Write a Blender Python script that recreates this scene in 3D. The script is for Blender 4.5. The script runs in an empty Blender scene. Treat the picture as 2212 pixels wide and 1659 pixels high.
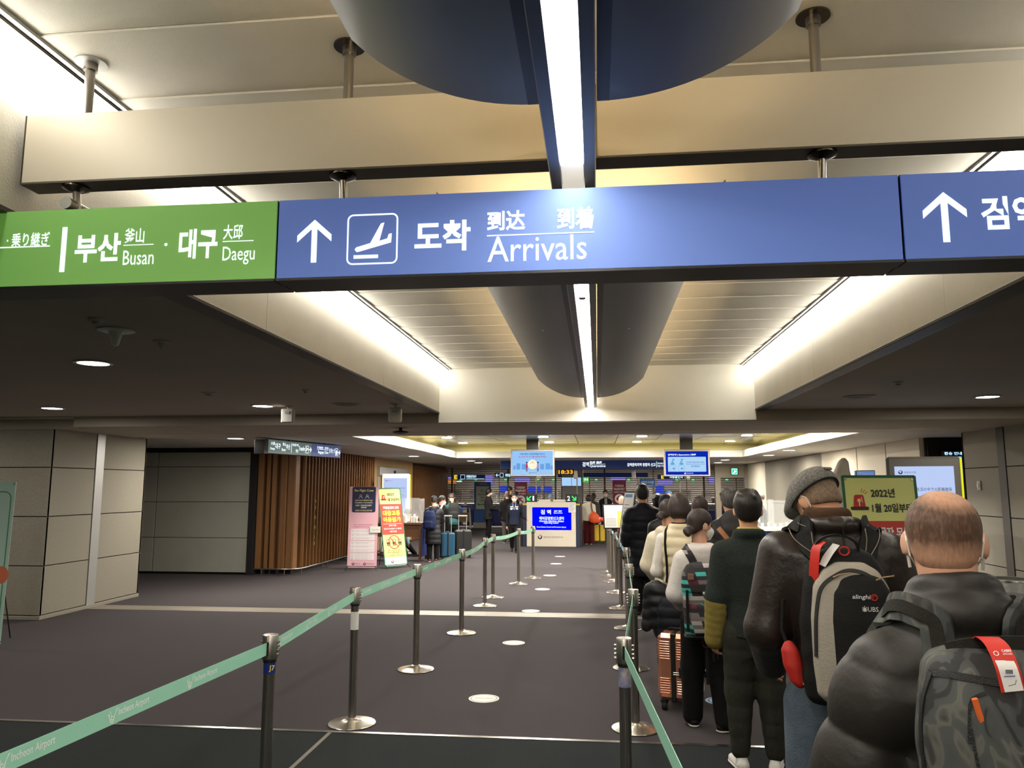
import bpy, math, random
import numpy as np
from mathutils import Vector, Matrix
from mathutils.bvhtree import BVHTree

PI = math.pi
S = bpy.context.scene
C = bpy.context.collection
rnd = random.Random(7)

# ------------------------------------------------------------------ camera
FPX, EYE = 1661.0, 1.85
PITCH, YAW = math.radians(7.6297), math.radians(6.2657)
cam = bpy.data.cameras.new('camera')
cam.sensor_width = 36.0
cam.lens = FPX / 2212.0 * 36.0
cam.clip_start = 0.05
cam_o = bpy.data.objects.new('camera', cam)
C.objects.link(cam_o)
cam_o.location = (0, 0, EYE)
cam_o.rotation_euler = (PI / 2 + PITCH, 0, YAW)
S.camera = cam_o

# ------------------------------------------------------------------ world, exposure
W = bpy.data.worlds.new('world')
S.world = W
W.use_nodes = True
W.node_tree.nodes['Background'].inputs[0].default_value = (1.0, 0.93, 0.82, 1)
W.node_tree.nodes['Background'].inputs[1].default_value = 0.05
S.view_settings.view_transform = 'Standard'
S.view_settings.look = 'None'
S.view_settings.gamma = 1.0
S.view_settings.use_curve_mapping = False
S.view_settings.exposure = 0.9
S.cycles.use_denoising = True
S.cycles.max_bounces = 6
S.cycles.diffuse_bounces = 3
S.cycles.glossy_bounces = 3
S.cycles.adaptive_threshold = 0.025
S.cycles.transmission_bounces = 6
S.cycles.transparent_max_bounces = 8
S.cycles.caustics_reflective = False
S.cycles.caustics_refractive = False
S.cycles.sample_clamp_indirect = 6.0

# light levels of the place (one number per kind of lamp)
L_TROUGH, L_COVE, L_DOWN, L_FARDOWN, L_FARCOVE, L_HULL = 29.0, 6.8, 12.0, 52.0, 2.4, 10.0

# ------------------------------------------------------------------ helpers
_F = np.array([-math.sin(YAW) * math.cos(PITCH), math.cos(YAW) * math.cos(PITCH), math.sin(PITCH)])
_R = np.array([math.cos(YAW), math.sin(YAW), 0.0])
_U = np.cross(_R, _F)


def at(px, py, Y):
    """world point at depth Y seen at photo pixel (px, py)"""
    d = (px - 1106.0) / FPX * _R - (py - 829.5) / FPX * _U + _F
    return Vector(np.array([0, 0, EYE]) + d * (Y / d[1]))


def lin(c):
    return c / 12.92 if c <= 0.04045 else ((c + 0.055) / 1.055) ** 2.4


def rgb(r, g, b):
    return (lin(r / 255.0), lin(g / 255.0), lin(b / 255.0), 1.0)


_mats = {}


def mat(name, col, rough=0.6, metal=0.0, emit=0.0, ecol=None, var=0.0, vscale=6.0, bump=0.0, bscale=80.0,
        alpha=1.0, trans=0.0, spec=0.5, coat=0.0, col2=None, sheen=0.0, stretch=None):
    """a procedural principled material; col are 0-255 sRGB triples"""
    if name in _mats:
        return _mats[name]
    m = bpy.data.materials.new(name)
    m.use_nodes = True
    nt = m.node_tree
    b = nt.nodes['Principled BSDF']
    c = rgb(*col)
    b.inputs['Base Color'].default_value = c
    b.inputs['Roughness'].default_value = rough
    b.inputs['Metallic'].default_value = metal
    b.inputs['Specular IOR Level'].default_value = spec
    if coat:
        b.inputs['Coat Weight'].default_value = coat
    if sheen:
        b.inputs['Sheen Weight'].default_value = sheen
    if emit:
        b.inputs['Emission Color'].default_value = rgb(*(ecol or col))
        b.inputs['Emission Strength'].default_value = emit
    if trans:
        b.inputs['Transmission Weight'].default_value = trans
        b.inputs['IOR'].default_value = 1.2
    if alpha < 1:
        b.inputs['Alpha'].default_value = alpha
    tc = nt.nodes.new('ShaderNodeTexCoord')
    src = tc.outputs['Object']
    if stretch:
        mp = nt.nodes.new('ShaderNodeMapping')
        mp.inputs['Scale'].default_value = stretch
        nt.links.new(src, mp.inputs['Vector'])
        src = mp.outputs['Vector']
    if var or col2:
        n = nt.nodes.new('ShaderNodeTexNoise')
        n.inputs['Scale'].default_value = vscale
        n.inputs['Detail'].default_value = 5.0
        n.inputs['Roughness'].default_value = 0.6
        nt.links.new(src, n.inputs['Vector'])
        r = nt.nodes.new('ShaderNodeValToRGB')
        r.color_ramp.elements[0].position = 0.3
        r.color_ramp.elements[1].position = 0.7
        if col2:
            r.color_ramp.elements[0].color = c
            r.color_ramp.elements[1].color = rgb(*col2)
        else:
            r.color_ramp.elements[0].color = tuple(max(0, x * (1 - var)) for x in c[:3]) + (1,)
            r.color_ramp.elements[1].color = tuple(min(1, x * (1 + var)) for x in c[:3]) + (1,)
        nt.links.new(n.outputs['Fac'], r.inputs['Fac'])
        nt.links.new(r.outputs['Color'], b.inputs['Base Color'])
    if bump:
        n2 = nt.nodes.new('ShaderNodeTexNoise')
        n2.inputs['Scale'].default_value = bscale
        n2.inputs['Detail'].default_value = 3.0
        nt.links.new(src, n2.inputs['Vector'])
        bp = nt.nodes.new('ShaderNodeBump')
        bp.inputs['Strength'].default_value = bump
        bp.inputs['Distance'].default_value = 0.01
        nt.links.new(n2.outputs['Fac'], bp.inputs['Height'])
        nt.links.new(bp.outputs['Normal'], b.inputs['Normal'])
    _mats[name] = m
    return m


def glow(name, col, strength):
    """something that gives off light: lamp, screen, backlit letter"""
    if name in _mats:
        return _mats[name]
    if strength < 2.0:
        strength *= .56        # screens and letters are set for the picture's exposure
    m = bpy.data.materials.new(name)
    m.use_nodes = True
    nt = m.node_tree
    nt.nodes.remove(nt.nodes['Principled BSDF'])
    e = nt.nodes.new('ShaderNodeEmission')
    e.inputs[0].default_value = rgb(*col)
    e.inputs[1].default_value = strength
    nt.links.new(e.outputs[0], nt.nodes['Material Output'].inputs[0])
    _mats[name] = m
    return m


class MB:
    """collects shapes; build() links them as ONE mesh object"""

    def __init__(self):
        self.v = []
        self.f = []

    def add(self, vs, fs):
        o = len(self.v)
        self.v += [tuple(p) for p in vs]
        self.f += [tuple(i + o for i in q) for q in fs]
        return self

    def box(self, x0, x1, y0, y1, z0, z1, b=0.0, M=None):
        if b <= 0:
            vs = [(x, y, z) for x in (x0, x1) for y in (y0, y1) for z in (z0, z1)]
            fs = [(0, 1, 3, 2), (4, 6, 7, 5), (0, 4, 5, 1), (2, 3, 7, 6), (0, 2, 6, 4), (1, 5, 7, 3)]
        else:
            b = min(b, (x1 - x0) * .49, (y1 - y0) * .49, (z1 - z0) * .49)
            vs, idx = [], {}
            lim = ((x0, x1), (y0, y1), (z0, z1))
            for c in [(i, j, k) for i in (0, 1) for j in (0, 1) for k in (0, 1)]:
                for a in range(3):
                    p = [lim[q][c[q]] if q == a else lim[q][c[q]] + (b if c[q] == 0 else -b) for q in range(3)]
                    idx[(c, a)] = len(vs)
                    vs.append(tuple(p))
            fs = []
            for a in range(3):
                u, w = [q for q in range(3) if q != a]
                for s in (0, 1):
                    q = []
                    for (i, j) in ((0, 0), (1, 0), (1, 1), (0, 1)):
                        c = [0, 0, 0]
                        c[a], c[u], c[w] = s, i, j
                        q.append(idx[(tuple(c), a)])
                    fs.append(tuple(q))
                for i in (0, 1):
                    for j in (0, 1):
                        c0, c1 = [0, 0, 0], [0, 0, 0]
                        c0[u], c0[w], c1[u], c1[w] = i, j, i, j
                        c1[a] = 1
                        c0, c1 = tuple(c0), tuple(c1)
                        fs.append((idx[(c0, u)], idx[(c1, u)], idx[(c1, w)], idx[(c0, w)]))
            for c in [(i, j, k) for i in (0, 1) for j in (0, 1) for k in (0, 1)]:
                fs.append(tuple(idx[(c, a)] for a in range(3)))
        if M is not None:
            vs = [M @ Vector(p) for p in vs]
        return self.add(vs, fs)

    def prism(self, pts, y0, y1):
        """outline (x, z) extruded along y"""
        n = len(pts)
        vs = [(x, y0, z) for x, z in pts] + [(x, y1, z) for x, z in pts]
        fs = [tuple(range(n)), tuple(range(2 * n - 1, n - 1, -1))]
        fs += [(i, i + n, (i + 1) % n + n, (i + 1) % n) for i in range(n)]
        return self.add(vs, fs)

    def slab(self, pts, z0, z1):
        """outline (x, y) extruded along z"""
        n = len(pts)
        vs = [(x, y, z0) for x, y in pts] + [(x, y, z1) for x, y in pts]
        fs = [tuple(range(n)), tuple(range(2 * n - 1, n - 1, -1))]
        fs += [(i, i + n, (i + 1) % n + n, (i + 1) % n) for i in range(n)]
        return self.add(vs, fs)

    def cyl(self, p0, p1, r0, r1=None, n=16):
        r1 = r0 if r1 is None else r1
        return self.tube([p0, p1], [r0, r1], n)

    def tube(self, path, r, n=10, closed=False):
        P = [Vector(p) for p in path]
        R = r if isinstance(r, (list, tuple)) else [r] * len(P)
        rings, up = [], None
        for i, p in enumerate(P):
            t = (P[min(i + 1, len(P) - 1)] - P[max(i - 1, 0)]).normalized() if not closed else \
                (P[(i + 1) % len(P)] - P[i - 1]).normalized()
            if up is None:
                up = Vector((0, 0, 1)) if abs(t.z) < .9 else Vector((0, 1, 0))
            a = t.cross(up).normalized()
            b = a.cross(t).normalized()
            up = b
            rings.append([p + (a * math.cos(k * 2 * PI / n) + b * math.sin(k * 2 * PI / n)) * R[i] for k in range(n)])
        vs = [q for ring in rings for q in ring]
        m = len(P)
        fs = []
        for i in range(m if closed else m - 1):
            j = (i + 1) % m
            for k in range(n):
                fs.append((i * n + k, i * n + (k + 1) % n, j * n + (k + 1) % n, j * n + k))
        if not closed:
            fs.append(tuple(range(n - 1, -1, -1)))
            fs.append(tuple((m - 1) * n + k for k in range(n)))
        return self.add(vs, fs)

    def lathe(self, prof, n=24, c=(0, 0, 0), caps=True):
        """profile of (radius, z) turned about a vertical axis"""
        vs = [(c[0] + r * math.cos(k * 2 * PI / n), c[1] + r * math.sin(k * 2 * PI / n), c[2] + z)
              for r, z in prof for k in range(n)]
        m = len(prof)
        fs = [(i * n + k, i * n + (k + 1) % n, (i + 1) * n + (k + 1) % n, (i + 1) * n + k)
              for i in range(m - 1) for k in range(n)]
        if caps:
            fs += [tuple(range(n - 1, -1, -1)), tuple((m - 1) * n + k for k in range(n))]
        return self.add(vs, fs)

    def ribbon(self, path, side, w, th, nrm=None):
        """flat band along a path; side = one vector or one per point"""
        P = [Vector(p) for p in path]
        vs, m = [], len(P)
        for i, p in enumerate(P):
            t = (P[min(i + 1, m - 1)] - P[max(i - 1, 0)]).normalized()
            s = Vector(side[i] if isinstance(side, list) else side)
            s = (s - t * s.dot(t)).normalized()
            n = t.cross(s).normalized()
            ww = w[i] if isinstance(w, list) else w
            for a, b in ((-1, -1), (1, -1), (1, 1), (-1, 1)):
                vs.append(p + s * (a * ww / 2) + n * (b * th / 2))
        fs = [(i * 4 + k, i * 4 + (k + 1) % 4, (i + 1) * 4 + (k + 1) % 4, (i + 1) * 4 + k)
              for i in range(m - 1) for k in range(4)]
        fs += [(3, 2, 1, 0), tuple((m - 1) * 4 + k for k in range(4))]
        return self.add(vs, fs)

    def ellipsoid(self, c, r, n=16, m=10, M=None):
        vs, fs = [], []
        for i in range(m + 1):
            th = PI * i / m
            for k in range(n):
                p = Vector((r[0] * math.sin(th) * math.cos(2 * PI * k / n),
                            r[1] * math.sin(th) * math.sin(2 * PI * k / n), r[2] * math.cos(th)))
                if M is not None:
                    p = M @ p
                vs.append(p + Vector(c))
        for i in range(m):
            for k in range(n):
                fs.append((i * n + k, i * n + (k + 1) % n, (i + 1) * n + (k + 1) % n, (i + 1) * n + k))
        return self.add(vs, fs)

    def mesh(self, name, smooth=False, angle=None):
        me = bpy.data.meshes.new(name)
        me.from_pydata(self.v, [], self.f)
        me.validate()
        import bmesh
        bm = bmesh.new()
        bm.from_mesh(me)
        bmesh.ops.remove_doubles(bm, verts=bm.verts, dist=1e-6)
        bmesh.ops.recalc_face_normals(bm, faces=bm.faces)
        bm.to_mesh(me)
        bm.free()
        if smooth:
            me.shade_smooth()
            me.set_sharp_from_angle(angle=math.radians(angle or 40))
        return me

    def build(self, name, material, parent=None, smooth=False, angle=None, label=None, loc=None):
        return ob(name, self.mesh(name, smooth, angle), material, parent, label, loc)


def ob(name, me, material, parent=None, label=None, loc=None):
    o = bpy.data.objects.new(name, me)
    if material is not None and not me.materials:
        me.materials.append(material)
    C.objects.link(o)
    if parent is not None:
        o.parent = parent
    if label:
        o['label'] = label
    if loc is not None:
        o.location = loc
    return o


def tag(o, label, cat, group=None):
    o['label'] = label
    o['category'] = cat
    if group:
        o['group'] = group
    return o


def thing(name, label, cat, loc=(0, 0, 0), rz=0.0, group=None):
    o = bpy.data.objects.new(name, None)
    o.empty_display_size = 0.1
    C.objects.link(o)
    o.location = loc
    o.rotation_euler = (0, 0, rz)
    return tag(o, label, cat, group)


def struct(o, label):
    o['kind'] = 'structure'
    o['label'] = label
    return o


def structE(name, label, loc=(0, 0, 0)):
    o = bpy.data.objects.new(name, None)
    C.objects.link(o)
    o.location = loc
    return struct(o, label)


def copy_tree(o, parent=None):
    c = o.copy()
    C.objects.link(c)
    c.parent = parent
    for ch in o.children:
        copy_tree(ch, c)
    return c


def area(parent, loc, sx, sy, power, col=(1, .93, .82), rot=(0, 0, 0), name='lamp_light', spread=PI):
    l = bpy.data.lights.new(name, 'AREA')
    l.shape = 'RECTANGLE'
    l.size, l.size_y = sx, sy
    l.energy = power
    l.color = col
    l.spread = spread
    o = bpy.data.objects.new(name, l)
    C.objects.link(o)
    o.location = loc
    o.rotation_euler = rot
    if parent is not None:
        o.parent = parent
    return o


# ------------------------------------------------------------------ writing
_tcache = {}
_tc = bpy.data.curves.new('t', 'FONT')
_tc.size = 1.0
_tc.resolution_u = 2
_txt = bpy.data.objects.new('t', _tc)   # never linked: only a source of glyph outlines


def bake_glyphs(strings, bold):
    """outlines of many lines in one go: each line of the body lands in its own band of y"""
    strings = sorted(set(strings))
    for c0 in range(0, len(strings), 40):
        part = strings[c0:c0 + 40]
        _tc.body = chr(10).join(part)
        _tc.offset = bold
        _tc.space_line = 4.0
        me = bpy.data.meshes.new_from_object(_txt)
        nv = len(me.vertices)
        co = np.empty(nv * 3)
        me.vertices.foreach_get('co', co)
        co = co.reshape(-1, 3)
        row = np.clip(np.round(-(co[:, 1] - .35) / 4.0).astype(int), 0, len(part) - 1)
        got = {i: ([], [], {}) for i in range(len(part))}
        for p in me.polygons:
            i = int(row[p.vertices[0]])
            vs, fs, ix = got[i]
            q = []
            for k in p.vertices:
                if k not in ix:
                    ix[k] = len(vs)
                    vs.append((co[k, 0], co[k, 1] + 4.0 * i))
                q.append(ix[k])
            fs.append(tuple(q))
        for i, st in enumerate(part):
            _tcache[(st, bold)] = (got[i][0], got[i][1])
        bpy.data.meshes.remove(me)


_pending = []


def flush_text():
    """fill every print mesh once all its lines are known"""
    want = {}
    for P, _ in _pending:
        for st in P.todo:
            want.setdefault(st[6], []).append(st[0])
    for bold, strs in want.items():
        bake_glyphs(strs, bold)
    for P, objs in _pending:
        for st in P.todo:
            P._text(*st)
        for (mb, m), o in zip(P.layers.values(), objs):
            if P.M is not None:
                mb.v = [tuple(P.M @ Vector(p)) for p in mb.v]
            o.data.from_pydata(mb.v, [], mb.f)
            o.data.update()


class Print:
    """flat print on a board: x right, z up, on the plane y = y0 (board faces -y)"""

    def __init__(self, y0=-0.001, M=None):
        self.y0, self.M = y0, M
        self.layers = {}
        self.todo = []

    def _mb(self, m):
        return self.layers.setdefault(m.name, (MB(), m))[0]

    def text(self, s, x, z, h, m, w=None, bold=0.0, align='L', slant=0.0):
        """one line; z = baseline, h = height of the glyph box, w = width it is fitted to"""
        self._mb(m)
        self.todo.append((s, x, z, h, m, w, bold, align, slant, self.y0))
        return self

    def _text(self, s, x, z, h, m, w, bold, align, slant, yy):
        vs, fs = _tcache[(s, bold)]
        if not vs:
            return
        x0, x1 = min(v[0] for v in vs), max(v[0] for v in vs)
        y0, y1 = min(v[1] for v in vs), max(v[1] for v in vs)
        sz = h / max(1e-6, y1 - y0)
        sx = w / (x1 - x0) if w else sz
        W_ = (x1 - x0) * sx
        ox = x - (0 if align == 'L' else W_ / 2 if align == 'C' else W_)
        self._mb(m).add([(ox + (a - x0) * sx + slant * (b - y0) * sz, yy, z + (b - y0) * sz) for a, b in vs], fs)

    def rect(self, x0, x1, z0, z1, m, dy=0.0):
        self._mb(m).add([(x0, self.y0 - dy, z0), (x1, self.y0 - dy, z0), (x1, self.y0 - dy, z1), (x0, self.y0 - dy, z1)], [(0, 1, 2, 3)])
        return self

    def poly(self, pts, m, dy=0.0):
        self._mb(m).add([(x, self.y0 - dy, z) for x, z in pts], [tuple(range(len(pts)))])
        return self

    def disc(self, x, z, r, m, dy=0.0, n=28, a0=0.0, a1=2 * PI, rx=1.0):
        full = a1 - a0 > 6.28
        pts = [(x + r * rx * math.cos(a0 + (a1 - a0) * i / n), z + r * math.sin(a0 + (a1 - a0) * i / n)) for i in range(n if full else n + 1)]
        return self.poly(pts, m, dy)

    def ring(self, x, z, r, t, m, dy=0.0, n=32, a0=0.0, a1=2 * PI):
        vs, fs = [], []
        for i in range(n + 1):
            a = a0 + (a1 - a0) * i / n
            for q in (r - t / 2, r + t / 2):
                vs.append((x + q * math.cos(a), self.y0 - dy, z + q * math.sin(a)))
        fs = [(2 * i, 2 * i + 1, 2 * i + 3, 2 * i + 2) for i in range(n)]
        self._mb(m).add(vs, fs)
        return self

    def line(self, pts, t, m, dy=0.0, closed=False):
        n = len(pts)
        for i in range(n if closed else n - 1):
            a, b = Vector(pts[i]), Vector(pts[(i + 1) % n])
            d = (b - a).normalized()
            s = Vector((-d.y, d.x)) * t / 2
            e = d * t * .35
            self.poly([tuple(a - s - e), tuple(b - s + e), tuple(b + s + e), tuple(a + s - e)], m, dy)
        return self

    def rrect(self, x0, x1, z0, z1, r, m, dy=0.0, n=6):
        return self.poly(rr_pts(x0, x1, z0, z1, r, n), m, dy)

    def rframe(self, x0, x1, z0, z1, r, t, m, dy=0.0, n=6):
        a = rr_pts(x0, x1, z0, z1, r, n)
        b = rr_pts(x0 + t, x1 - t, z0 + t, z1 - t, max(r - t, t * .3), n)
        k = len(a)
        vs = [(x, self.y0 - dy, z) for x, z in a + b]
        self._mb(m).add(vs, [(i, (i + 1) % k, (i + 1) % k + k, i + k) for i in range(k)])
        return self

    def arrow(self, x, z, s, m, ang=0.0, t=0.16):
        """chevron arrow of size s pointing up, turned by ang (counter-clockwise)"""
        ca, sa = math.cos(ang), math.sin(ang)
        q = lambda a, b: (x + s * (a * ca - b * sa), z + s * (a * sa + b * ca))
        t2 = t * 1.25
        self.poly([q(-t / 2, -.5), q(t / 2, -.5), q(t / 2, .40), q(-t / 2, .40)], m)
        self.poly([q(0, .5), q(0, .5 - t2), q(-.40, .10 - t2 * .75), q(-.40, .12 + t2 * .12)], m, .0002)
        self.poly([q(0, .5), q(.40, .12 + t2 * .12), q(.40, .10 - t2 * .75), q(0, .5 - t2)], m, .0002)
        return self

    def emblem(self, x, z, r, m1, m2):
        """round red and blue government emblem"""
        self.ring(x, z, r * .72, r * .55, m1, a0=math.radians(150), a1=math.radians(400))
        self.ring(x, z, r * .80, r * .3, m2, .0002, a0=math.radians(20), a1=math.radians(120))
        return self

    def build(self, parent, name='lettering'):
        out = []
        for mb, m in self.layers.values():
            me = bpy.data.meshes.new(name)
            out.append(ob(name, me, m, parent))
        _pending.append((self, out))
        return out


def rr_pts(x0, x1, z0, z1, r, n=6):
    pts = []
    for cx, cz, a in ((x1 - r, z1 - r, 0), (x0 + r, z1 - r, PI / 2), (x0 + r, z0 + r, PI), (x1 - r, z0 + r, 1.5 * PI)):
        for i in range(n + 1):
            t = a + PI / 2 * i / n
            pts.append((cx + r * math.cos(t), cz + r * math.sin(t)))
    return pts


# ------------------------------------------------------------------ materials
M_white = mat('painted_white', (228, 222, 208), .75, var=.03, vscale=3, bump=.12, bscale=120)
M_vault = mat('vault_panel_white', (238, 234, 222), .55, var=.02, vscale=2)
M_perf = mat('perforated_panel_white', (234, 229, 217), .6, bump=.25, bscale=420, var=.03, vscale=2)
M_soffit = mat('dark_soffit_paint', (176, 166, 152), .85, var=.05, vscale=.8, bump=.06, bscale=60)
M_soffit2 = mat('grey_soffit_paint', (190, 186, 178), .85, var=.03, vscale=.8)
M_hull = mat('grey_metal_shell', (140, 141, 142), .45, metal=.15, var=.04, vscale=1.2, bump=.02, bscale=6)
M_trough = mat('trough_blue_grey', (86, 92, 104), .4, metal=.5)
M_black = mat('black_satin', (14, 14, 15), .45)
M_blackm = mat('black_matt', (16, 15, 15), .8)
M_steel = mat('brushed_steel', (168, 164, 158), .28, metal=1.0, var=.05, vscale=30, stretch=(1, 1, .05))
M_steel_d = mat('dark_steel', (104, 98, 90), .24, metal=1.0, var=.06, vscale=20)
M_alu = mat('aluminium_grey', (176, 176, 174), .45, metal=.6)
M_stone = mat('grey_granite', (144, 138, 124), .8, var=.14, vscale=55, bump=.08, bscale=90)
M_joint = mat('joint_dark', (38, 36, 32), .9)
M_panelgrey = mat('grey_wall_panel', (158, 157, 146), .7, var=.05, vscale=1.5, bump=.03, bscale=200)
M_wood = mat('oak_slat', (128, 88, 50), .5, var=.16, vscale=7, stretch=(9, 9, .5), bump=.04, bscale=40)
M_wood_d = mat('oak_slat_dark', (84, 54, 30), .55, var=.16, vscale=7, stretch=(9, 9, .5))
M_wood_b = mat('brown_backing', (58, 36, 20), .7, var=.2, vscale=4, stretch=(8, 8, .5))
M_tan = mat('tan_wall', (178, 146, 100), .7, var=.04, vscale=2)
M_cream = mat('cream_wall_panel', (228, 218, 196), .7, var=.03, vscale=2)
M_carpet = mat('purple_grey_carpet', (72, 67, 69), .95, var=.10, vscale=140, bump=.35, bscale=500, spec=.15)
M_carpet2 = mat('dark_slate_carpet', (42, 46, 47), .95, var=.28, vscale=110, bump=.5, bscale=380, spec=.15)
M_tile_m = mat('mirror_metal_tile', (178, 174, 160), .22, metal=.9, var=.06, vscale=1.5)
M_wht = glow('white_backlit', (236, 250, 255), 1.35)
M_lamp = glow('lamp_diffuser', (255, 247, 232), 7.0)
M_lampw = glow('warm_lamp_diffuser', (255, 240, 205), 6.0)
M_letw = mat('white_ink', (235, 235, 232), .6)
M_letk = mat('black_ink', (22, 22, 24), .6)
M_letgrey = mat('grey_ink', (120, 120, 124), .6)
M_paper = mat('white_paper', (230, 228, 222), .7)
M_navyink = mat('navy_ink', (22, 34, 84), .6)
M_redink = mat('red_ink', (196, 40, 34), .6)
M_glassy = mat('clear_acrylic', (236, 242, 244), .05, alpha=.16, spec=.6)
M_rubber = mat('black_rubber', (18, 18, 18), .8)
M_plastw = mat('white_plastic', (226, 224, 216), .4)
# ================================================================== STRUCTURE
XC, XL, XR, ZS, ZT, YE, ZB, ZF = -0.065, -2.06, 2.00, 2.82, 3.41, 9.97, 2.68, 2.70

# ---- floor
struct(MB().box(-13, 9, -9, 5.965, -.1, 0).build('floor', M_carpet2), 'dark slate carpet in front of the metal floor strip')
struct(MB().box(-13, 9, 5.985, 11.32, -.1, 0).box(-13, 9, 11.72, 44, -.1, 0).build('floor', M_carpet), 'purple grey carpet running on towards the counters')
struct(MB().box(-13, 9, 5.955, 5.995, -.09, .004).build('trim_1', M_steel), 'thin metal strip between the two carpets')
struct(MB().box(-2.06, -2.03, -9, 5.955, -.09, .003).build('trim_2', mat('pale_carpet_seam', (120, 112, 100), .7)), 'pale seam running along the dark carpet')
e = structE('trim_3', 'wide metal expansion joint plate across the carpet')
MB().box(-7.8, 5.60, 11.32, 11.72, -.09, -.002).build('joint_bed', M_joint, e)
for y0, y1 in ((11.325, 11.43), (11.44, 11.60), (11.61, 11.715)):
    MB().box(-7.8, 5.60, y0, y1, -.02, .006, .003).build('joint_plate', mat('joint_plate_metal', (150, 142, 130), .5, metal=.5), e)

# ---- low soffits beside the vault
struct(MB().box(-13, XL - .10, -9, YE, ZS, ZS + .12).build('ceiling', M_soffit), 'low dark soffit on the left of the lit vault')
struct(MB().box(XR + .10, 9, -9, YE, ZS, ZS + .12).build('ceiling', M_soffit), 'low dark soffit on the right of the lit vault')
for i, (xa, s) in enumerate(((XL, -1), (XR, 1))):
    x0, x1 = sorted((xa, xa + s * .08))
    o = structE('wall_vault_left' if s < 0 else 'wall_vault_right', 'white upstand wall along the %s side of the vault' % ('left' if s < 0 else 'right'))
    for k in range(7):
        MB().box(x0, x1, -8.95 + k * 2.703, -8.95 + (k + 1) * 2.703 - .006, ZS + .01, ZT + .1).build('panel', M_white, o)
    x0, x1 = sorted((xa - s * .004, xa + s * .11))
    e = structE('trim_%d' % (4 + i), 'dark edge trim under the %s vault wall' % ('left' if s < 0 else 'right'))
    MB().box(x0, x1, -8.95, YE, ZS - .012, ZS + .012, .004).build('edge_strip', mat('trim_brown_black', (58, 53, 48), .5), e)
    x0, x1 = sorted((xa + s * .11, xa + s * .135))
    MB().box(x0, x1, -8.95, YE, ZS - .004, ZS + .03).build('shadow_gap', M_black, e)

# ---- vault ceiling: one panel per row, lapped a little like shingles
e = structE('ceiling', 'white panelled ceiling of the vault')
vp = MB()
L_ = .45
vp.add([(XL - .01, 0, .0), (XR + .01, 0, .0), (XR + .01, L_ - .004, .007), (XL - .01, L_ - .004, .007),
        (XL - .01, 0, .03), (XR + .01, 0, .03), (XR + .01, L_ - .004, .037), (XL - .01, L_ - .004, .037)],
       [(0, 1, 2, 3), (7, 6, 5, 4), (0, 4, 5, 1), (1, 5, 6, 2), (2, 6, 7, 3), (3, 7, 4, 0)])
me = vp.mesh('ceiling_panel')
for k in range(42):
    ob('ceiling_panel', me, M_perf if k < 17 else M_vault, e, loc=(0, YE - .03 - (k + 1) * L_, ZT - .012))
MB().box(XL - .2, XR + .2, -9, YE + .1, ZT + .04, ZT + .1).build('backing', M_blackm, e)

# ---- end panel of the vault and the cross beam behind it
struct(MB().box(XL - .01, XR + .01, YE - .02, YE + .03, ZB + .012, ZT + .03).build('wall_vault_end', M_vault), 'white end wall closing the vault')
e = structE('ceiling_beam', 'dark cross beam behind the vault')
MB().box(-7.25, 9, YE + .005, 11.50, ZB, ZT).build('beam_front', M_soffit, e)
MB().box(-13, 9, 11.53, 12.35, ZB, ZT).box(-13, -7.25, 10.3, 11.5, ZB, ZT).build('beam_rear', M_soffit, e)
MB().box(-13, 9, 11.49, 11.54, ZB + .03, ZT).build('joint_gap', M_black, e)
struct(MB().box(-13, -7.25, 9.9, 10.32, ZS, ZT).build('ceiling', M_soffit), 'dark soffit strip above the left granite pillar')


# ---- granite pillars: stone panels with recessed joints and a steel cover strip
def pillar(name, x_in, sgn, label, y0, y1, depth, ztop, stripmat):
    e = structE(name, label)
    rows = [.06, .74, 1.43, 2.13, ztop]
    xa = x_in + sgn * depth
    lo, hi = sorted((x_in + sgn * .02, xa))
    MB().box(lo, hi, y0 + .02, y1 - .02, .0, ztop).build('core', M_joint, e)
    lo, hi = sorted((x_in - sgn * .015, xa))
    MB().box(lo, hi, y0 - .015, y1 + .015, 0, .055, .006).build('plinth', M_stone, e)
    ys = [y0, y0 + (11.31 - 10.32), 11.51, y1]
    for a, b in zip(rows[:-1], rows[1:]):
        for ya, yb in ((y0, ys[1] - .004), (ys[2] + .004, y1)):
            lo, hi = sorted((x_in, x_in + sgn * .04))
            MB().box(lo, hi, ya, yb, a + .006, b - .006, .004).build('stone_panel', M_stone, e)
        n = 2
        w = depth / n
        for i in range(n):
            lo, hi = sorted((x_in + sgn * (.0 if i == 0 else i * w + .004), x_in + sgn * ((i + 1) * w - .004)))
            MB().box(lo, hi, y0 - .002, y0 + .04, a + .006, b - .006, .004).build('stone_panel', M_stone, e)
            MB().box(lo, hi, y1 - .04, y1 + .002, a + .006, b - .006, .004).build('stone_panel', M_stone, e)
    lo, hi = sorted((x_in - sgn * .012, x_in + sgn * .03))
    MB().box(lo, hi, ys[1] + .004, ys[2] - .004, .0, ztop).build('cover_strip', stripmat, e)
    return e


pillar('pillar_left', -7.80, -1, 'grey granite pillar on the left with a pale steel strip', 10.32, 12.67, 3.0, ZB + .01, M_alu)
pillar('pillar_right', 5.60, 1, 'grey granite pillar on the right with a dark groove', 10.32, 12.56, 2.9, ZB + .01,
       mat('dark_groove_strip', (72, 66, 58), .6))
struct(MB().box(-12.99, -12.9, -9, 16, 0, 2.9).build('wall_left', M_panelgrey), 'plain grey wall far to the left')
struct(MB().box(8.6, 8.7, -9, 13, 0, 2.9).build('wall_right', M_panelgrey), 'plain grey wall far to the right')
struct(MB().box(-13, 9, -9.1, -9, 0, 3.5).build('wall_rear', M_panelgrey), 'plain grey wall behind the queue')

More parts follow.
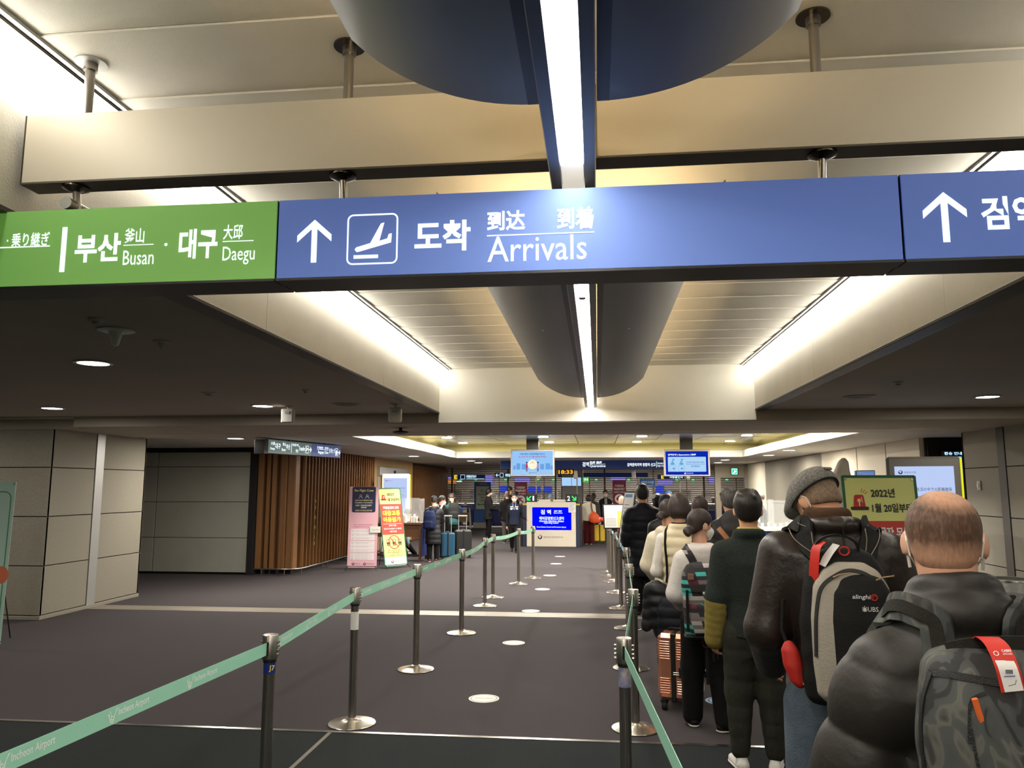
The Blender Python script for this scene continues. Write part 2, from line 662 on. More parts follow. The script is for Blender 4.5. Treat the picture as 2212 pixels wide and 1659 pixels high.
# ---- low ceiling of the far hall with its lit recess
CX0, CX1, CY0, CY1 = -4.05, 4.05, 12.36, 22.0
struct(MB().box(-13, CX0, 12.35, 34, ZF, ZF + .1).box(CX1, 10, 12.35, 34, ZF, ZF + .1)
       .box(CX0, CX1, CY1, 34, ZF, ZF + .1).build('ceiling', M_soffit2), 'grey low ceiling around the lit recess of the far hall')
e = structE('ceiling', 'lit recess with metal tiles in the far hall ceiling')
rim = mat('recess_rim_grey', (186, 182, 172), .5)
RI = .16
for nm, b in (('rim', (CX0 - .02, CX0 + .03, CY0, CY1)), ('rim', (CX1 - .03, CX1 + .02, CY0, CY1)), ('rim', (CX0, CX1, CY1 - .03, CY1 + .02))):
    MB().box(*b, ZF - .02, ZF + RI).build(nm, rim, e)
covew = mat('recess_cove_wall', (240, 232, 188), .8)
CW = .55
MB().box(CX0 - CW - .05, CX0 - CW, CY0, CY1 + CW, ZF + .1, 3.12).build('cove_wall', covew, e)
MB().box(CX1 + CW, CX1 + CW + .05, CY0, CY1 + CW, ZF + .1, 3.12).build('cove_wall', covew, e)
MB().box(CX0 - CW, CX1 + CW, CY1 + CW, CY1 + CW + .05, ZF + .1, 3.12).build('cove_wall', covew, e)
MB().box(CX0 - CW, CX1 + CW, CY0 - .02, CY0 + .0, ZF + .1, 3.12).build('cove_wall', covew, e)
MB().box(CX0 - CW - .05, CX1 + CW + .05, CY0 - .05, CY1 + CW + .05, 3.10, 3.14).build('backing', M_joint, e)
tw, td = (CX1 - CX0 + 2 * CW) / 9, (CY1 + CW - CY0) / 12
tme = MB().box(.006, tw - .006, .006, td - .006, 0, .03, .004).mesh('metal_tile')
for i in range(9):
    for j in range(12):
        o = ob('metal_tile', tme, M_tile_m, e, loc=(CX0 - CW + i * tw, CY0 + j * td, 3.06 + rnd.uniform(-.001, .001)))
        o.rotation_euler = (rnd.uniform(-.006, .006), rnd.uniform(-.006, .006), 0)
# cove lamps hidden on the ledge of the recess
cl = structE('trim_6', 'yellow light line on the ledge of the recess')
gl = glow('yellow_cove_lamp', (255, 236, 150), L_FARCOVE)
for b in ((CX0 - .32, CX0 - .28, CY0 + .1, CY1), (CX1 + .28, CX1 + .32, CY0 + .1, CY1), (CX0, CX1, CY1 + .28, CY1 + .32)):
    MB().box(*b, ZF + .10, ZF + .13).build('light_line', gl, cl)

# ---- left side of the far hall: grey panel wall, oak slat wall, tan door wall
e = structE('wall_left_grey', 'grey panel wall behind the left pillar')
MB().box(-13, -7.42, 16.06, 16.2, 0, ZF).build('backing', M_joint, e)
for a, b in ((.05, .765), (.775, 1.525), (1.535, 2.28), (2.29, 2.60)):
    for x0, x1 in ((-13, -9.56), (-9.55, -7.44)):
        MB().box(x0, x1 - .008, 16.0, 16.08, a, b, .004).build('wall_panel', M_panelgrey, e)
MB().box(-13, -7.42, 15.99, 16.1, 2.61, ZF).build('head_strip', M_blackm, e)
struct(MB().box(-7.43, -7.30, 15.95, 16.3, 0, ZF).build('trim_7', M_blackm), 'black post between the grey panels and the oak wall')
e = structE('wall_left_oak', 'oak slat wall at the corner by the flight crew banner')
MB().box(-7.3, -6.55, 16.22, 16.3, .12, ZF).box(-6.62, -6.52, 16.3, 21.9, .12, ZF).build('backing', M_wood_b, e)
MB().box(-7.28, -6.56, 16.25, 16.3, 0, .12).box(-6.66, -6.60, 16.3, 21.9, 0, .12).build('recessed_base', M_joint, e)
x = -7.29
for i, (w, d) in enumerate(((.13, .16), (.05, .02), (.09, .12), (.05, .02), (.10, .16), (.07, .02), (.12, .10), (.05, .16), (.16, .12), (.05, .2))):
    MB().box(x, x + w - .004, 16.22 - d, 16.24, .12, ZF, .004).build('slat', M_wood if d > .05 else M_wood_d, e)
    x += w
fin = MB().box(-.09, .09, -.013, .013, .12, ZF).mesh('slat')
fin2 = MB().box(-.02, .02, -.05, .05, .12, ZF).mesh('slat')
for k in range(27):
    ob('slat', fin, M_wood, e, loc=(-6.46, 16.45 + k * .203, 0))
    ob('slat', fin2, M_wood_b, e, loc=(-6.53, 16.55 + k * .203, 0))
e = structE('wall_left_door', 'tan wall with the double door behind the desk')
MB().box(-6.6, -6.45, 21.92, 23.0, 0, ZF).box(-6.6, -6.45, 25.6, 26.7, 0, ZF).box(-6.6, -6.45, 23, 25.6, 2.3, ZF).build('wall_panel', M_tan, e)
MB().box(-6.5, -6.36, 22.3, 25.6, 2.18, 2.45, .01).build('door_operator', M_alu, e)
MB().box(-6.52, -6.42, 22.3, 22.42, 0, 2.18).box(-6.52, -6.42, 25.48, 25.6, 0, 2.18).build('door_frame', M_alu, e)
MB().box(-6.5, -6.46, 22.42, 23.94, .02, 2.18).box(-6.5, -6.46, 23.96, 25.48, .02, 2.18).build('door_leaf', mat('door_green_glass', (96, 128, 116), .15, alpha=.9), e)
MB().box(-6.37, -6.33, 23.85, 24.0, 2.27, 2.36, .01).build('door_sensor', M_black, e)
e = structE('wall_left_oak', 'oak slat wall beyond the door near the shutters')
MB().box(-6.62, -6.52, 26.7, 33, 0, ZF).build('backing', M_wood_b, e)
for k in range(26):
    ob('slat', fin, M_wood, e, loc=(-6.46, 26.8 + k * .24, -.1))

# ---- right wall: cream panels with dark grooves
e = structE('wall_right_cream', 'cream panel wall on the right of the far hall')
MB().box(5.68, 5.76, 14.1, 30, 0, ZF).build('backing', M_joint, e)
ed = [14.16, 15.77, 17.47, 20.1, 21.6, 23.3, 26.7, 30.0]
for a, b in zip(ed[:-1], ed[1:]):
    g = .05 if b in (15.77, 17.47) else .012
    for z0, z1 in ((.05, 1.34), (1.35, ZF)):
        MB().box(5.60, 5.69, a, b - g, z0, z1, .004).build('wall_panel', M_cream if b < 21 or b > 28 else M_stone, e)
struct(MB().box(5.70, 8.6, 14.05, 14.15, 0, ZF).box(8.4, 8.5, 12.5, 14.1, 0, ZF).build('wall_recess', M_blackm), 'dark side passage beside the right pillar')
struct(MB().box(4.40, 4.60, 29.7, 30.0, 0, ZF).box(4.60, 5.5, 29.75, 30.0, 2.2, ZF).box(5.5, 5.68, 29.7, 30.0, 0, ZF)
       .build('wall_back_right', mat('warm_grey_portal', (150, 142, 126), .55, metal=.2)), 'warm grey portal wall with an open doorway')

# ---- back hall with shutters
struct(MB().box(-9, 9, 41.0, 41.2, 0, 3.2).build('wall_back', mat('back_hall_wall', (82, 78, 74), .8, var=.2, vscale=.6)), 'dim wall at the very back of the immigration hall')
struct(MB().box(-9, 9, 36.5, 37.0, 2.78, 3.2).box(-13, 9, 33.9, 41.2, 2.92, 3.0).build('ceiling', M_soffit2), 'pale ceiling over the immigration booths')
struct(MB().box(-9.0, -6.5, 33.0, 33.2, 0, 3).box(5.65, 9, 30, 30.2, 0, 3).box(8.9, 9, 30, 41, 0, 3).box(-9, -8.9, 33, 41, 0, 3).build('wall_back_sides', M_tan), 'side walls of the immigration hall')
sh = structE('wall_shutter', 'horizontal bar shutters in front of the immigration booths')
lv = MB()
z = .78
while z < 2.74:
    lv.box(-8.9, 8.9, 36.60, 36.64, z, z + .034)
    z += .085
o = lv.build('shutter_bars', mat('shutter_bar_grey', (128, 122, 112), .45, metal=.4), sh)
o['kind'] = 'stuff'
for x in (-6.9, -4.2, -1.95, .35, 2.6, 4.9, 7.0):
    MB().box(x - .04, x + .04, 36.55, 36.60, 0, 2.78).build('shutter_post', M_steel_d, sh)

# ================================================================== LAMPS OF THE VAULT
gt = glow('trough_lamp', (255, 248, 236), L_TROUGH)
t = thing('trough_light', 'long blue grey ceiling trough with a white light line along the vault', 'ceiling light', (XC, 0, 2.86))
MB().box(-.075, -.036, -8.8, 9.85, 0, .10, .003).build('side_rail', M_trough, t)
MB().box(.036, .075, -8.8, 9.85, 0, .10, .003).build('side_rail', M_trough, t)
MB().box(-.04, .04, -8.8, 9.85, .06, .10).build('cover', M_trough, t)
for y0, y1, n_ in ((-8.8, 2.34, 8), (2.64, 9.85, 6)):      # the tubes stop short of the hanging beam and sign
    for k in range(n_):
        MB().box(-.036, .036, y0 + (y1 - y0) * k / n_, y0 + (y1 - y0) * (k + 1) / n_ - .004, .006, .016).build('light_tube', gt, t)
MB().box(-.036, .036, 2.345, 2.635, .008, .016).build('diffuser', mat('frosted_diffuser', (240, 234, 218), .3, emit=.35, ecol=(255, 246, 228)), t)
MB().box(-.018, .018, 4.02, 4.06, -.012, .012, .004).build('clip', M_steel_d, t)
MB().box(-.018, .018, 9.30, 9.34, -.012, .012, .004).build('clip', M_steel_d, t)
for s, nm in ((-1, 'left'), (1, 'right')):
    gc = glow('cove_lamp', (255, 250, 238), L_COVE)
    xw = XL if s < 0 else XR
    t = thing('cove_light', 'white light line tucked under the vault ceiling along the %s upstand wall' % nm, 'ceiling light', (xw, 0, 3.325))
    for k in range(14):
        y0 = -8.8 + k * 1.338
        a, b = sorted((-s * .006, -s * .085))
        MB().box(a, b, y0, y0 + 1.333, -.012, .048).build('light_tube', gc, t)
    a, b = sorted((-s * .092, -s * .13))
    MB().box(a, b, -8.8, 9.94, .056, .070, .003).build('profile', M_steel_d, t)
    a, b = sorted((-s * .135, -s * .16))
    MB().box(a, b, -8.8, 9.94, .064, .076, .003).build('profile', M_alu, t)

# curved metal shells either side of the trough
def shell(x_c, y0, y1, label):
    t = thing('ceiling_shell', label, 'ceiling shell', (x_c, y0, 2.93), group=None)
    hw, x_in, n = .64, .088, 14
    R_ = ((hw - x_in) ** 2 + .235 ** 2) / (2 * .235)
    for s in (-1, 1):
        prof = []
        for i in range(n + 1):
            u = (hw - x_in) * i / n
            prof.append((s * (x_in + u), R_ - math.sqrt(R_ * R_ - u * u)))
        m = MB()
        th = .012
        vs = [(x, y, z + dz) for y in (0, y1 - y0) for dz in (0, th) for x, z in prof]
        k = n + 1
        fs = []
        for i in range(n):
            fs += [(i, i + 1, 2 * k + i + 1, 2 * k + i), (k + i, 3 * k + i, 3 * k + i + 1, k + i + 1),
                   (i, k + i, k + i + 1, i + 1), (2 * k + i, 2 * k + i + 1, 3 * k + i + 1, 3 * k + i)]
        fs += [(0, 2 * k, 3 * k, k), (n, k + n, 3 * k + n, 2 * k + n)]
        m.add(vs, fs).build('shell_half', M_hull, t, smooth=True, angle=30)
    MB().box(-.115, -.08, 0, y1 - y0, .0, .03).box(.08, .115, 0, y1 - y0, .0, .03).build('shadow_gap', M_black, t)
    # supports to the ceiling
    for yy in ((y1 - y0) * .35, (y1 - y0) * .7):
        MB().cyl((-.3, yy, .03), (-.3, yy, ZT - 2.93 - .01), .01, n=8).cyl((.3, yy, .03), (.3, yy, ZT - 2.93 - .01), .01, n=8).build('hanger', M_steel_d, t)
    # warm tube lying inside the shell
    gw = glow('warm_shell_tube', (255, 222, 168), L_HULL)
    MB().box(-.30, -.25, .12, y1 - y0 - .12, .075, .095).box(.25, .30, .12, y1 - y0 - .12, .075, .095).build('warm_tube', gw, t)
    return t


shell(XC, -8.7, 2.06, 'curved grey metal ceiling shell in front of the hanging beam')
shell(XC, 3.28, 9.35, 'curved grey metal ceiling shell running to the white end wall')

# ================================================================== HANGING BEAM AND SIGNS
t = thing('hanging_beam', 'long cream metal beam hung under the vault above the signs', 'beam', (0, 2.465, 2.92))
Mb = mat('beam_cream_metal', (212, 204, 186), .45, metal=.15, var=.03, vscale=1.5)
for x0, x1 in ((XL + .03, XC - .08), (XC + .08, XR - .01)):
    b = MB().box(x0, x1, -.045, .045, .006, .26, .002).build('beam_box', Mb, t)
    MB().box(x0, x1, -.047, .047, 0, .006).build('soffit_plate', mat('beam_soffit_plate', (92, 84, 72), .5, metal=.3), b)
    MB().box(x0 - .004, x0, -.046, .046, 0, .26).build('end_cap', M_steel_d, b)
for x in (-1.83, -.85, .735):
    r = MB().cyl((x, 0, .255), (x, 0, ZT - 2.92), .017, n=16).build('hanger_rod', M_steel, t, smooth=True)
    MB().lathe([(.055, 0), (.055, .008), (.02, .010)], 24, (x, 0, ZT - 2.92 - .016)).build('flange', M_steel_d if x > -1 else M_alu, r, smooth=True)
    MB().lathe([(.024, 0), (.024, .03)], 16, (x, 0, ZT - 2.92 - .045)).build('collar', M_steel, r, smooth=True)

SY, SZ0, SZ1 = 2.40, 2.536, 2.815
px2 = 2.40 / FPX


def sp(px, py):
    p = at(px, py, SY)
    return p.x, p.z


def overhead(label, x0, x1, face, rods):
    t = thing('overhead_sign', label, 'sign', ((x0 + x1) / 2, SY + .085, SZ0))
    hw = (x1 - x0) / 2
    MB().box(-hw, hw, -.079, .085, 0, .279, .002).build('housing', M_black, t)
    MB().box(-hw + .002, hw - .002, -.085, -.078, .006, .276).build('face', face, t)
    MB().box(-hw, hw, -.088, -.02, -.004, .004).build('bottom_rail', M_black, t)
    for x in rods:
        r = MB().cyl((x - (x0 + x1) / 2, 0, .27), (x - (x0 + x1) / 2, -.02, 2.925 - SZ0), .013, n=14).build('hanger_rod', M_steel, t, smooth=True)
        MB().lathe([(.02, .0), (.046, .012), (.046, .02)], 24, (x - (x0 + x1) / 2, -.02, 2.902 - SZ0)).build('flange', M_steel_d, r, smooth=True)
    P = Print(-.0862, None)
    ox, oz = (x0 + x1) / 2, SZ0
    return t, P, (lambda px, py: (sp(px, py)[0] - ox, sp(px, py)[1] - oz))


fgreen = mat('sign_green_face', (134, 184, 108), .6, emit=.16, ecol=(120, 190, 80), spec=.2)
fblue = mat('sign_blue_face', (100, 123, 180), .6, emit=.20, ecol=(84, 112, 196), spec=.2)


def hpx(a, b, x=600):
    return abs(sp(x, a)[1] - sp(x, b)[1])


def wpx(a, b, y=520):
    return abs(sp(b, y)[0] - sp(a, y)[0])


t, P, q = overhead('green hanging direction sign to Busan and Daegu', -3.3, -1.062, fgreen, [-1.85])
x, z = q(128, 588)
P.rect(x, x + wpx(128, 139), z, z + hpx(488, 588), M_wht)
for s, a, b, c, d, bd in (('· 乗り継ぎ', 14, 106, 503, 534, .012), ('부산', 160, 258, 505, 568, .03), ('釜山', 269, 311, 493, 526, .012), ('Busan', 265, 331, 541, 573, .0),
                          ('·', 355, 362, 525, 532, .06), ('대구', 385, 468, 495, 560, .03), ('大邱', 482, 524, 486, 518, .012), ('Daegu', 480, 549, 533, 573, .0)):
    x, z = q(a, d)
    P.text(s, x, z, hpx(c, d), M_wht, wpx(a, b), bd)
for a, b, y, tk in ((-120, 107, 541, 3), (267, 332, 531, 2), (481, 548, 523, 2)):
    x, z = q(a, y)
    P.rect(x, x + wpx(a, b), z, z + tk * px2, M_wht)
P.build(t)
# knuckle joint above the green sign
r = MB().cyl((-1.86 + 2.181, -.055, .315), (-1.86 + 2.181, .055, .315), .022, n=20).build('swivel_joint', M_alu, t, smooth=True)
MB().lathe([(.012, 0), (.012, .07)], 12, (-1.86 + 2.181, 0, .31)).build('joint_pin', M_steel, r, smooth=True)

t, P, q = overhead('blue hanging arrivals sign with plane pictogram', -1.058, .944, fblue, [-.86, .74])
x, z = q(679, 521)
P.arrow(x, z, hpx(475, 567), M_wht, t=.13)
x0, z0 = q(748, 573)
s_ = wpx(748, 858)
P.rframe(x0, x0 + s_, z0, z0 + s_, s_ * .12, s_ * .032, M_wht)
pl = [(.17, .28), (.20, .25), (.24, .255), (.87, .42), (.88, .60), (.82, .59), (.79, .50), (.64, .46), (.73, .82), (.66, .80), (.46, .42), (.19, .345), (.16, .31)]
P.poly([(x0 + a * s_, z0 + b * s_) for a, b in pl], M_wht)
P.rect(x0 + .14 * s_, x0 + .62 * s_, z0 + .12 * s_, z0 + .19 * s_, M_wht)
for s, a, b, c, d, bd in (('도착', 895, 1016, 480, 545, .03), ('到达', 1052, 1135, 458, 500, .03), ('到着', 1203, 1283, 450, 497, .03), ('Arrivals', 1053, 1267, 514, 567, .004)):
    x, z = q(a, d)
    P.text(s, x, z, hpx(c, d), M_wht, wpx(a, b), bd)
x, z = q(1052, 511)
P.rect(x, x + wpx(1052, 1284), z, z + 3 * px2, M_wht)
P.build(t)

t, P, q = overhead('blue hanging quarantine sign beside the arrivals sign', .949, 2.9, fblue, [2.2])
x, z = q(2041, 469)
P.arrow(x, z, hpx(420, 518), M_wht, t=.13)
x, z = q(2122, 498)
P.text('검역', x, z, hpx(433, 498), M_wht, wpx(2122, 2250), .03)
P.build(t)

# ================================================================== CEILING FITTINGS
def downlight(p, d, label, lit=True, power=0.0, group=None):
    t = thing('downlight', label, 'downlight', p, group=group)
    MB().lathe([(d * .5, 0), (d * .62, -.004), (d * .62, -.010), (d * .5, -.010), (d * .5, 0)], 28, caps=False).build('trim_ring', M_plastw if lit else M_soffit, t, smooth=True)
    MB().lathe([(d * .5, -.009), (d * .02, -.014)], 28).build('diffuser', M_lamp if lit else mat('unlit_diffuser', (92, 86, 80), .7), t)
    if power:
        area(t, (0, 0, -.02), d * .8, d * .8, power)
    return t


for (x, y), lab in zip([(-3.92, 5.57), (-6.68, 8.78), (-3.98, 8.81)],
                       ['bright round downlight in the left soffit near the cone antenna', 'bright round downlight in the left soffit by the pillar',
                        'bright round downlight in the left soffit beside the speaker box']):
    downlight((x, y, ZS), .23, lab, True, L_DOWN)
downlight((4.2, 8.75, ZS), .22, 'bright round downlight in the right soffit', True, L_DOWN)
for x, y in [(-3.92, 2.3), (-3.92, -1.0), (-3.92, -4.3), (-6.68, 5.5), (-6.68, 2.2), (4.2, 5.5), (4.2, 2.3), (4.2, -1.0), (4.2, -4.3), (6.9, 5.5), (6.9, 2.3), (6.9, 8.75), (-9.4, 5.5), (-9.4, 8.78)]:
    downlight((x, y, ZS), .23, 'round downlight in the soffit rows beside the vault', True, L_DOWN, 'downlights of the soffit rows')
downlight((2.82, 8.6, ZS), .26, 'unlit round downlight in the right soffit', False)
downlight((-2.93, 8.76, ZS), .26, 'unlit round downlight in the left soffit', False)
for x, y in [(-5.03, 20.9), (-4.06, 24.8), (-4.11, 26.7), (4.43, 18.45), (4.58, 21.3), (4.0, 24.8), (4.21, 27.6), (-6.3, 12.9)]:
    downlight((x, y, ZF), .27, 'round downlight in the grey low ceiling of the far hall', True, L_FARDOWN, 'downlights of the low far ceiling')
for x in (-3.65, -1.28, 1.08, 3.52):
    for y in (13.6, 16.0, 18.6, 20.9):
        downlight((x, y, 3.052), .26, 'round downlight among the metal tiles of the recess', True, L_FARDOWN, 'downlights of the metal tile ceiling')

t = thing('antenna', 'white cone antenna hanging from the left soffit', 'antenna', (-2.96, 4.4, ZS))
MB().lathe([(.105, 0), (.108, -.008), (.09, -.014)], 28).build('base_plate', M_plastw, t, smooth=True)
MB().lathe([(.05, -.01), (.036, -.03), (.026, -.07), (.020, -.095), (.008, -.104)], 24).build('cone', M_plastw, t, smooth=True)
t = thing('smoke_detector', 'small conical detector behind the white antenna', 'detector', (-2.89, 4.79, ZS))
MB().lathe([(.055, 0), (.055, -.006), (.03, -.012)], 20).build('base_plate', M_soffit2, t, smooth=True)
MB().lathe([(.03, -.008), (.018, -.03), (.006, -.055)], 20).build('cone', M_soffit2, t, smooth=True)
for x, y, r, lab in ((-2.88, 4.09, .045, 'flat round sprinkler cap ahead of the white antenna'), (-3.99, 7.52, .07, 'round smoke detector between the downlights of the left soffit'),
                     (-2.90, 7.41, .04, 'tiny sprinkler cap near the unlit downlight of the left soffit'), (2.80, 7.45, .045, 'tiny sprinkler cap in the right soffit')):
    t = thing('smoke_detector', lab, 'detector', (x, y, ZS))
    MB().lathe([(r, 0), (r, -.008), (r * .7, -.018)], 20).build('base_plate', M_soffit2, t, smooth=True)
    MB().lathe([(r * .5, -.015), (r * .45, -.032), (r * .2, -.036)], 16).build('sensor', M_soffit, t, smooth=True)
for x, y, lab in ((-3.67, 8.84, 'pale box speaker hanging beside the bright downlight'), (-2.36, 8.85, 'pale box speaker hanging next to the vault edge')):
    t = thing('speaker_box', lab, 'speaker', (x, y, ZS))
    MB().cyl((0, 0, 0), (0, 0, -.045), .012, n=10).box(-.03, .03, -.02, .02, -.012, 0).build('bracket', M_soffit2, t)
    MB().box(-.075, .075, -.04, .04, -.21, -.04, .012).build('cabinet', M_plastw, t)
    MB().box(-.03, .03, -.044, -.039, -.10, -.075).build('badge', M_soffit2, t)
t = thing('dome_camera', 'dark dome camera under the cross beam', 'camera', (-2.75, 10.62, ZB))
MB().cyl((0, 0, 0), (0, 0, -.05), .025, n=12).build('stem', M_black, t)
MB().lathe([(.03, -.04), (.11, -.055), (.115, -.07), (.07, -.088), (.02, -.095)], 24).build('dome', M_black, t, smooth=True)
# ================================================================== QUEUE POSTS AND BELTS
M_mint = mat('mint_belt', (156, 216, 190), .6)
M_belt = mat('belt_white_print', (250, 250, 248), .5)
M_mintd = mat('green_belt', (134, 188, 158), .65)
M_bluebelt = mat('pale_blue_belt', (160, 196, 214), .65)
M_chrome = mat('polished_steel', (188, 182, 172), .26, metal=1.0)
M_base = mat('domed_steel_base', (196, 188, 172), .26, metal=1.0, var=.05, vscale=12)
H_P = 1.05


def bird(P, x, z, h, m):
    """swooping bird mark with a curl"""
    q = lambda a, b: (x + a * h, z + b * h)
    P.poly([q(0, .62), q(.10, .62), q(.30, .10), q(.42, .0), q(.46, .12), q(.34, .24), q(.16, .72), q(.0, .70)], m)
    P.poly([q(.14, .86), q(.28, .80), q(.40, .42), q(.48, .40), q(.40, .62), q(.28, .88)], m)
    P.poly([q(.42, .0), q(.60, .12), q(.74, .50), q(.98, .96), q(1.12, 1.0), q(.86, .62), q(.70, .08), q(.56, -.06)], m)
    P.ring(x + .52 * h, z + .34 * h, .13 * h, .07 * h, m, a0=.6, a1=5.6, n=14)


stm = {'base': MB().lathe([(.185, 0), (.187, .006), (.183, .010), (.15, .017), (.09, .026), (.05, .038), (.036, .05)], 40).mesh('base', True, 30),
       'base_ring': MB().lathe([(.187, .0), (.19, .003), (.187, .007)], 40, caps=False).mesh('base_ring'),
       'pole': MB().lathe([(.0315, .04), (.0315, H_P - .13)], 24).mesh('pole', True, 30),
       'neck_band': MB().lathe([(.036, H_P - .145), (.036, H_P - .128)], 24).mesh('neck_band', True, 30),
       'cassette': MB().lathe([(.040, H_P - .13), (.043, H_P - .125), (.043, H_P - .006), (.040, H_P), (.012, H_P + .001)], 28).mesh('cassette', True, 30),
       'belt_slot': MB().box(-.006, .006, -.0455, -.03, H_P - .105, H_P - .035).box(-.006, .006, .03, .0455, H_P - .105, H_P - .035).mesh('belt_slot')}
nub = MB()
for k in range(4):
    for s in (-1, 1):
        nub.cyl((s * .040, 0, H_P - .105 + k * .022), (s * .052, 0, H_P - .105 + k * .022), .006, n=8)
stm['belt_lug'] = nub.mesh('belt_lug')
stmat = {'base': M_base, 'base_ring': M_rubber, 'pole': M_chrome, 'neck_band': M_black, 'cassette': M_chrome, 'belt_slot': M_black, 'belt_lug': M_steel}


def stanchion(x, y, label, rz=0.0, to=None, belt=None, sag=.0, txt_=0, h=1.0, group=None):
    t = thing('queue_post', label, 'queue post', (x, y, 0), rz, group)
    for k, me in stm.items():
        o = ob(k, me, stmat[k], t)
    if to:
        d = Vector((to[0] - x, to[1] - y, 0))
        L = d.length
        u = Matrix.Rotation(-rz, 3, 'Z') @ (d / L)
        n = max(2, int(L / .12))
        pts = [u * (.04 + (L - .08) * i / n) + Vector((0, 0, H_P - .07 - sag * 4 * (i / n) * (1 - i / n))) for i in range(n + 1)]
        b = MB().ribbon(pts, (0, 0, 1), .066, .0022).build('belt', belt or M_mint, t)
        if txt_:
            # print reads on the side that faces +x of the hall
            A = Vector(u)
            side = -1
            nrm = Vector((u.y, -u.x, 0)) 
            if (Matrix.Rotation(rz, 3, 'Z') @ nrm).x < 0:
                nrm = -nrm
                A = -A
            Mx = Matrix(((A.x, -nrm.x, 0, 0), (A.y, -nrm.y, 0, 0), (0, 0, 1, 0), (0, 0, 0, 1)))
            P = Print(-.0018, Mx)
            s0 = .14
            while s0 < L - .34:
                xs = s0 if A.dot(u) > 0 else -(s0 + .3)
                zb = H_P - .07 - sag * 4 * (s0 / L) * (1 - s0 / L)
                bird(P, xs, zb - .025, .050, M_belt)
                P.text('Incheon Airport', xs + .062, zb - .016, .036, M_belt, .19, .006)
                s0 += txt_
            P.build(b)
    return t


LP = [(-1.90, 2.22), (-1.79, 4.19), (-1.95, 6.19), (-1.87, 8.02), (-1.75, 10.02), (-1.78, 12.30), (-1.78, 13.26), (-1.53, 15.10), (-1.33, 16.1)]
LLAB = ['steel queue post at the start of the long mint belt', 'steel queue post with a blue number band under its head', 'steel queue post with a torn white sticker on its pole',
        'steel queue post with green belt in front of the expansion joint', 'steel queue post standing just before the expansion joint', 'steel queue post standing just past the expansion joint',
        'dark banded queue post right behind the expansion joint', 'steel queue post with sagging belt before the quarantine desk', 'last steel queue post in front of the quarantine desk']
for i, (x, y) in enumerate(LP):
    nx = LP[i + 1] if i + 1 < len(LP) else None
    t = stanchion(x, y, LLAB[i], 0.0 if not nx else math.atan2(nx[1] - y, nx[0] - x) - PI / 2, nx,
                  M_mint if i < 3 else M_mintd, .0 if i < 4 else (.03 if i in (4, 6, 7) else .0), .52 if i < 4 else .7)
    if i == 1:
        b = MB().lathe([(.0322, .845), (.0322, .905)], 24, caps=False).build('number_band', mat('blue_tape', (18, 44, 120), .5), t)
        Mx = Matrix(((1, 0, 0, 0), (0, 1, 0, 0), (0, 0, 1, 0), (0, 0, 0, 1)))
        P = Print(-.0345, Matrix.Rotation(.35, 4, 'Z'))
        P.text('J7', -.004, .858, .034, mat('yellow_ink', (244, 214, 90), .6), bold=.02)
        P.build(b)
    if i == 2:
        MB().lathe([(.0322, .72), (.0322, .86)], 24, caps=False).build('sticker', M_paper, t)
RP = [(.26, 2.2), (.13, 4.30), (.27, 6.30), (.32, 8.32), (.38, 10.6), (.34, 12.3), (.32, 14.1), (.28, 15.7), (.24, 16.6), (.22, 17.3)]
RLAB = ['steel queue post where the thin belt leaves the frame', 'steel queue post with torn blue tape beside the rose gold suitcase', 'steel queue post beside the rose gold suitcase wheels',
        'steel queue post near the tall person in black down coat', 'steel queue post just before the joint plate by the queue', 'steel queue post carrying the tilted white notice board',
        'steel queue post under the framed notice board', 'thin queue post behind the notice boards', 'thin queue post second behind the notice boards', 'thin queue post furthest behind the notice boards']
for i, (x, y) in enumerate(RP):
    nx = RP[i + 1] if i + 1 < len(RP) else None
    t = stanchion(x, y, RLAB[i], 0.0 if not nx else math.atan2(nx[1] - y, nx[0] - x) - PI / 2, nx, M_mint if i < 4 else M_bluebelt, 0 if i < 4 else .02, 0)
    if i == 1:
        MB().lathe([(.0322, .80), (.0322, .90)], 24, caps=False).build('tape', mat('torn_blue_tape', (60, 84, 150), .6, col2=(190, 180, 176), vscale=14), t)
for (x, y, z, w, hh, rz, lean, lab, framed) in ((.30, 14.1, 1.08, .40, .44, .25, -.15, 'framed notice board with a yellow slip on a queue post', True),
                                               (.40, 12.3, .98, .26, .78, -.85, -.2, 'tall narrow notice board tilted on a queue post', False)):
    t = thing('notice_board', lab, 'notice board', (x, y - .03, z))
    t.rotation_euler = (lean, 0, rz)
    MB().cyl((0, .02, -.04), (0, .02, .05), .018, n=10).box(-.05, .05, .0, .03, .0, .05).build('clamp', M_black, t)
    MB().box(-w / 2, w / 2, -.012, .012, .03, .03 + hh, .006).build('frame', M_black, t)
    P = Print(-.0135)
    P.rect(-w / 2 + .02, w / 2 - .02, .05, .01 + hh, M_paper)
    P.y0 = -.0145
    if framed:
        P.rect(.06, w / 2 - .03, .07, .01 + hh * .75, mat('yellow_paper', (222, 214, 110), .7))
        for k in range(6):
            P.rect(-w / 2 + .04, .03, .08 + k * .025, .085 + k * .025, M_letgrey)
    else:
        P.rect(-w / 2 + .04, w / 2 - .06, hh - .06, hh - .01, mat('blue_print', (70, 130, 190), .6))
        for k in range(9):
            P.rect(-w / 2 + .04, w / 2 - .07 - (k % 3) * .02, .16 + k * .055, .17 + k * .055, M_redink if k in (1, 3) else M_letgrey)
    P.build(t, 'print')

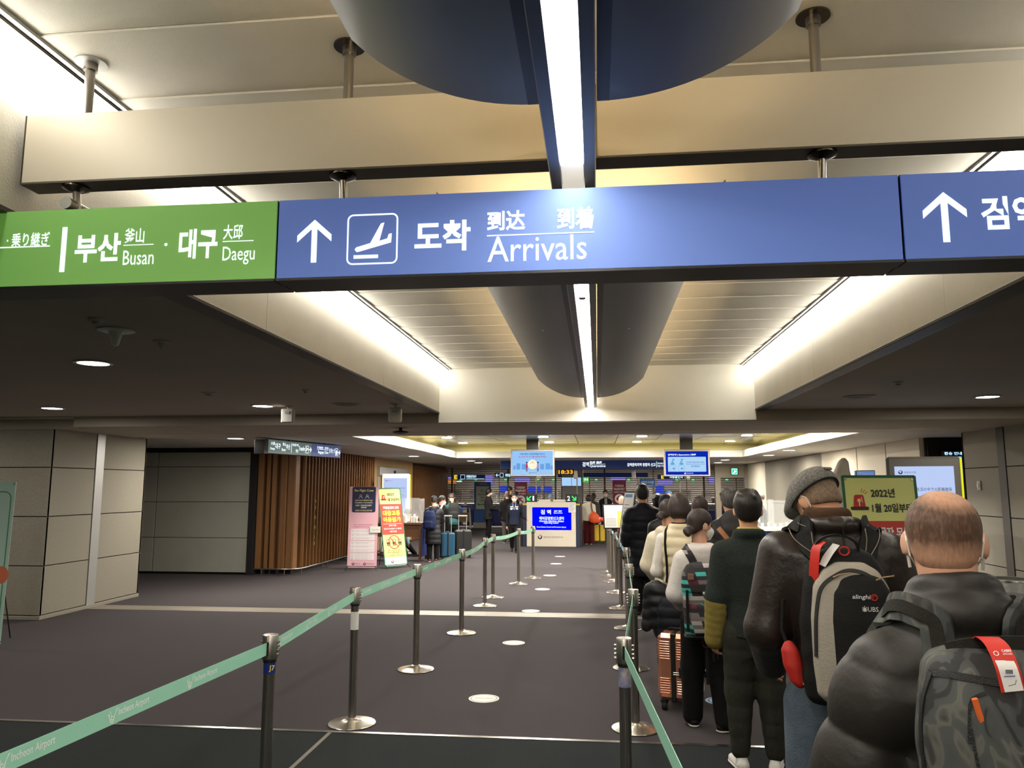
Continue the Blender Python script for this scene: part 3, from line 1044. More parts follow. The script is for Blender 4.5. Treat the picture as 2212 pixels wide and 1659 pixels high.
# ---- floor stickers
for i, y in enumerate((7.02, 9.48, 11.88, 14.38, 16.61, 19.1, 21.1)):
    lab = ['white round floor sticker between the belts before the joint', 'white round floor sticker beside the post with green belt', 'white round floor sticker just beyond the joint plate'] + ['white round floor sticker in the open lane before the quarantine desk'] * 4
    t = thing('floor_sticker', lab[i], 'floor sticker', (-1.02, y, 0), 0, 'floor stickers of the open lane' if i > 2 else None)
    MB().lathe([(.135, .0), (.135, .003), (.12, .0035)], 36).build('disc', mat('white_floor_vinyl', (226, 224, 218), .5), t)
    P = Print(-.0042, Matrix.Rotation(-PI / 2, 4, 'X'))
    P.ring(0, 0, .115, .006, M_letgrey)
    P.text('INCHEON AIRPORT', 0, -.015, .028, M_letgrey, .16, align='C')
    P.build(t, 'print')
t = thing('floor_sticker', 'blue and white floor sticker beside the black wide trousers', 'floor sticker', (1.03, 7.16, 0))
MB().lathe([(.12, .0), (.12, .003), (.11, .0035)], 36).build('disc', mat('pale_blue_vinyl', (190, 216, 232), .5), t)
P = Print(-.0042, Matrix.Rotation(-PI / 2, 4, 'X'))
P.ring(0, 0, .09, .012, mat('blue_print2', (60, 120, 190), .6))
P.build(t, 'print')

# ================================================================== BANNERS
M_pink = mat('pink_vinyl', (226, 176, 188), .55)
M_navyv = mat('navy_vinyl', (32, 36, 74), .55)
M_yelv = mat('pale_yellow_vinyl', (226, 228, 140), .55)
M_redv = mat('red_vinyl', (198, 62, 48), .55)
M_greenv = mat('green_edge_vinyl', (24, 100, 62), .55)
M_yelink = mat('yellow_letter_ink', (250, 230, 60), .55)
M_yelpale = mat('pale_yellow_ink', (232, 224, 130), .55)
M_orinkv = mat('sign_red_ring', (190, 58, 40), .55)


def banner(label, loc, rz, lean, w, h, board, z0=.05, edge=None):
    t = thing('standing_banner', label, 'banner', loc, rz)
    t.rotation_euler = (0, 0, rz)
    # the leaning sheet
    c, s = math.cos(lean), math.sin(lean)
    M = Matrix(((1, 0, 0, 0), (0, c, s, 0), (0, -s, c, z0), (0, 0, 0, 1)))
    MB().box(-w / 2, w / 2, 0, .004, 0, h, M=M).build('sheet', board, t)
    if edge:
        MB().box(-w / 2 - .012, -w / 2 + .012, -.002, .006, -.006, h + .006, M=M).box(w / 2 - .012, w / 2 + .012, -.002, .006, -.006, h + .006, M=M) \
            .box(-w / 2, w / 2, -.002, .006, h - .012, h + .012, M=M).box(-w / 2, w / 2, -.002, .006, -.012, .012, M=M).build('edge', edge, t)
    top = M @ Vector((0, .01, h * .97))
    MB().cyl((-w * .42, .02, z0 + .02), top, .007, n=8).cyl((w * .42, .02, z0 + .02), top, .007, n=8) \
        .cyl(tuple(top), (0, .55 + s * h * .4, .01), .008, n=8).build('rear_rod', M_steel_d, t)
    MB().cyl((-w / 2 + .02, .0, z0 + .03), (-w / 2 - .02, -.10, .0), .008, n=8).cyl((w / 2 - .02, .0, z0 + .03), (w / 2 + .02, -.10, .0), .008, n=8) \
        .cyl((-w / 2, .0, z0 + .03), (w / 2, 0, z0 + .03), .006, n=8).build('foot', M_blackm, t)
    g = MB()
    for sx in (-1, 1):
        for zz in (.025, h - .025):
            p0, p1 = M @ Vector((sx * (w / 2 - .025), -.004, zz)), M @ Vector((sx * (w / 2 - .025), .002, zz))
            g.cyl(tuple(p0), tuple(p1), .011, n=12)
    g.build('eyelet', M_steel, t)
    return t, M


def siren(P, x, z, s, eye=M_yelpale):
    P.poly([(x - .34 * s, z), (x - .26 * s, z + .62 * s), (x - .18 * s, z + .68 * s), (x + .18 * s, z + .68 * s), (x + .26 * s, z + .62 * s), (x + .34 * s, z)], M_redink)
    P.rrect(x - .5 * s, x + .5 * s, z - .16 * s, z + .02 * s, .05 * s, mat('brown_ink', (62, 40, 32), .6), .0002)
    P.disc(x, z + .36 * s, .11 * s, eye, .0003)
    P.rect(x - .035 * s, x + .035 * s, z + .05 * s, z + .34 * s, eye, .0003)
    P.line([(x + .14 * s, z + .55 * s), (x + .18 * s, z + .25 * s)], .03 * s, M_letw, .0003)
    for a in (.55, .95, 1.3):
        P.line([(x + .30 * s * math.cos(a) + .08 * s, z + .62 * s + .22 * s * math.sin(a)), (x + .48 * s * math.cos(a) + .08 * s, z + .62 * s + .40 * s * math.sin(a))], .03 * s, M_redink)


def transport_banner(label, loc, rz, lean, w=.62, h=1.80, z0=.05, edge=M_greenv):
    t, M = banner(label, loc, rz, lean, w, h, M_yelv, z0, edge)
    k = h / 1.8
    P = Print(-.003, M)
    P.rect(-w / 2 + .012, w / 2 - .012, .72 * k, 1.43 * k, M_redv)
    P.rect(-w / 2 + .012, w / 2 - .012, .012, .20 * k, M_paper)
    P.y0 = -.0045
    siren(P, -w * .30, 1.545 * k, .15 * k)
    P.text('2022년', -w * .13, 1.625 * k, .075 * k, M_letk, w * .33, .02)
    P.text('1월 20일부터', -w * .13, 1.50 * k, .075 * k, M_letk, w * .55, .02)
    P.text('해외입국자 모두', 0, 1.305 * k, .075 * k, M_letw, w * .72, .035, 'C')
    P.text('대중교통', 0, 1.155 * k, .125 * k, M_yelink, w * .78, .04, 'C')
    P.text('이용불가', 0, 1.005 * k, .125 * k, M_yelink, w * .80, .04, 'C')
    P.rect(-w * .42, w * .42, .965 * k, .972 * k, M_letw)
    P.text('(해외사람)', 0, .905 * k, .04 * k, M_letw, w * .34, .02, 'C')
    P.text('입국 후 PCR검사 시 음성만', 0, .835 * k, .04 * k, M_letw, w * .80, .02, 'C')
    P.text('이용가능함', 0, .77 * k, .04 * k, M_letw, w * .32, .02, 'C')
    cz = .545 * k
    for dx in (-.19, 0, .19):
        x = dx * w * 1.35
        P.rframe(x - .045, x + .045, cz - .06, cz + .07, .02, .009, M_letk)
        P.rect(x - .035, x + .035, cz - .04, cz + .0, M_letk)
        P.rect(x - .03, x - .012, cz - .085, cz - .06, M_letk)
        P.rect(x + .012, x + .03, cz - .085, cz - .06, M_letk)
    P.ring(0, cz, .15 * k, .018, M_orinkv, .0004)
    P.line([(-.105 * k, cz + .105 * k), (.105 * k, cz - .105 * k)], .018, M_orinkv, .0005)
    for s, z in (('All passengers', .345), ('Not allowed to', .303), ('use public', .261), ('transportation', .219)):
        P.text(s, 0, z * k, .03 * k, M_letk, w * .66 if len(s) > 11 else w * .45, .0, 'C')
    P.emblem(-w * .16, .10 * k, .035 * k, M_navyink, M_redink)
    P.text('질병관리청', -w * .04, .085 * k, .034 * k, M_letgrey, w * .34)
    P.build(t, 'print')
    return t


transport_banner('yellow and red no public transport banner beside the oak wall', (-4.62, 17.70, 0), math.radians(50), .20)
transport_banner('yellow and red banner with green edges behind the brown leather jacket', (2.51, 7.05, 0), math.radians(6), .09, .64, 1.90, .05)

t, M = banner('pink banner for flight crew in front of the oak slats', (-5.27, 17.15, 0), .05, .03, .67, 1.80, M_pink, .06)
P = Print(-.002, M)
P.rrect(-.27, .27, 1.22, 1.795, .04, M_navyv)
P.y0 = -.0035
P.text('For Flight Crew', 0, 1.67, .07, M_yelpale, .44, .02, 'C')
for x in (-.075, .075):
    P.ring(x, 1.595, .022, .006, M_letw)
    P.ring(x, 1.53, .042, .006, M_letw, a0=0, a1=PI)
P.text('Self-Check Mobile App', 0, 1.47, .036, M_yelpale, .40, .01, 'C')
P.text('Installation Instructions', 0, 1.425, .034, M_letw, .40, .0, 'C')
P.text('机组员 “自我诊断应用程序”', 0, 1.36, .034, M_yelpale, .38, .01, 'C')
P.text('设置指南', 0, 1.315, .032, M_letw, .13, .01, 'C')
P.text('승무원 자가진단앱 설치 안내', 0, 1.245, .034, M_yelpale, .38, .01, 'C')
P.text("Search 'Self-Check Mobile App'", 0, .93, .026, mat('rose_ink', (170, 60, 100), .6), .42, 0, 'C')
P.text('at Google Play Store or App Store', 0, .885, .026, mat('rose_ink', (170, 60, 100), .6), .44, 0, 'C')
for z0, z1 in ((.60, .85), (.34, .585), (.165, .325)):
    P.rrect(-.275, .275, z0, z1, .02, mat('pale_box_vinyl', (232, 222, 224), .55))
P.y0 = -.0045
for z0, z1 in ((.60, .85), (.34, .585), (.165, .325)):
    n = 3
    for i in range(n):
        zc = z1 - (z1 - z0) * (i + .5) / n
        P.rframe(-.25, -.21, zc - .018, zc + .018, .006, .004, M_letgrey)
        P.text('Download the self check application and', -.17, zc + .004, .013, M_letgrey, .38)
        P.text('install it before arriving at the airport', -.17, zc - .018, .013, M_letgrey, .30)
P.emblem(-.20, .085, .03, M_navyink, M_redink)
P.text('질병관리청', -.16, .07, .03, M_letgrey, .12)
P.emblem(.06, .085, .03, M_navyink, M_redink)
P.text('국립인천공항검역소', .10, .07, .03, M_letgrey, .18)
P.build(t, 'print')
c = MB().box(.17, .41, -.012, -.006, .83, .97).build('paper_note', M_paper, t)
P = Print(-.0125)
P.text('한 승 객 용', .29, .88, .03, M_letgrey, .14, 0, 'C')
P.build(c, 'print')

# banner at the left edge
t, M = banner('pale mint banner with green frame near the left pillar', (-7.21, 8.5, 0), .0, .02, .66, 1.86, mat('mint_vinyl', (186, 218, 204), .55), .05)
P = Print(-.003, M)
P.rframe(-.30, .29, .12, 1.75, .09, .012, mat('green_ink', (70, 150, 96), .6))
P.disc(.25, .78, .10, mat('orange_ink', (222, 120, 84), .6), .0004)
P.build(t, 'print')

# ================================================================== INFORMATION KIOSKS
M_yel = glow('yellow_edge_light', (240, 240, 40), .9)


def kiosk(label, loc, rz, frame):
    t = thing('screen_kiosk', label, 'kiosk', loc, rz)
    MB().box(-.41, .41, -.06, .05, .03, 2.22, .03).build('cabinet', frame, t)
    MB().box(.40, .425, -.045, .03, .25, 2.2, .008).build('edge_light', M_yel, t)
    MB().box(-.46, .46, -.22, .22, 0, .035, .01).build('base_plate', M_steel_d, t)
    s = MB().box(-.325, .325, -.066, -.058, 1.02, 2.10).build('screen', glow('kiosk_screen', (188, 206, 246), .95), t)
    P = Print(-.067)
    ink = mat('screen_ink', (60, 70, 110), .6)
    P.emblem(-.26, 2.03, .025, M_navyink, M_redink)
    P.text('질병관리청', -.22, 2.015, .024, ink, .13)
    P.text('新たな日常生活の中での距離確保', 0, 1.80, .045, ink, .58, .004, 'C')
    P.rect(-.29, .29, 1.735, 1.739, ink)
    P.text('人との間隔は2mをあけて過ごす', .03, 1.61, .032, ink, .44, 0, 'C')
    P.text('会話をするときはマスクをする', .03, 1.55, .032, ink, .48, 0, 'C')
    P.build(s, 'print')
    return t


kiosk('white screen kiosk beside the tan door wall', (-5.68, 21.5, 0), .25, mat('kiosk_warm_white', (196, 190, 176), .5))
kiosk('grey screen kiosk with yellow edge behind the green edged banner', (3.98, 10.0, 0), -.20, mat('kiosk_grey', (112, 108, 100), .5))

# ================================================================== WAITING DESK ON THE LEFT
t = thing('inquiry_desk', 'brown wooden desk with blue end panel in front of the kiosk', 'desk', (-5.2, 19.7, 0))
Mdk = mat('brown_desk_wood', (92, 58, 34), .5, var=.15, vscale=5, stretch=(1, 9, 9))
MB().box(-.85, .80, -.40, .40, .90, .95, .006).build('top', Mdk, t)
MB().box(-.80, .76, -.36, -.33, .60, .90).build('apron', Mdk, t)
for x in (-.80, .72):
    for y in (-.38, .32):
        MB().box(x, x + .06, y, y + .06, 0, .90, .004).build('leg', Mdk, t)
MB().box(-.78, .74, -.03, .01, .10, .14).build('stretcher', M_steel_d, t)
MB().box(.79, .83, -.42, .38, .12, .90, .004).build('end_panel', mat('navy_panel', (36, 50, 110), .5), t)
t = thing('acrylic_screen', 'clear acrylic sneeze screen standing on the brown desk', 'sneeze screen', (-5.2, 19.80, .952))
for x in (-.1, .30, .68):
    MB().box(x - .003, x + .003, -.28, .28, .0, .60).build('side_sheet', M_glassy, t)
MB().box(-.1, .68, -.285, -.28, .10, .62).build('front_sheet', M_glassy, t)
MB().box(-.12, .70, -.30, -.27, 0, .03).build('foot', M_alu, t)
t = thing('document_box', 'cream cardboard document box with slanted back on the desk', 'box', (-5.05, 19.41, .952))
MB().prism([(-.25, 0), (.22, 0), (.22, .17), (.16, .22), (-.05, .30), (-.25, .30)], -.08, .08).build('box_body', M_paper, t)
MB().box(-.24, .21, -.083, -.08, .0, .17).build('front_flap', mat('cream_card', (214, 206, 190), .7), t)
t = thing('form_stand', 'white leaflet stand on the desk near the black coat', 'stand', (-4.62, 19.43, .952))
for k in range(3):
    MB().box(-.09 + k * .06, -.05 + k * .06, -.05, .05, 0, .16 + .05 * (k % 2), .004).build('pocket', M_paper, t)
t = thing('water_bottle', 'small bottle with blue cap on the desk', 'bottle', (-5.0, 19.7, .952))
MB().lathe([(.032, 0), (.034, .02), (.034, .13), (.014, .18), (.014, .20)], 16).build('bottle_body', mat('clear_plastic', (210, 222, 228), .1, alpha=.5), t, smooth=True)
MB().lathe([(.016, .195), (.016, .225)], 14).build('cap', mat('blue_cap', (50, 110, 190), .4), t, smooth=True)
t = thing('purple_sign', 'thin purple table sign standing at the desk end', 'table sign', (-5.42, 19.4, .952))
MB().box(-.10, .10, -.04, .04, 0, .14, .004).build('foot_box', mat('purple_card', (72, 36, 110), .5), t)
MB().cyl((.03, 0, .12), (.03, 0, .62), .008, n=8).box(-.0, .06, -.01, .01, .60, .66).build('post', mat('purple_post', (60, 34, 100), .5), t)

# guard rail at the foot of the oak wall
t = thing('foot_rail', 'low steel foot rail around the oak slat corner', 'rail', (-6.6, 16.0, 0))
pts = [(-.62, -.12, .14), (-.1, -.12, .14), (.12, -.10, .14), (.30, .02, .14), (.36, .25, .14), (.37, 1.2, .14), (.37, 5.6, .14)]
MB().tube(pts, .016, 10).build('rail_bar', M_steel, t, smooth=True)
for p in ((-.45, -.12), (.05, -.115), (.33, .12), (.37, 1.3), (.37, 1.6), (.37, 3.2), (.37, 5.0)):
    MB().cyl((p[0], p[1], 0), (p[0], p[1], .14), .011, n=10).build('leg', M_steel, t)

# hanging transfer / baggage sign
t = thing('hanging_sign', 'slanted hanging transfer and baggage claim sign by the oak wall', 'sign', (-5.68, 12.85, 2.43))
dx, dy = .50, 2.35
rz = math.atan2(dy, dx)
t.rotation_euler = (0, 0, rz)
L = math.hypot(dx, dy)
MB().box(0, L, 0, .16, 0, .245, .004).build('housing', M_black, t)
MB().box(-.12, .0, -.01, .19, -.01, .235, .004).build('end_box', M_black, t)
fa = MB().box(.004, L * .56, -.006, .001, .006, .24).build('face', mat('sign_grey_green', (96, 112, 108), .4, emit=.30, ecol=(104, 124, 120)), t)
fb = MB().box(L * .562, L - .004, -.006, .001, .006, .24).build('face', mat('sign_slate_blue', (72, 84, 128), .4, emit=.30, ecol=(76, 90, 140)), t)
P = Print(-.0075)
for s, a, b, z, h in (('大邱', .03, .08, .15, .06), ('Daegu', .025, .08, .06, .05), ('대구', .085, .15, .09, .10), ('釜山', .175, .215, .15, .06), ('Busan', .165, .215, .06, .05), ('부산', .22, .27, .09, .10),
                      ('乘り継ぎ·中转', .30, .38, .16, .05), ('환승', .345, .38, .05, .06), ('Transfer', .385, .47, .09, .08)):
    P.text(s, a * L, z, h, M_wht, (b - a) * L, .012)
P.rect(.285 * L, .29 * L, .04, .21, M_wht)
P.rframe(.475 * L, .52 * L, .05, .19, .012, .008, M_wht)
P.poly([(.483 * L, .08), (.512 * L, .13), (.512 * L, .15), (.497 * L, .135), (.494 * L, .17), (.488 * L, .16), (.488 * L, .125), (.481 * L, .10)], M_wht)
P.arrow(.54 * L, .12, .11, M_wht, -PI / 2)
for s, a, b, z, h in (('手荷物受取所', .64, .73, .15, .05), ('取行李处', .75, .81, .15, .05), ('Baggage Claim', .655, .81, .05, .07), ('짐 찾는 곳', .82, .905, .09, .09)):
    P.text(s, a * L, z, h, M_wht, (b - a) * L, .012)
P.rect(.64 * L, .81 * L, .137, .143, M_wht)
P.rframe(.915 * L, .955 * L, .04, .19, .012, .008, M_wht)
P.rrect(.924 * L, .946 * L, .065, .15, .008, M_wht)
P.arrow(.975 * L, .11, .10, M_wht, -PI / 2)
P.build(t)
MB().cyl((L * .3, .08, .24), (L * .3, .08, .275), .015, n=8).cyl((L * .8, .08, .24), (L * .8, .08, .275), .015, n=8).build('hanger', M_black, t)

# climbing plants between the oak slats
for k, (y, z0, z1) in enumerate(((17.25, .5, 1.6), (18.35, 1.2, 2.5), (18.95, .5, 1.5), (20.6, 1.3, 2.3))):
    t = thing('hanging_vine', 'green vine leaves between the oak slats behind the pink banner', 'plant', (-6.5, y, 0), 0, 'vines behind the oak slats')
    MB().tube([(.02 * math.sin(q * 9), .02 * math.cos(q * 7), q) for q in np.linspace(z0, z1 + .1, 12)], .004, 5).build('stem', mat('vine_stem', (70, 90, 40), .8), t)
    for q in range(16):
        zz = z0 + (z1 - z0) * q / 15
        MB().ellipsoid((.05 + .03 * math.sin(q * 2.3), .035 * math.cos(q * 1.7), zz), (.012, .034, .045), 8, 5).build('leaf', mat('vine_leaf', (118, 152, 62), .7), t)
# ================================================================== QUARANTINE DESK
t = thing('quarantine_desk', 'white quarantine reporting desk with bright blue panel', 'desk', (-1.45, 24.5, 0))
Mdesk = mat('desk_warm_white', (220, 210, 192), .45)
MB().box(-.77, .77, -.06, .0, 0, 1.38, .012).build('front_board', Mdesk, t)
MB().box(-.90, .90, .0, .75, .0, 1.28, .004).build('counter_body', mat('counter_navy', (26, 36, 70), .5), t)
MB().box(-.93, .93, -.02, .78, 1.28, 1.33, .004).build('counter_top', mat('counter_yellow', (196, 172, 70), .5), t)
for x in (-.97, .90):
    MB().box(x, x + .07, -.02, .76, 0, 1.33, .004).build('side_post', M_steel_d, t)
pa = lambda px, py: (at(px, py, 24.44).x + 1.45, at(px, py, 24.44).z)
x0, z0 = pa(1150, 1144.5)
x1, z1 = pa(1234, 1096)
s = MB().box(x0, x1, -.07, -.058, z0, z1).build('blue_panel', glow('vivid_blue_panel', (0, 10, 246), 1.1), t)
P = Print(-.0715)
for tx, a, b, c, d, bd in (('검 역', 1168, 1190, 1101, 1111, .03), ('检疫 検疫', 1197, 1214, 1102, 1106, .01), ('Quarantine', 1196, 1215, 1106, 1110, 0), ('해외감염병신고센터', 1165, 1218, 1116, 1123, .02),
                           ('Overseas infectious disease', 1165, 1218, 1123.5, 1127.5, .02), ('reporting center', 1175, 1207, 1128, 1132, .02), ('Korea Disease Control and Prevention Agency', 1160, 1223, 1137, 1140.5, .01)):
    xa, za = pa(a, d)
    xb, zb = pa(b, c)
    P.text(tx, xa, za, zb - za, M_wht, xb - xa, bd)
P.build(s)
P = Print(-.0615)
xa, za = pa(1166.5, 1160)
P.emblem(xa, za, .07, M_navyink, M_redink)
xb, zb = pa(1217, 1158)
P.text('질병관리청 국립인천공항검역소', xa + .11, za - .03, .055, M_letgrey, xb - xa - .11, .01)
P.build(t, 'print')
n = MB().box(pa(1228, 1100)[0], pa(1244, 1100)[0], -.075, -.071, pa(1228, 1107)[1], pa(1228, 1086)[1]).build('paper_notice', M_paper, t)
P = Print(-.0762)
for k in range(6):
    zz = pa(1228, 1089 + k * 3)[1]
    P.rect(pa(1229.5, 1100)[0], pa(1242 - (k % 3) * 2, 1100)[0], zz, zz + .012, M_letgrey)
P.build(n, 'print')

for num, cx_, ang, lab in (('1', 1147.5, math.radians(135), 'black lane display with a green arrow and number one'), ('2', 1235, math.radians(-135), 'black lane display with number two and a green arrow')):
    p = at(cx_, 1084.5, 24.6)
    t = thing('lane_display', lab, 'display', (p.x, 24.62, 1.33))
    MB().cyl((0, 0, 0), (0, 0, .08), .03, n=12).build('stem', M_black, t)
    MB().box(-.19, .19, -.04, .04, .05, .29, .006).build('housing', M_black, t)
    P = Print(-.0415)
    P.text(num, .045 if num == '1' else -.14, .09, .15, M_wht, .05 if num == '1' else .09, .02)
    P.arrow(-.07 if num == '1' else .075, .165, .19, glow('green_led', (70, 235, 120), 1.2), ang, .2)
    P.build(t)
for px, lab in ((1157, 'thermal camera on a thin pole beside the number one display'), (1246, 'thermal camera on a thin pole beside the number two display'), (1377, 'thermal camera on a thin pole beside the blue passport sign'), (1470, 'thermal camera on a thin pole behind the cream vest')):
    p = at(px, 1040, 25.0 if px < 1300 else 26.5)
    base = 1.33 if px < 1300 else 0
    t = thing('thermal_camera', lab, 'camera', (p.x, p.y, base))
    top = at(px, 1030, p.y).z - base
    MB().cyl((0, .25, 0), (0, .25, top), .02, n=10).lathe([(.10 if px < 1300 else .2, 0), (.02, .03)], 16, (0, .25, 0)).build('pole', M_steel, t)
    MB().box(-.07, .07, .10, .26, top - .06, top + .22, .03, Matrix.Rotation(.12 if px in (1157, 1470) else -.05, 4, 'Y')).build('camera_head', M_plastw, t)
# things on the counter
p = at(1185, 1076, 24.95)
t = thing('paper_stack', 'stack of cream forms on the quarantine counter', 'paper stack', (-1.65, 24.75, 1.332))
for k in range(4):
    MB().box(-.22 + .01 * k, .20 - .012 * k, -.1, .1, k * .03, k * .03 + .028, .003).build('sheaf', M_paper, t)
t = thing('document_tray', 'beige document tray on the quarantine counter', 'tray', (-1.18, 24.72, 1.332))
MB().box(-.22, .22, -.10, .10, 0, .09, .006).build('tray_body', mat('beige_tray', (206, 196, 170), .6), t)
MB().box(-.2, .2, -.08, .09, .085, .12, .003).build('forms', M_paper, t)
t = thing('web_camera', 'small black camera on the counter beside display two', 'camera', (-.98, 24.9, 1.332))
MB().cyl((0, 0, 0), (0, 0, .12), .012, n=8).lathe([(.05, 0), (.02, .02)], 14).build('stand', M_black, t)
MB().box(-.05, .05, -.05, .05, .10, .19, .02).cyl((0, -.08, .145), (0, -.05, .145), .025, n=12).build('body', M_black, t)

# header sign over the counters
t = thing('header_sign', 'long navy header sign reading Quarantine above the counters', 'sign', (-.42, 25.0, 2.43))
MB().box(-2.70, 2.72, 0, .12, 0, .27, .004).build('housing', mat('sign_navy', (22, 44, 92), .4, emit=.12, ecol=(22, 48, 110)), t)
P = Print(-.002)
pb = lambda px, py: (at(px, py, 25.0).x + .42, at(px, py, 25.0).z - 2.43)
for tx, a, b, c, d, bd in (('검역', 1258, 1272, 998, 1008, .02), ('检疫 検疫', 1274, 1300, 996, 1002, .02), ('Quarantine', 1274, 1308, 1003.5, 1010, .01), ('검역관리지역 방문자 신고', 1355, 1416, 1000, 1007.5, .02), ('Arrivals from', 1420, 1440, 998, 1003, 0), ('high-risk', 1420, 1436, 1004, 1009, 0)):
    xa, za = pb(a, d)
    xb, zb = pb(b, c)
    P.text(tx, xa, za, zb - za, M_wht, xb - xa, bd)
xa, za = pb(1274, 1003)
P.rect(xa, xa + .5, za, za + .008, M_wht)
xa, za = pb(1418, 1010)
P.rect(xa, xa + .01, za, za + .2, M_wht)
P.build(t)
for x in (-2.2, 0, 2.2):
    MB().box(x - .03, x + .03, .03, .09, .26, .28).build('hanger', M_black, t)
t = thing('led_clock', 'black digital clock showing amber time under the header sign', 'clock', (at(1222, 1018, 25.1).x, 25.1, 2.24))
MB().box(-.27, .27, 0, .08, 0, .185, .004).cyl((-.2, .04, .18), (-.2, .04, .2), .01, n=8).build('case', M_black, t)
P = Print(-.002)
P.text('18:33', 0, .03, .125, glow('amber_led', (255, 160, 30), 1.6), .46, .02, 'C')
P.build(t)


# ================================================================== HANGING MONITORS
def monitor(label, xc, w, z0, z1, Y=20.0):
    t = thing('hanging_monitor', label, 'monitor', (xc, Y, z0))
    h = z1 - z0
    MB().box(-w / 2, w / 2, 0, .10, 0, h, .01).build('bezel', mat('monitor_bezel', (168, 158, 146), .45, metal=.3), t)
    MB().box(-.16, .16, .02, .10, h, 3.06 - z0).build('mount', mat('mount_dark', (70, 66, 60), .4, metal=.5), t)
    return t, h


t, h = monitor('hanging monitor showing a pale blue keep distance screen', -1.66, 1.14, 2.13, 2.82)
s = MB().box(-.53, .53, -.006, .002, .035, h - .04).build('screen', glow('screen_pale_blue', (150, 200, 250), .95), t)
P = Print(-.0075)
sb = lambda nm, c, e=.9: glow(nm, c, e)
P.rect(-.53, .53, .035, .17, sb('scr_b1', (164, 208, 252)))
for k, (x, w, hh) in enumerate(((-.50, .06, .10), (-.42, .10, .16), (-.28, .11, .14), (.20, .10, .14), (.34, .12, .16), (.47, .05, .10))):
    P.rect(x, x + w, .17, .17 + hh, sb('scr_b2', (112, 168, 232)))
P.disc(0, .30, .125, sb('scr_cream', (250, 244, 214), 1.0), .0005)
P.y0 = -.0085
P.text('다른사람과 신체 접촉을 피하고,', 0, .545, .05, sb('scr_teal', (40, 110, 190), .7), .66, .02, 'C')
P.text('2m 건강거리 두기를 실천해 주세요.', 0, .475, .05, sb('scr_rose', (220, 60, 110), .8), .74, .02, 'C')
P.rect(-.075, .075, .335, .341, sb('scr_red', (220, 70, 60), .8))
P.text('2m', 0, .355, .03, sb('scr_red', (220, 70, 60), .8), .05, .02, 'C')
for x, c in ((-.15, (214, 60, 90)), (.14, (196, 150, 220))):
    P.rrect(x - .025, x + .025, .20, .31, .015, sb('scr_p%d' % (x > 0), c, .8))
    P.disc(x, .345, .022, sb('scr_hair', (60, 50, 90), .6))
    P.rect(x - .018, x - .004, .12, .20, sb('scr_hair', (60, 50, 90), .6))
    P.rect(x + .004, x + .018, .12, .20, sb('scr_hair', (60, 50, 90), .6))
P.emblem(-.07, .085, .02, M_navyink, M_redink)
P.text('질병관리청', -.03, .075, .022, sb('scr_hair', (60, 50, 90), .6), .14)
P.build(s, 'print')
t, h = monitor('hanging monitor showing a dark blue quarantine screen', 2.275, 1.15, 2.12, 2.80)
s = MB().box(-.53, .53, -.006, .002, .04, h - .05).build('screen', glow('screen_blue', (10, 44, 190), .8), t)
P = Print(-.0075)
P.rrect(-.475, .475, .115, .49, .015, sb('scr_white_blue', (176, 214, 248), .95))
P.y0 = -.0085
P.text('입역안내 | Quarantine | 检疫', -.47, .515, .055, M_wht, .70, .02)
for x, a in ((-.36, -PI / 2), (-.14, PI / 2)):
    P.rframe(x - .075, x + .075, .12, .28, .01, .006, sb('scr_b2', (112, 168, 232)))
    P.arrow(x + .02, .195, .07, sb('scr_b3', (60, 90, 200), .7), a)
    P.rrect(x - .05, x + .05, .29, .34, .02, sb('scr_b4', (90, 176, 224), .9))
    P.disc(x, .365, .024, sb('scr_b4', (90, 176, 224), .9))
    P.rrect(x - .01, x + .05, .40, .44, .008, sb('scr_b4', (90, 176, 224), .9))
P.text('한사람씩 천천히 통과 하세요!', .21, .335, .036, sb('scr_b3', (60, 90, 200), .7), .44, .01, 'C')
P.text('Please pass slowly one by one', .21, .285, .034, sb('scr_b3', (60, 90, 200), .7), .46, .0, 'C')
P.text('请依次慢速通过', .21, .235, .034, sb('scr_b3', (60, 90, 200), .7), .22, .01, 'C')
P.emblem(-.05, .075, .022, M_wht, M_wht)
P.text('질병관리청', -.01, .065, .022, M_wht, .16)
P.build(s, 'print')
for i, (x, y) in enumerate(((-1.5, 13.6), (-1.32, 13.9))):
    t = thing('ceiling_antenna', 'small grey %s antenna hanging from the metal tiles' % ('conical' if i == 0 else 'round'), 'antenna', (x, 14.6 + i * .3, 3.058))
    MB().lathe([(.09, 0), (.09, -.01), (.04, -.03), (.03, -.12), (.01, -.14)] if i == 0 else [(.05, 0), (.05, -.05), (.07, -.08), (.07, -.15), (.02, -.18)], 18).build('body', M_soffit2, t, smooth=True)

# ================================================================== BACK HALL: totem, passport signs, boards, booths
t = thing('information_totem', 'tall blue information totem with a green transfer panel', 'totem', (at(1041, 1140, 34.9).x, 35.0, 0))
Mtb = mat('totem_blue', (58, 100, 176), .5)
MB().box(-.42, .42, -.03, .14, .0, .26, .01).build('foot', mat('totem_foot', (176, 168, 156), .5), t)
MB().box(-.38, .38, 0, .10, .26, 2.08, .01).build('board', Mtb, t)
P = Print(-.002)
P.rect(-.29, .30, .86, 1.88, mat('totem_panel', (206, 214, 200), .5))
P.y0 = -.004
P.text('환승', 0, 1.62, .11, mat('totem_green', (90, 150, 100), .6), .17, .02, 'C')
P.text('TRANSFER', 0, 1.47, .09, mat('totem_green', (90, 150, 100), .6), .46, .02, 'C')
P.text('换乘', 0, 1.32, .10, mat('totem_green', (90, 150, 100), .6), .17, .02, 'C')
P.text('乗継', 0, 1.19, .10, mat('totem_green', (90, 150, 100), .6), .17, .02, 'C')
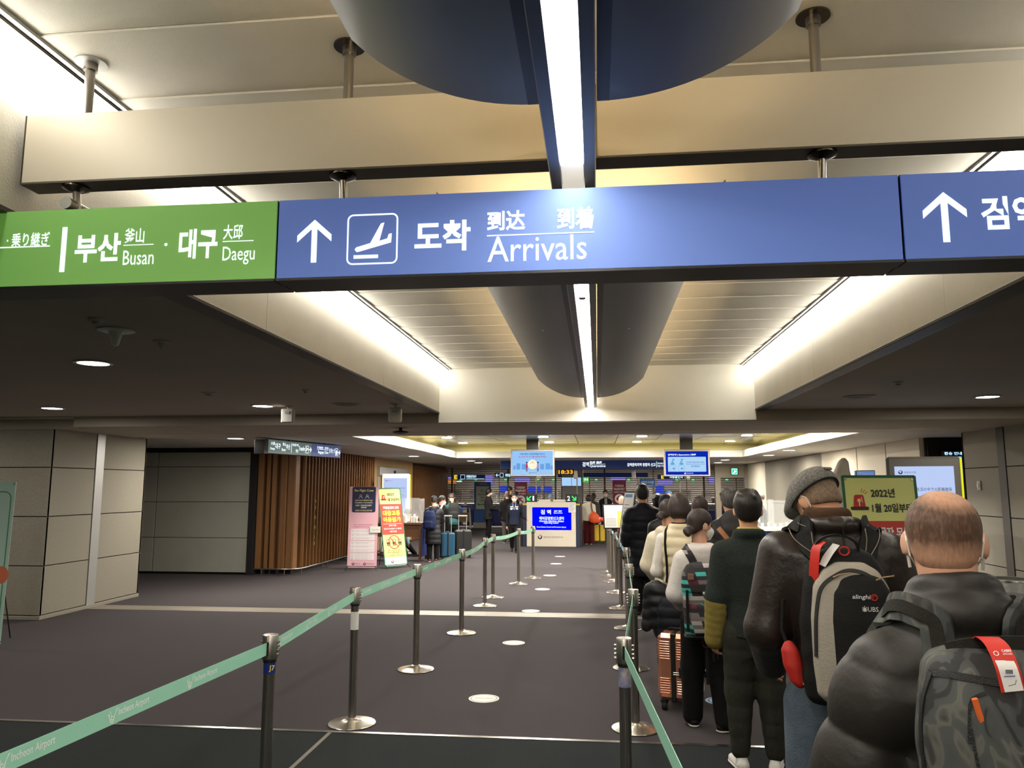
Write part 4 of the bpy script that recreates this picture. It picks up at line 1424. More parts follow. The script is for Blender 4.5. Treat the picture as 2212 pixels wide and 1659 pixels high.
P.poly([(-.24, 1.06), (-.15, 1.12), (-.15, 1.08), (.22, 1.08), (.22, 1.04), (-.15, 1.04), (-.15, 1.0)], mat('totem_arrow', (60, 150, 80), .6))
P.disc(-.2, 1.99, .045, M_redv)
P.text('Information', -.13, 1.96, .06, M_letw, .34, .01)
bird(P, -.18, .1, .06, M_letgrey)
P.text('Incheon Airport', -.1, .10, .045, M_letgrey, .3)
P.build(t, 'print')
M_maroon = mat('maroon_vinyl', (136, 30, 62), .55)
for px0, px1, py0, py1, Y, ang, lab in ((1111, 1139, 1042, 1088, 30.5, math.radians(50), 'maroon foreign passport banner behind the walking guard'), (1323, 1353, 1038, 1085, 29.5, math.radians(90), 'maroon foreign passport banner behind the red sleeve')):
    a, b = at(px0, py0, Y), at(px1, py1, Y)
    t = thing('passport_banner', lab, 'banner', ((a.x + b.x) / 2, Y, 0))
    w = b.x - a.x
    MB().box(-w / 2, w / 2, 0, .02, b.z - .3, a.z, .004).build('board', M_maroon, t)
    MB().cyl((0, .05, 0), (0, .05, a.z - .1), .02, n=10).lathe([(.18, 0), (.18, .015), (.03, .03)], 20, (0, .05, 0)).build('stand', M_steel_d, t)
    P = Print(-.002)
    h = a.z - b.z
    P.text('FOREIGN', 0, a.z - h * .30, h * .11, M_letw, w * .64, .03, 'C')
    P.text('PASSPORT', 0, a.z - h * .45, h * .11, M_letw, w * .80, .03, 'C')
    P.text('外国护照 外国旅券', 0, a.z - h * .57, h * .07, M_letw, w * .8, .01, 'C')
    P.disc(0, a.z - h * .84, h * .22, M_letw)
    P.y0 = -.004
    P.arrow(0, a.z - h * .84, h * .32, M_maroon, ang, .2)
    P.build(t, 'print')
a, b = at(1383, 1036, 29), at(1414, 1052, 29)
t = thing('passport_sign', 'blue Korean passport sign above the queue', 'sign', ((a.x + b.x) / 2, 29, 0))
MB().box(-.28, .28, 0, .03, b.z, a.z + .02, .004).build('board', mat('passport_blue', (30, 78, 130), .5, emit=.15), t)
MB().cyl((0, .05, 0), (0, .05, b.z + .1), .02, n=10).lathe([(.18, 0), (.18, .015), (.03, .03)], 20, (0, .05, 0)).build('stand', M_steel_d, t)
P = Print(-.002)
P.text('대한민국여권', 0, b.z + .12, .10, M_letw, .46, .02, 'C')
P.text('KOREAN PASSPORT', 0, b.z + .03, .05, M_letw, .44, .01, 'C')
P.build(t, 'print')


def hall_board(label, x0, x1, y0, y1, Y, face, name='hall_sign', texts=(), cat='sign', depth=.08):
    a, b = at(x0, y0, Y), at(x1, y1, Y)
    t = thing(name, label, cat, ((a.x + b.x) / 2, Y, b.z))
    w, h = b.x - a.x, a.z - b.z
    MB().box(-w / 2, w / 2, 0, depth, 0, h, .004).build('housing', M_black, t)
    MB().box(-w / 2 + .01, w / 2 - .01, -.004, .002, .01, h - .01).build('face', face, t)
    if texts:
        P = Print(-.006)
        for tx, u0, u1, v0, v1, m, bd in texts:
            if tx == '<':
                P.arrow(-w / 2 + (u0 + u1) / 2 * w, (v0 + v1) / 2 * h, (v1 - v0) * h, m, PI / 2)
            elif tx == '[':
                P.rframe(-w / 2 + u0 * w, -w / 2 + u1 * w, v0 * h, v1 * h, .02, .015, m)
            elif tx == '#':
                P.rect(-w / 2 + u0 * w, -w / 2 + u1 * w, v0 * h, v1 * h, m)
            else:
                P.text(tx, -w / 2 + u0 * w, v0 * h, (v1 - v0) * h, m, (u1 - u0) * w, bd)
        P.build(t)
    return t, w, h


F_navy = mat('hall_navy', (16, 26, 62), .4, emit=.3, ecol=(16, 26, 66))
G_vio = glow('violet_led_board', (150, 140, 255), .9)
G_yel = glow('yellow_led', (255, 220, 40), 1.1)
G_org = glow('orange_led', (240, 150, 60), .9)
G_cy = glow('cyan_white_led', (200, 245, 255), 1.2)
G_bl = glow('blue_screen_led', (60, 84, 230), .8)
hall_board('navy gate board with a yellow letter E by the oak wall', 980, 1048, 1025, 1036, 36.2, F_navy, texts=(('E', .02, .12, .1, .9, G_yel, .03), ('[', .22, .36, .1, .95, G_cy, 0), ('자동출입국심사', .40, .72, .35, .9, G_cy, .03), ('#', .40, .98, .12, .2, G_cy, 0)))
hall_board('navy toilet direction board with a white arrow', 1069, 1103, 1021, 1032, 33.5, F_navy, texts=(('<', .04, .28, .15, .85, G_cy, 0), ('[', .32, .55, .1, .9, G_cy, 0), ('화장실', .66, .98, .2, .8, G_cy, .03)))
hall_board('navy board with a yellow letter E behind the cream vest', 1420, 1478, 1026, 1035, 36.2, F_navy, texts=(('E', .14, .24, .1, .9, G_yel, .03), ('자동출입국', .45, .95, .2, .8, G_cy, .03)))
hall_board('long navy fascia board above the shutters', 1205, 1400, 1021, 1031, 36.3, mat('hall_navy2', (18, 34, 80), .5, emit=.15, ecol=(18, 34, 84)))
for x0, x1, y0, y1, g_, lab in ((958, 978, 1029, 1036, G_vio, 'small violet LED panel beside the oak wall'), (957, 986, 1036, 1045, G_org, 'orange and yellow LED panel beside the oak wall'), (1048, 1065, 1026, 1048, G_vio, 'violet LED panel above the information totem'),
                                (1111, 1145, 1031, 1046, G_vio, 'violet LED panel above the maroon banner'), (1318, 1352, 1030, 1040, G_vio, 'violet LED panel beside the red sleeve queue'), (1420, 1454, 1036, 1048, G_vio, 'violet LED panel behind the black down coat'),
                                (1530, 1546, 1029, 1046, G_vio, 'violet LED panel beside the portal'), (1080, 1100, 1050, 1064, G_bl, 'blue booth screen behind the dark haired group'), (1141, 1168, 1051, 1064, G_bl, 'blue booth screen left of the metal column'),
                                (1175, 1193, 1051, 1064, G_bl, 'blue booth screen next to the metal column'), (1416, 1435, 1050, 1066, G_bl, 'blue booth screen behind the queue'), (986, 998, 1037, 1042, G_cy, 'small white indicator panel near the letter E')):
    hall_board(lab, x0, x1, y0, y1, 36.75, g_, 'led_display', cat='screen', depth=.05)
for k, px in enumerate((995, 1028, 1092, 1162, 1195, 1288, 1358, 1389, 1462, 1497, 1570)):
    p = at(px, 1036.5, 36.5)
    t = thing('lane_lamp', 'green oval lane lamp on the booth shutters', 'lamp', tuple(p), group='green lane lamps')
    MB().box(-.10, .10, .0, .05, -.03, .06, .01).build('housing', M_black, t)
    MB().ellipsoid((0, 0, .012), (.085, .02, .034), 16, 8).build('lens', glow('green_lamp', (60, 230, 120), 1.3), t)
# steel column and its screens
t = thing('steel_column', 'brushed steel column between the booth shutters', 'column', (at(1236, 1060, 34).x, 34, 0))
MB().box(-.48, .48, 0, .8, 0, 2.92, .05).build('cladding', M_alu, t)
MB().box(-.49, .49, -.01, .81, 1.02, 1.04).build('band', M_steel_d, t)
hall_board('pale blue double screen on the steel column', 1213, 1256, 1031, 1050, 33.9, glow('pale_screen', (170, 210, 250), .95), 'wall_screen', cat='screen', texts=(('#', .49, .51, .02, .98, M_alu, 0),))
hall_board('green sign on the steel column', 1258, 1273, 1030, 1043, 33.8, glow('green_sign', (90, 190, 70), .7), 'exit_board', texts=(('안내', .2, .8, .3, .8, M_wht, .02),))
hall_board('green running man exit sign on the portal', 1579, 1594, 1011, 1026, 29.67, glow('exit_green', (40, 220, 170), 1.0), 'exit_sign', texts=(('[', .08, .92, .1, .9, M_wht, 0), ('#', .45, .6, .3, .75, M_wht, 0), ('#', .3, .45, .15, .4, M_wht, 0), ('#', .6, .75, .4, .6, M_wht, 0)))
# booths behind the shutters
for k, x in enumerate((-7.6, -5.4, -3.2, -1.0, 1.3, 3.6, 5.9)):
    t = thing('immigration_booth', 'navy immigration booth with pale top behind the shutters', 'booth', (x, 37.6, 0), group='immigration booths')
    MB().box(-.95, .95, 0, .7, 0, 1.0, .01).build('counter', mat('booth_navy', (28, 44, 110), .5), t)
    MB().box(-1.0, 1.0, -.06, .76, 1.0, 1.06, .01).build('top', mat('booth_top', (196, 190, 178), .5), t)
    MB().box(-.9, .9, .6, .64, 1.06, 1.7).build('back_screen', mat('booth_back', (176, 170, 160) if k % 2 else (90, 86, 84), .5), t)
    MB().box(-.5, -.1, .2, .24, 1.08, 1.36, .01).box(-.33, -.27, .2, .26, 1.04, 1.1).build('terminal', M_black, t)
    MB().box(.25, .5, .1, .14, 1.06, 1.45).build('notice', M_paper, t)
    MB().box(.62, .66, 0, .04, 1.06, 2.3).build('post', M_steel_d, t)
# writing tables left of the totem
for k, x in enumerate((-6.9, -6.0)):
    t = thing('writing_table', 'blue topped writing table with pale legs left of the totem', 'table', (x, 34.2 + k * .5, 0), group='writing tables')
    MB().box(-.42, .42, -.25, .25, .96, 1.02, .006).build('top', mat('table_blue', (32, 60, 160), .5), t)
    for sx in (-1, 1):
        MB().cyl((sx * .32, -.15, 0), (sx * .26, -.05, .97), .025, n=8).build('leg', M_plastw, t)
        MB().cyl((sx * .32, .15, 0), (sx * .26, .05, .97), .025, n=8).build('leg', M_plastw, t)
    MB().box(-.3, .3, .1, .14, .3, .7).build('modesty_panel', M_tan, t)
# unseen panel lights added to brighten the back hall
for x in (-5, -1.5, 2, 5.5):
    t = thing('booth_fill_light', 'flat white panel light over the immigration booths', 'ceiling light', (x, 38.4, 2.915), group='panel lights of the back hall')
    MB().box(-.6, .6, -.6, .6, -.02, .0, .004).build('frame', M_plastw, t)
    MB().box(-.55, .55, -.55, .55, -.026, -.019).build('diffuser', M_lamp, t)
    area(t, (0, 0, -.04), 1.0, 1.0, 260)

# ================================================================== RIGHT SIDE COUNTERS
t = thing('service_counter', 'navy service counter with white top on the right', 'counter', (3.85, 17.8, 0))
MB().box(-.75, .75, -.3, .35, 0, .90, .006).build('body', mat('counter_blue', (44, 58, 140), .5), t)
MB().box(-.8, .8, -.35, .4, .90, .96, .006).build('top', M_plastw, t)
for x in (-.4, .0, .4):
    MB().box(x - .004, x + .004, -.302, -.30, .05, .88).box(x - .06, x + .0, -.306, -.30, .3, .6).build('panel_trim', M_paper, t)
t = thing('acrylic_screen', 'clear acrylic screens on the navy service counter', 'sneeze screen', (3.85, 17.9, .96))
for x in (-.5, 0, .5):
    MB().box(x - .003, x + .003, -.25, .3, 0, .62).build('side_sheet', M_glassy, t)
MB().box(-.7, .7, -.255, -.25, 0, .6).build('front_sheet', M_glassy, t)
n = MB().box(-.62, -.30, -.262, -.256, .12, .52).build('notice', M_paper, t)
P = Print(-.264)
P.rect(-.58, -.50, .16, .48, M_redv)
for k in range(6):
    P.rect(-.46, -.34, .18 + k * .05, .19 + k * .05, M_letgrey)
P.build(n, 'print')
for k in range(7):
    t = thing('paper_cup', 'white paper cup on the navy service counter', 'cup', (3.45 + .13 * k, 17.53 + .03 * (k % 2), .96), 0, 'paper cups on the service counter')
    MB().lathe([(.026, 0), (.036, .09 + .015 * (k % 3))], 14).build('cup_body', M_paper, t, smooth=True)
    MB().tube([(.036 * math.cos(a), .036 * math.sin(a), .09 + .015 * (k % 3)) for a in np.linspace(0, 2 * PI, 15)[:-1]], .003, 6, True).build('cup_rim', M_paper, t)
t = thing('form_stack', 'yellow form stack on the navy service counter', 'forms', (3.25, 17.54, .96))
for k in range(3):
    MB().box(-.12 + .006 * k, .12 - .004 * k, -.08, .08, k * .016, k * .016 + .015, .002).build('sheaf', mat('yellow_form', (222, 206, 120), .6), t)

t = thing('equipment_shelf', 'white topped equipment shelf with dark gear beneath', 'shelf', (3.80, 12.0, 0))
MB().box(-.75, .75, -.3, .35, 1.50, 1.62, .006).build('top', M_plastw, t)
for x in (-.7, .64):
    MB().box(x, x + .06, -.25, .3, 0, 1.5, .004).build('leg', M_steel_d, t)
MB().box(-.7, .7, -.1, .3, .6, .64, .004).box(-.7, .7, -.1, .3, 1.05, 1.09, .004).build('lower_shelf', M_steel_d, t)
MB().box(-.6, -.15, -.2, .2, 1.09, 1.44, .02).build('gear_box', M_black, t)
MB().box(.0, .35, -.2, .2, 1.09, 1.40, .02).build('gear_box', mat('grey_gear', (90, 90, 92), .5), t)
# ================================================================== PEOPLE: smooth bodies and clothes
V3 = lambda *a: np.array(a, float)


def rcone(a, b, ra, rb, k=.02, op='u', quilt=None, flat=None):
    """tapered limb from a to b; quilt = (depth, pitch) puffs it; flat = (axis, factor) squashes it"""
    a, b = np.asarray(a, float), np.asarray(b, float)
    ba = b - a
    L2 = max(1e-9, float(ba @ ba))
    L = math.sqrt(L2)

    def fn(X, Y, Z):
        px, py, pz = X - a[0], Y - a[1], Z - a[2]
        t = np.clip((px * ba[0] + py * ba[1] + pz * ba[2]) / L2, 0, 1)
        r = ra + (rb - ra) * t
        if quilt:
            r = r + quilt[0] * (np.abs(np.sin(PI * t * L / quilt[1])) ** .6 - .6)
        dx, dy, dz = px - ba[0] * t, py - ba[1] * t, pz - ba[2] * t
        if flat is not None:
            n, f = flat
            w = (dx * n[0] + dy * n[1] + dz * n[2]) * (1 / f - 1)
            dx, dy, dz = dx + n[0] * w, dy + n[1] * w, dz + n[2] * w
        return np.sqrt(dx * dx + dy * dy + dz * dz) - r
    R = max(ra, rb) + (quilt[0] if quilt else 0)
    return (fn, np.minimum(a, b) - R, np.maximum(a, b) + R, k, op)


def ell(c, r, k=.02, op='u', R=None):
    c, r = np.asarray(c, float), np.asarray(r, float)
    Rm = np.eye(3) if R is None else np.asarray(R, float)

    def fn(X, Y, Z):
        px, py, pz = X - c[0], Y - c[1], Z - c[2]
        u = (px * Rm[0, 0] + py * Rm[1, 0] + pz * Rm[2, 0]) / r[0]
        v = (px * Rm[0, 1] + py * Rm[1, 1] + pz * Rm[2, 1]) / r[1]
        w = (px * Rm[0, 2] + py * Rm[1, 2] + pz * Rm[2, 2]) / r[2]
        q = np.sqrt(u * u + v * v + w * w)
        g = np.sqrt((u / r[0]) ** 2 + (v / r[1]) ** 2 + (w / r[2]) ** 2) + 1e-9
        return q * (q - 1) / g
    m = float(r.max())
    return (fn, c - m, c + m, k, op)


def loft(zs, rx, ry, cx=0., cy=0., k=.02, op='u', n=2.0, quilt=None, wob=0.0):
    """upright body: elliptical cross-sections along z"""
    zs = np.asarray(zs, float)
    o = np.ones_like(zs)
    rx, ry, cx, cy = rx * o, ry * o, np.asarray(cx) * o, np.asarray(cy) * o

    def fn(X, Y, Z):
        z = Z.ravel()
        a, b = np.interp(z, zs, rx), np.interp(z, zs, ry)
        if quilt:
            q = quilt[0] * (np.abs(np.sin(PI * (z - quilt[2] if len(quilt) > 2 else z) / quilt[1])) ** .55 - .6)
            a, b = a + q, b + q
        x0, y0 = np.interp(z, zs, cx), np.interp(z, zs, cy)
        sh = (1, 1, -1)
        a, b, x0, y0 = a.reshape(sh), b.reshape(sh), x0.reshape(sh), y0.reshape(sh)
        u, v = np.abs(X - x0) / a, np.abs(Y - y0) / b
        d = ((u ** n + v ** n) ** (1 / n) - 1) * np.minimum(a, b)
        if wob:
            d = d + wob * (np.sin(9 * X + 31 * Z + 4 * np.sin(7 * Z)) * np.sin(11 * Y + 17 * Z) )
        return np.maximum(d, np.maximum(zs[0] - Z, Z - zs[-1]) * np.ones_like(d))
    q = (quilt[0] if quilt else 0) + .01
    lo = V3((cx - rx).min() - q, (cy - ry).min() - q, zs[0])
    hi = V3((cx + rx).max() + q, (cy + ry).max() + q, zs[-1])
    return (fn, lo, hi, k, op)


def cut(fn):
    """keep only where fn(X, Y, Z) <= 0"""
    return (fn, None, None, 0, 'i')


def polygonize(prims, vox):
    P = [p for p in prims if p[4] == 'u']
    lo = np.min([p[1] for p in P], 0) - 2.5 * vox
    hi = np.max([p[2] for p in P], 0) + 2.5 * vox
    n = np.ceil((hi - lo) / vox).astype(int) + 1
    ax = [lo[i] + vox * np.arange(n[i]) for i in range(3)]
    F = np.full(n, 9.0, np.float32)
    for fn, plo, phi, k, op in prims:
        if op == 'i':
            F = np.maximum(F, fn(ax[0][:, None, None], ax[1][None, :, None], ax[2][None, None, :]))
            continue
        m = k + 2.5 * vox
        i0 = np.clip(np.floor((plo - m - lo) / vox).astype(int), 0, n - 1)
        i1 = np.clip(np.ceil((phi + m - lo) / vox).astype(int) + 1, 1, n)
        sl = tuple(slice(i0[i], i1[i]) for i in range(3))
        d = fn(ax[0][sl[0]][:, None, None], ax[1][sl[1]][None, :, None], ax[2][sl[2]][None, None, :])
        A = F[sl]
        if op == 's':
            d = -d
            h = np.clip(.5 + .5 * (A - d) / max(k, 1e-6), 0, 1)
            F[sl] = d * (1 - h) + A * h + k * h * (1 - h)
        else:
            h = np.clip(.5 + .5 * (d - A) / max(k, 1e-6), 0, 1)
            F[sl] = d * (1 - h) + A * h - k * h * (1 - h)
    return surface_nets(F, lo, vox)


def surface_nets(F, lo, vox):
    F[0], F[-1], F[:, 0], F[:, -1], F[:, :, 0], F[:, :, -1] = 1, 1, 1, 1, 1, 1
    S_ = F < 0
    c = np.zeros(np.array(F.shape) - 1, np.int8)
    for i in (0, 1):
        for j in (0, 1):
            for k in (0, 1):
                c += S_[i:F.shape[0] - 1 + i, j:F.shape[1] - 1 + j, k:F.shape[2] - 1 + k]
    act = (c > 0) & (c < 8)
    idx = np.argwhere(act)
    cid = np.full(act.shape, -1, np.int32)
    cid[act] = np.arange(len(idx))
    val = {}
    for i in (0, 1):
        for j in (0, 1):
            for k in (0, 1):
                val[(i, j, k)] = F[idx[:, 0] + i, idx[:, 1] + j, idx[:, 2] + k]
    acc = np.zeros((len(idx), 3))
    cnt = np.zeros(len(idx))
    for a in range(3):
        for p in (0, 1):
            for q in (0, 1):
                c0 = [p, q]
                c0.insert(a, 0)
                c1 = [p, q]
                c1.insert(a, 1)
                v0, v1 = val[tuple(c0)], val[tuple(c1)]
                x = (v0 < 0) != (v1 < 0)
                t = np.where(x, v0 / np.where(x, v0 - v1, 1), 0)
                pt = np.tile(np.array(c0, float), (len(idx), 1))
                pt[:, a] = t
                acc += pt * x[:, None]
                cnt += x
    V = lo + (idx + acc / np.maximum(cnt, 1)[:, None]) * vox
    faces = []
    for a in range(3):
        b, d = [(1, 2), (2, 0), (0, 1)][a]
        s0 = [slice(1, -1)] * 3
        s0[a] = slice(0, -1)
        s1 = list(s0)
        s1[a] = slice(1, None)
        A, B = S_[tuple(s0)], S_[tuple(s1)]
        e = np.argwhere(A != B)
        if not len(e):
            continue
        off = np.ones(3, int)
        off[a] = 0
        e = e + off
        ins = S_[e[:, 0], e[:, 1], e[:, 2]]
        q = []
        for ob_, od in ((-1, -1), (0, -1), (0, 0), (-1, 0)):
            w = e.copy()
            w[:, b] += ob_
            w[:, d] += od
            q.append(cid[w[:, 0], w[:, 1], w[:, 2]])
        q = np.stack(q, 1)
        q[~ins] = q[~ins][:, ::-1]
        faces.append(q)
    Fc = np.concatenate(faces)
    # one relaxation step keeps the cloth smooth
    N = np.zeros_like(V)
    m = np.zeros(len(V))
    for i in range(4):
        np.add.at(N, Fc[:, i], V[Fc[:, (i + 1) % 4]] + V[Fc[:, (i + 3) % 4]])
        np.add.at(m, Fc[:, i], 2)
    V = V * .5 + N / np.maximum(m, 1)[:, None] * .5
    return V, Fc


def solid(name, prims, vox, material, parent=None, label=None):
    V, Fc = polygonize(prims, vox)
    me = bpy.data.meshes.new(name)
    me.vertices.add(len(V))
    me.vertices.foreach_set('co', V.astype(np.float32).ravel())
    me.loops.add(len(Fc) * 4)
    me.loops.foreach_set('vertex_index', Fc.astype(np.int32).ravel())
    me.polygons.add(len(Fc))
    me.polygons.foreach_set('loop_start', np.arange(0, len(Fc) * 4, 4, dtype=np.int32))
    me.update(calc_edges=True)
    me.shade_smooth()
    return ob(name, me, material, parent, label)


def cloth(name, col, rough=.85, **kw):
    kw.setdefault('bump', .25)
    kw.setdefault('bscale', 55)
    kw.setdefault('var', .10)
    kw.setdefault('vscale', 9)
    kw.setdefault('spec', .25)
    return mat(name, col, rough, **kw)


M_skin = mat('skin_light', (214, 164, 136), .55, var=.06, vscale=18, spec=.35)
M_skin2 = mat('skin_warm', (206, 152, 116), .55, var=.06, vscale=18, spec=.35)
M_hairk = mat('black_hair', (20, 17, 16), .58, var=.25, vscale=60, stretch=(1, 1, .12), bump=.35, bscale=130)
M_hairb = mat('dark_brown_hair', (46, 31, 24), .52, var=.3, vscale=60, stretch=(1, 1, .12), bump=.35, bscale=130)
M_hairg = mat('grey_hair', (96, 92, 88), .5, col2=(40, 38, 37), vscale=45, stretch=(1, 1, .2), bump=.4, bscale=130)
M_mask = mat('white_mask', (236, 234, 228), .7)
M_eye = mat('dark_eye', (24, 18, 16), .3)


def rotz(a):
    return np.array([[math.cos(a), -math.sin(a), 0], [math.sin(a), math.cos(a), 0], [0, 0, 1]])


def rotx(a):
    return np.array([[1, 0, 0], [0, math.cos(a), -math.sin(a)], [0, math.sin(a), math.cos(a)]])


def roty(a):
    return np.array([[math.cos(a), 0, math.sin(a)], [0, 1, 0], [-math.sin(a), 0, math.cos(a)]])


def unit(v):
    v = np.asarray(v, float)
    return v / np.linalg.norm(v)


def hand_prims(w, f, n, H, curl=.5, k=.006):
    """palm and five fingers from wrist w pointing along f, palm facing n"""
    f, n = unit(f), unit(n)
    n = unit(n - f * (f @ n))
    s = np.cross(f, n)
    u = H / 1.75
    out = [rcone(w, w + f * .075 * u, .026 * u, .034 * u, k, flat=(n, .55)),
           rcone(w + f * .03 * u, w + f * .078 * u, .028 * u, .034 * u, k, flat=(n, .55))]
    for i, (o, l) in enumerate(((-.030, .070), (-.010, .080), (.010, .075), (.029, .058))):
        b = w + f * .082 * u + s * o * u
        d1 = unit(f * math.cos(curl * .5) + n * math.sin(curl * .5) + s * o * 1.5)
        d2 = unit(f * math.cos(curl * 1.5) + n * math.sin(curl * 1.5) + s * o * 1.5)
        m = b + d1 * l * .5 * u
        out += [rcone(b, m, .0095 * u, .0088 * u, k * .6), rcone(m, m + d2 * l * .5 * u, .0088 * u, .0075 * u, k * .6)]
    b = w + f * .03 * u - s * .028 * u
    d1 = unit(f * .75 - s * .55 + n * .35)
    m = b + d1 * .04 * u
    out += [rcone(b, m, .0125 * u, .0105 * u, k), rcone(m, m + unit(f * .9 + n * .5) * .032 * u, .0105 * u, .0085 * u, k)]
    return out


def person(label, x, y, rz, H, c):
    """c: dict of the person's build, pose and clothes. Local frame: x right, y forward, z up"""
    t = thing('person', label, 'person', (x, y, 0), rz, c.get('group'))
    vox = c.get('vox', .014)
    w = c.get('w', 1.0)
    ly, lx = c.get('lean', .0), c.get('leanx', .0)
    hs = H / 1.75 * c.get('hs', 1.05)
    hw = c.get('hw', 1.0)
    zh = c.get('hip', .505) * H
    dz = zh - .505 * H
    zw, zc, zsh, zn = .60 * H + dz, .70 * H + dz, c.get('zsh', .778) * H + dz, .855 * H + dz
    drop = c.get('drop', 0.0)
    zw, zc, zsh, zn = zw - drop * .3, zc - drop * .65, zsh - drop * .95, zn - drop * 1.05
    sp = [zh - .06 * H, zh, zw, zc, zsh, zn]
    cyf = lambda z: ly * max(0., (z - zh) / (zsh - zh)) ** 1.15
    cxf = lambda z: lx * max(0., (z - zh) / (zsh - zh))
    sx = .093 * H * w * c.get('shoulder', 1.0)
    SH = {s: V3(cxf(zsh) + s * sx, cyf(zsh) - .004 * H, zsh) for s in (-1, 1)}
    J = {'sh': SH, 'H': H, 'cy': cyf, 'cx': cxf, 'z': (zh, zw, zc, zsh, zn)}
    # ---- arms
    L1, L2 = .168 * H, .150 * H
    arms = {}
    for s, key in ((-1, 'armL'), (1, 'armR')):
        d1, d2 = c.get(key, ((s * .13, .02, -1), (s * .02, .18, -1)))
        e = SH[s] + unit(d1) * L1
        wr = e + unit(d2) * L2
        arms[s] = (e, wr, unit(d2))
    J['arms'] = arms
    # ---- legs
    legs = {}
    for s, key in ((-1, 'legL'), (1, 'legR')):
        fx, fy, fz = c.get(key, (s * .055 * H * c.get('stance', 1.0), 0.0, 0.0))
        hp = V3(s * .052 * H * w, 0, zh)
        an = V3(fx, fy - .01, .05 * H + fz)
        kn = (hp + an) / 2 + V3(0, c.get('knee', .02) + (.05 if fz else 0), .0)
        legs[s] = (hp, kn, an)
    J['legs'] = legs
    # ---- head frame
    hc = V3(cxf(zn) + c.get('hx', 0.), cyf(zn) + c.get('hy', .012 * H), zn + .078 * H * c.get('neck', 1.0))
    R = rotz(c.get('yaw', 0.)) @ rotx(-c.get('pitch', 0.)) @ roty(c.get('roll', 0.))
    hp = lambda a, b, z: hc + R @ (V3(a, b, z) * hs)
    J['head'], J['R'], J['hp'], J['hs'] = hc, R, hp, hs
    # ---- the body: one continuous surface, skin
    b = []
    tz = [zh - .05 * H, zh, zw, zc, zsh, zn - .01 * H]
    b.append(loft(tz, np.array([.05, .066, .060, .076, .074, .03]) * H * w, np.array([.04, .055, .045, .055, .045, .03]) * H * w,
                  [cxf(z) for z in tz], [cyf(z) for z in tz], .03))
    b.append(rcone((cxf(zn), cyf(zn) - .005, zn - .04 * H), hp(0, -.02, -.05), .056 * hs * c.get('neckr', 1.), .054 * hs * c.get('neckr', 1.), .02))
    b += [ell(hp(0, -.012, .035), V3(.076 * hw, .095, .088) * hs, .02, R=R), ell(hp(0, .018, -.03), V3(.062 * hw, .072, .084) * hs, .025, R=R),
          ell(hp(0, .052, -.085), V3(.034, .03, .03) * hs, .02, R=R), rcone(hp(0, .086, .012), hp(0, .108, -.024), .008 * hs, .0135 * hs, .01),
          rcone(hp(-.02, .083, -.056), hp(.02, .083, -.056), .008 * hs, .008 * hs, .008)]
    for s in (-1, 1):
        b.append(ell(hp(s * .030, .100, .012), V3(.017, .014, .010) * hs, .008, 's', R))
        b.append(ell(hp(s * .079 * hw, -.012, -.006), V3(.010, .024, .034) * hs, .008, R=R @ rotz(s * -.45)))
        e, wr, f = arms[s]
        b += [rcone(SH[s], e, .040 * H * .7, .03 * H * .8, .02), rcone(e, wr, .026 * H, .017 * H, .015)]
        if c.get('hands', True):
            nrm = c.get('palm' + ('L' if s < 0 else 'R'), (-s * 1., .25, 0))
            b += hand_prims(wr, f, nrm, H, c.get('curl', .5))
        hp_, kn, an = legs[s]
        b += [rcone(hp_ - V3(0, 0, .02 * H), kn, .040 * H * w, .028 * H, .02), rcone(kn, an, .028 * H, .021 * H, .015)]
    o = solid('body', b, c.get('bvox', vox), c.get('skin', M_skin), t)
    # eyes
    if c.get('face'):
        for s in (-1, 1):
            MB().ellipsoid(hp(s * .030, .082, .012), (.012 * hs,) * 3, 10, 6).build('eye', M_eye, t, smooth=True)
            MB().tube([hp(s * .014, .094, .030), hp(s * .032, .094, .035), hp(s * .05, .084, .030)], .004 * hs, 6).build('eyebrow', c.get('hairm', M_hairk), t)
    # ---- trousers
    tr = c.get('trousers')
    if tr:
        r0, r1, r2 = tr.get('r', (.058, .044, .036))
        z0 = [zh - .10 * H, zh - .04 * H, zh + .02 * H, zw - .02 * H]
        p = [loft(z0, np.array([.075, .092, .092, .08]) * H * w, np.array([.05, .066, .068, .058]) * H * w, 0., [0, 0, 0, cyf(zw)], .03)]
        for s in (-1, 1):
            hp_, kn, an = legs[s]
            q = tr.get('quilt')
            an2 = an + V3(0, 0, tr.get('hem', .0) * H)
            p += [rcone(hp_ - V3(0, 0, .02 * H), kn, r0 * H * w, r1 * H * w, .03, quilt=q), rcone(kn, an2, r1 * H * w, r2 * H * w, .03, quilt=q)]
        solid('trousers', p, c.get('tvox', vox), tr['m'], t)
    # ---- shoes
    sm = c.get('shoes')
    if sm:
        for s, key in ((-1, 'toeL'), (1, 'toeR')):
            hp_, kn, an = legs[s]
            a = c.get(key, s * -.12)
            fz = an[2] - .05 * H
            d = rotz(a) @ V3(0, 1, 0)
            if fz > .03:
                d = unit(d + V3(0, 0, -.8))
            he = an + V3(0, -.0, -.05 * H + .030) - d * .035
            to = he + d * .175
            p = [rcone(he, to, .040, .034, .02, flat=(V3(0, 0, 1), .9)), rcone(he + V3(0, 0, .02), an + V3(0, 0, .005), .036, .034, .02)]
            p.append(cut(lambda X, Y, Z, zb=he[2] - .030 + min(0, d[2]) * .2: zb - Z + 0 * X + 0 * Y))
            o = solid('shoe', p, min(vox, .011), sm[0], t)
            if len(sm) > 1:
                q = [rcone(he - V3(0, 0, .018), to - V3(0, 0, .018), .044, .039, .01, flat=(V3(0, 0, 1), .32))]
                solid('sole', q, .009, sm[1], o)
    # ---- jacket / coat
    jk = c.get('jacket')
    jo = None
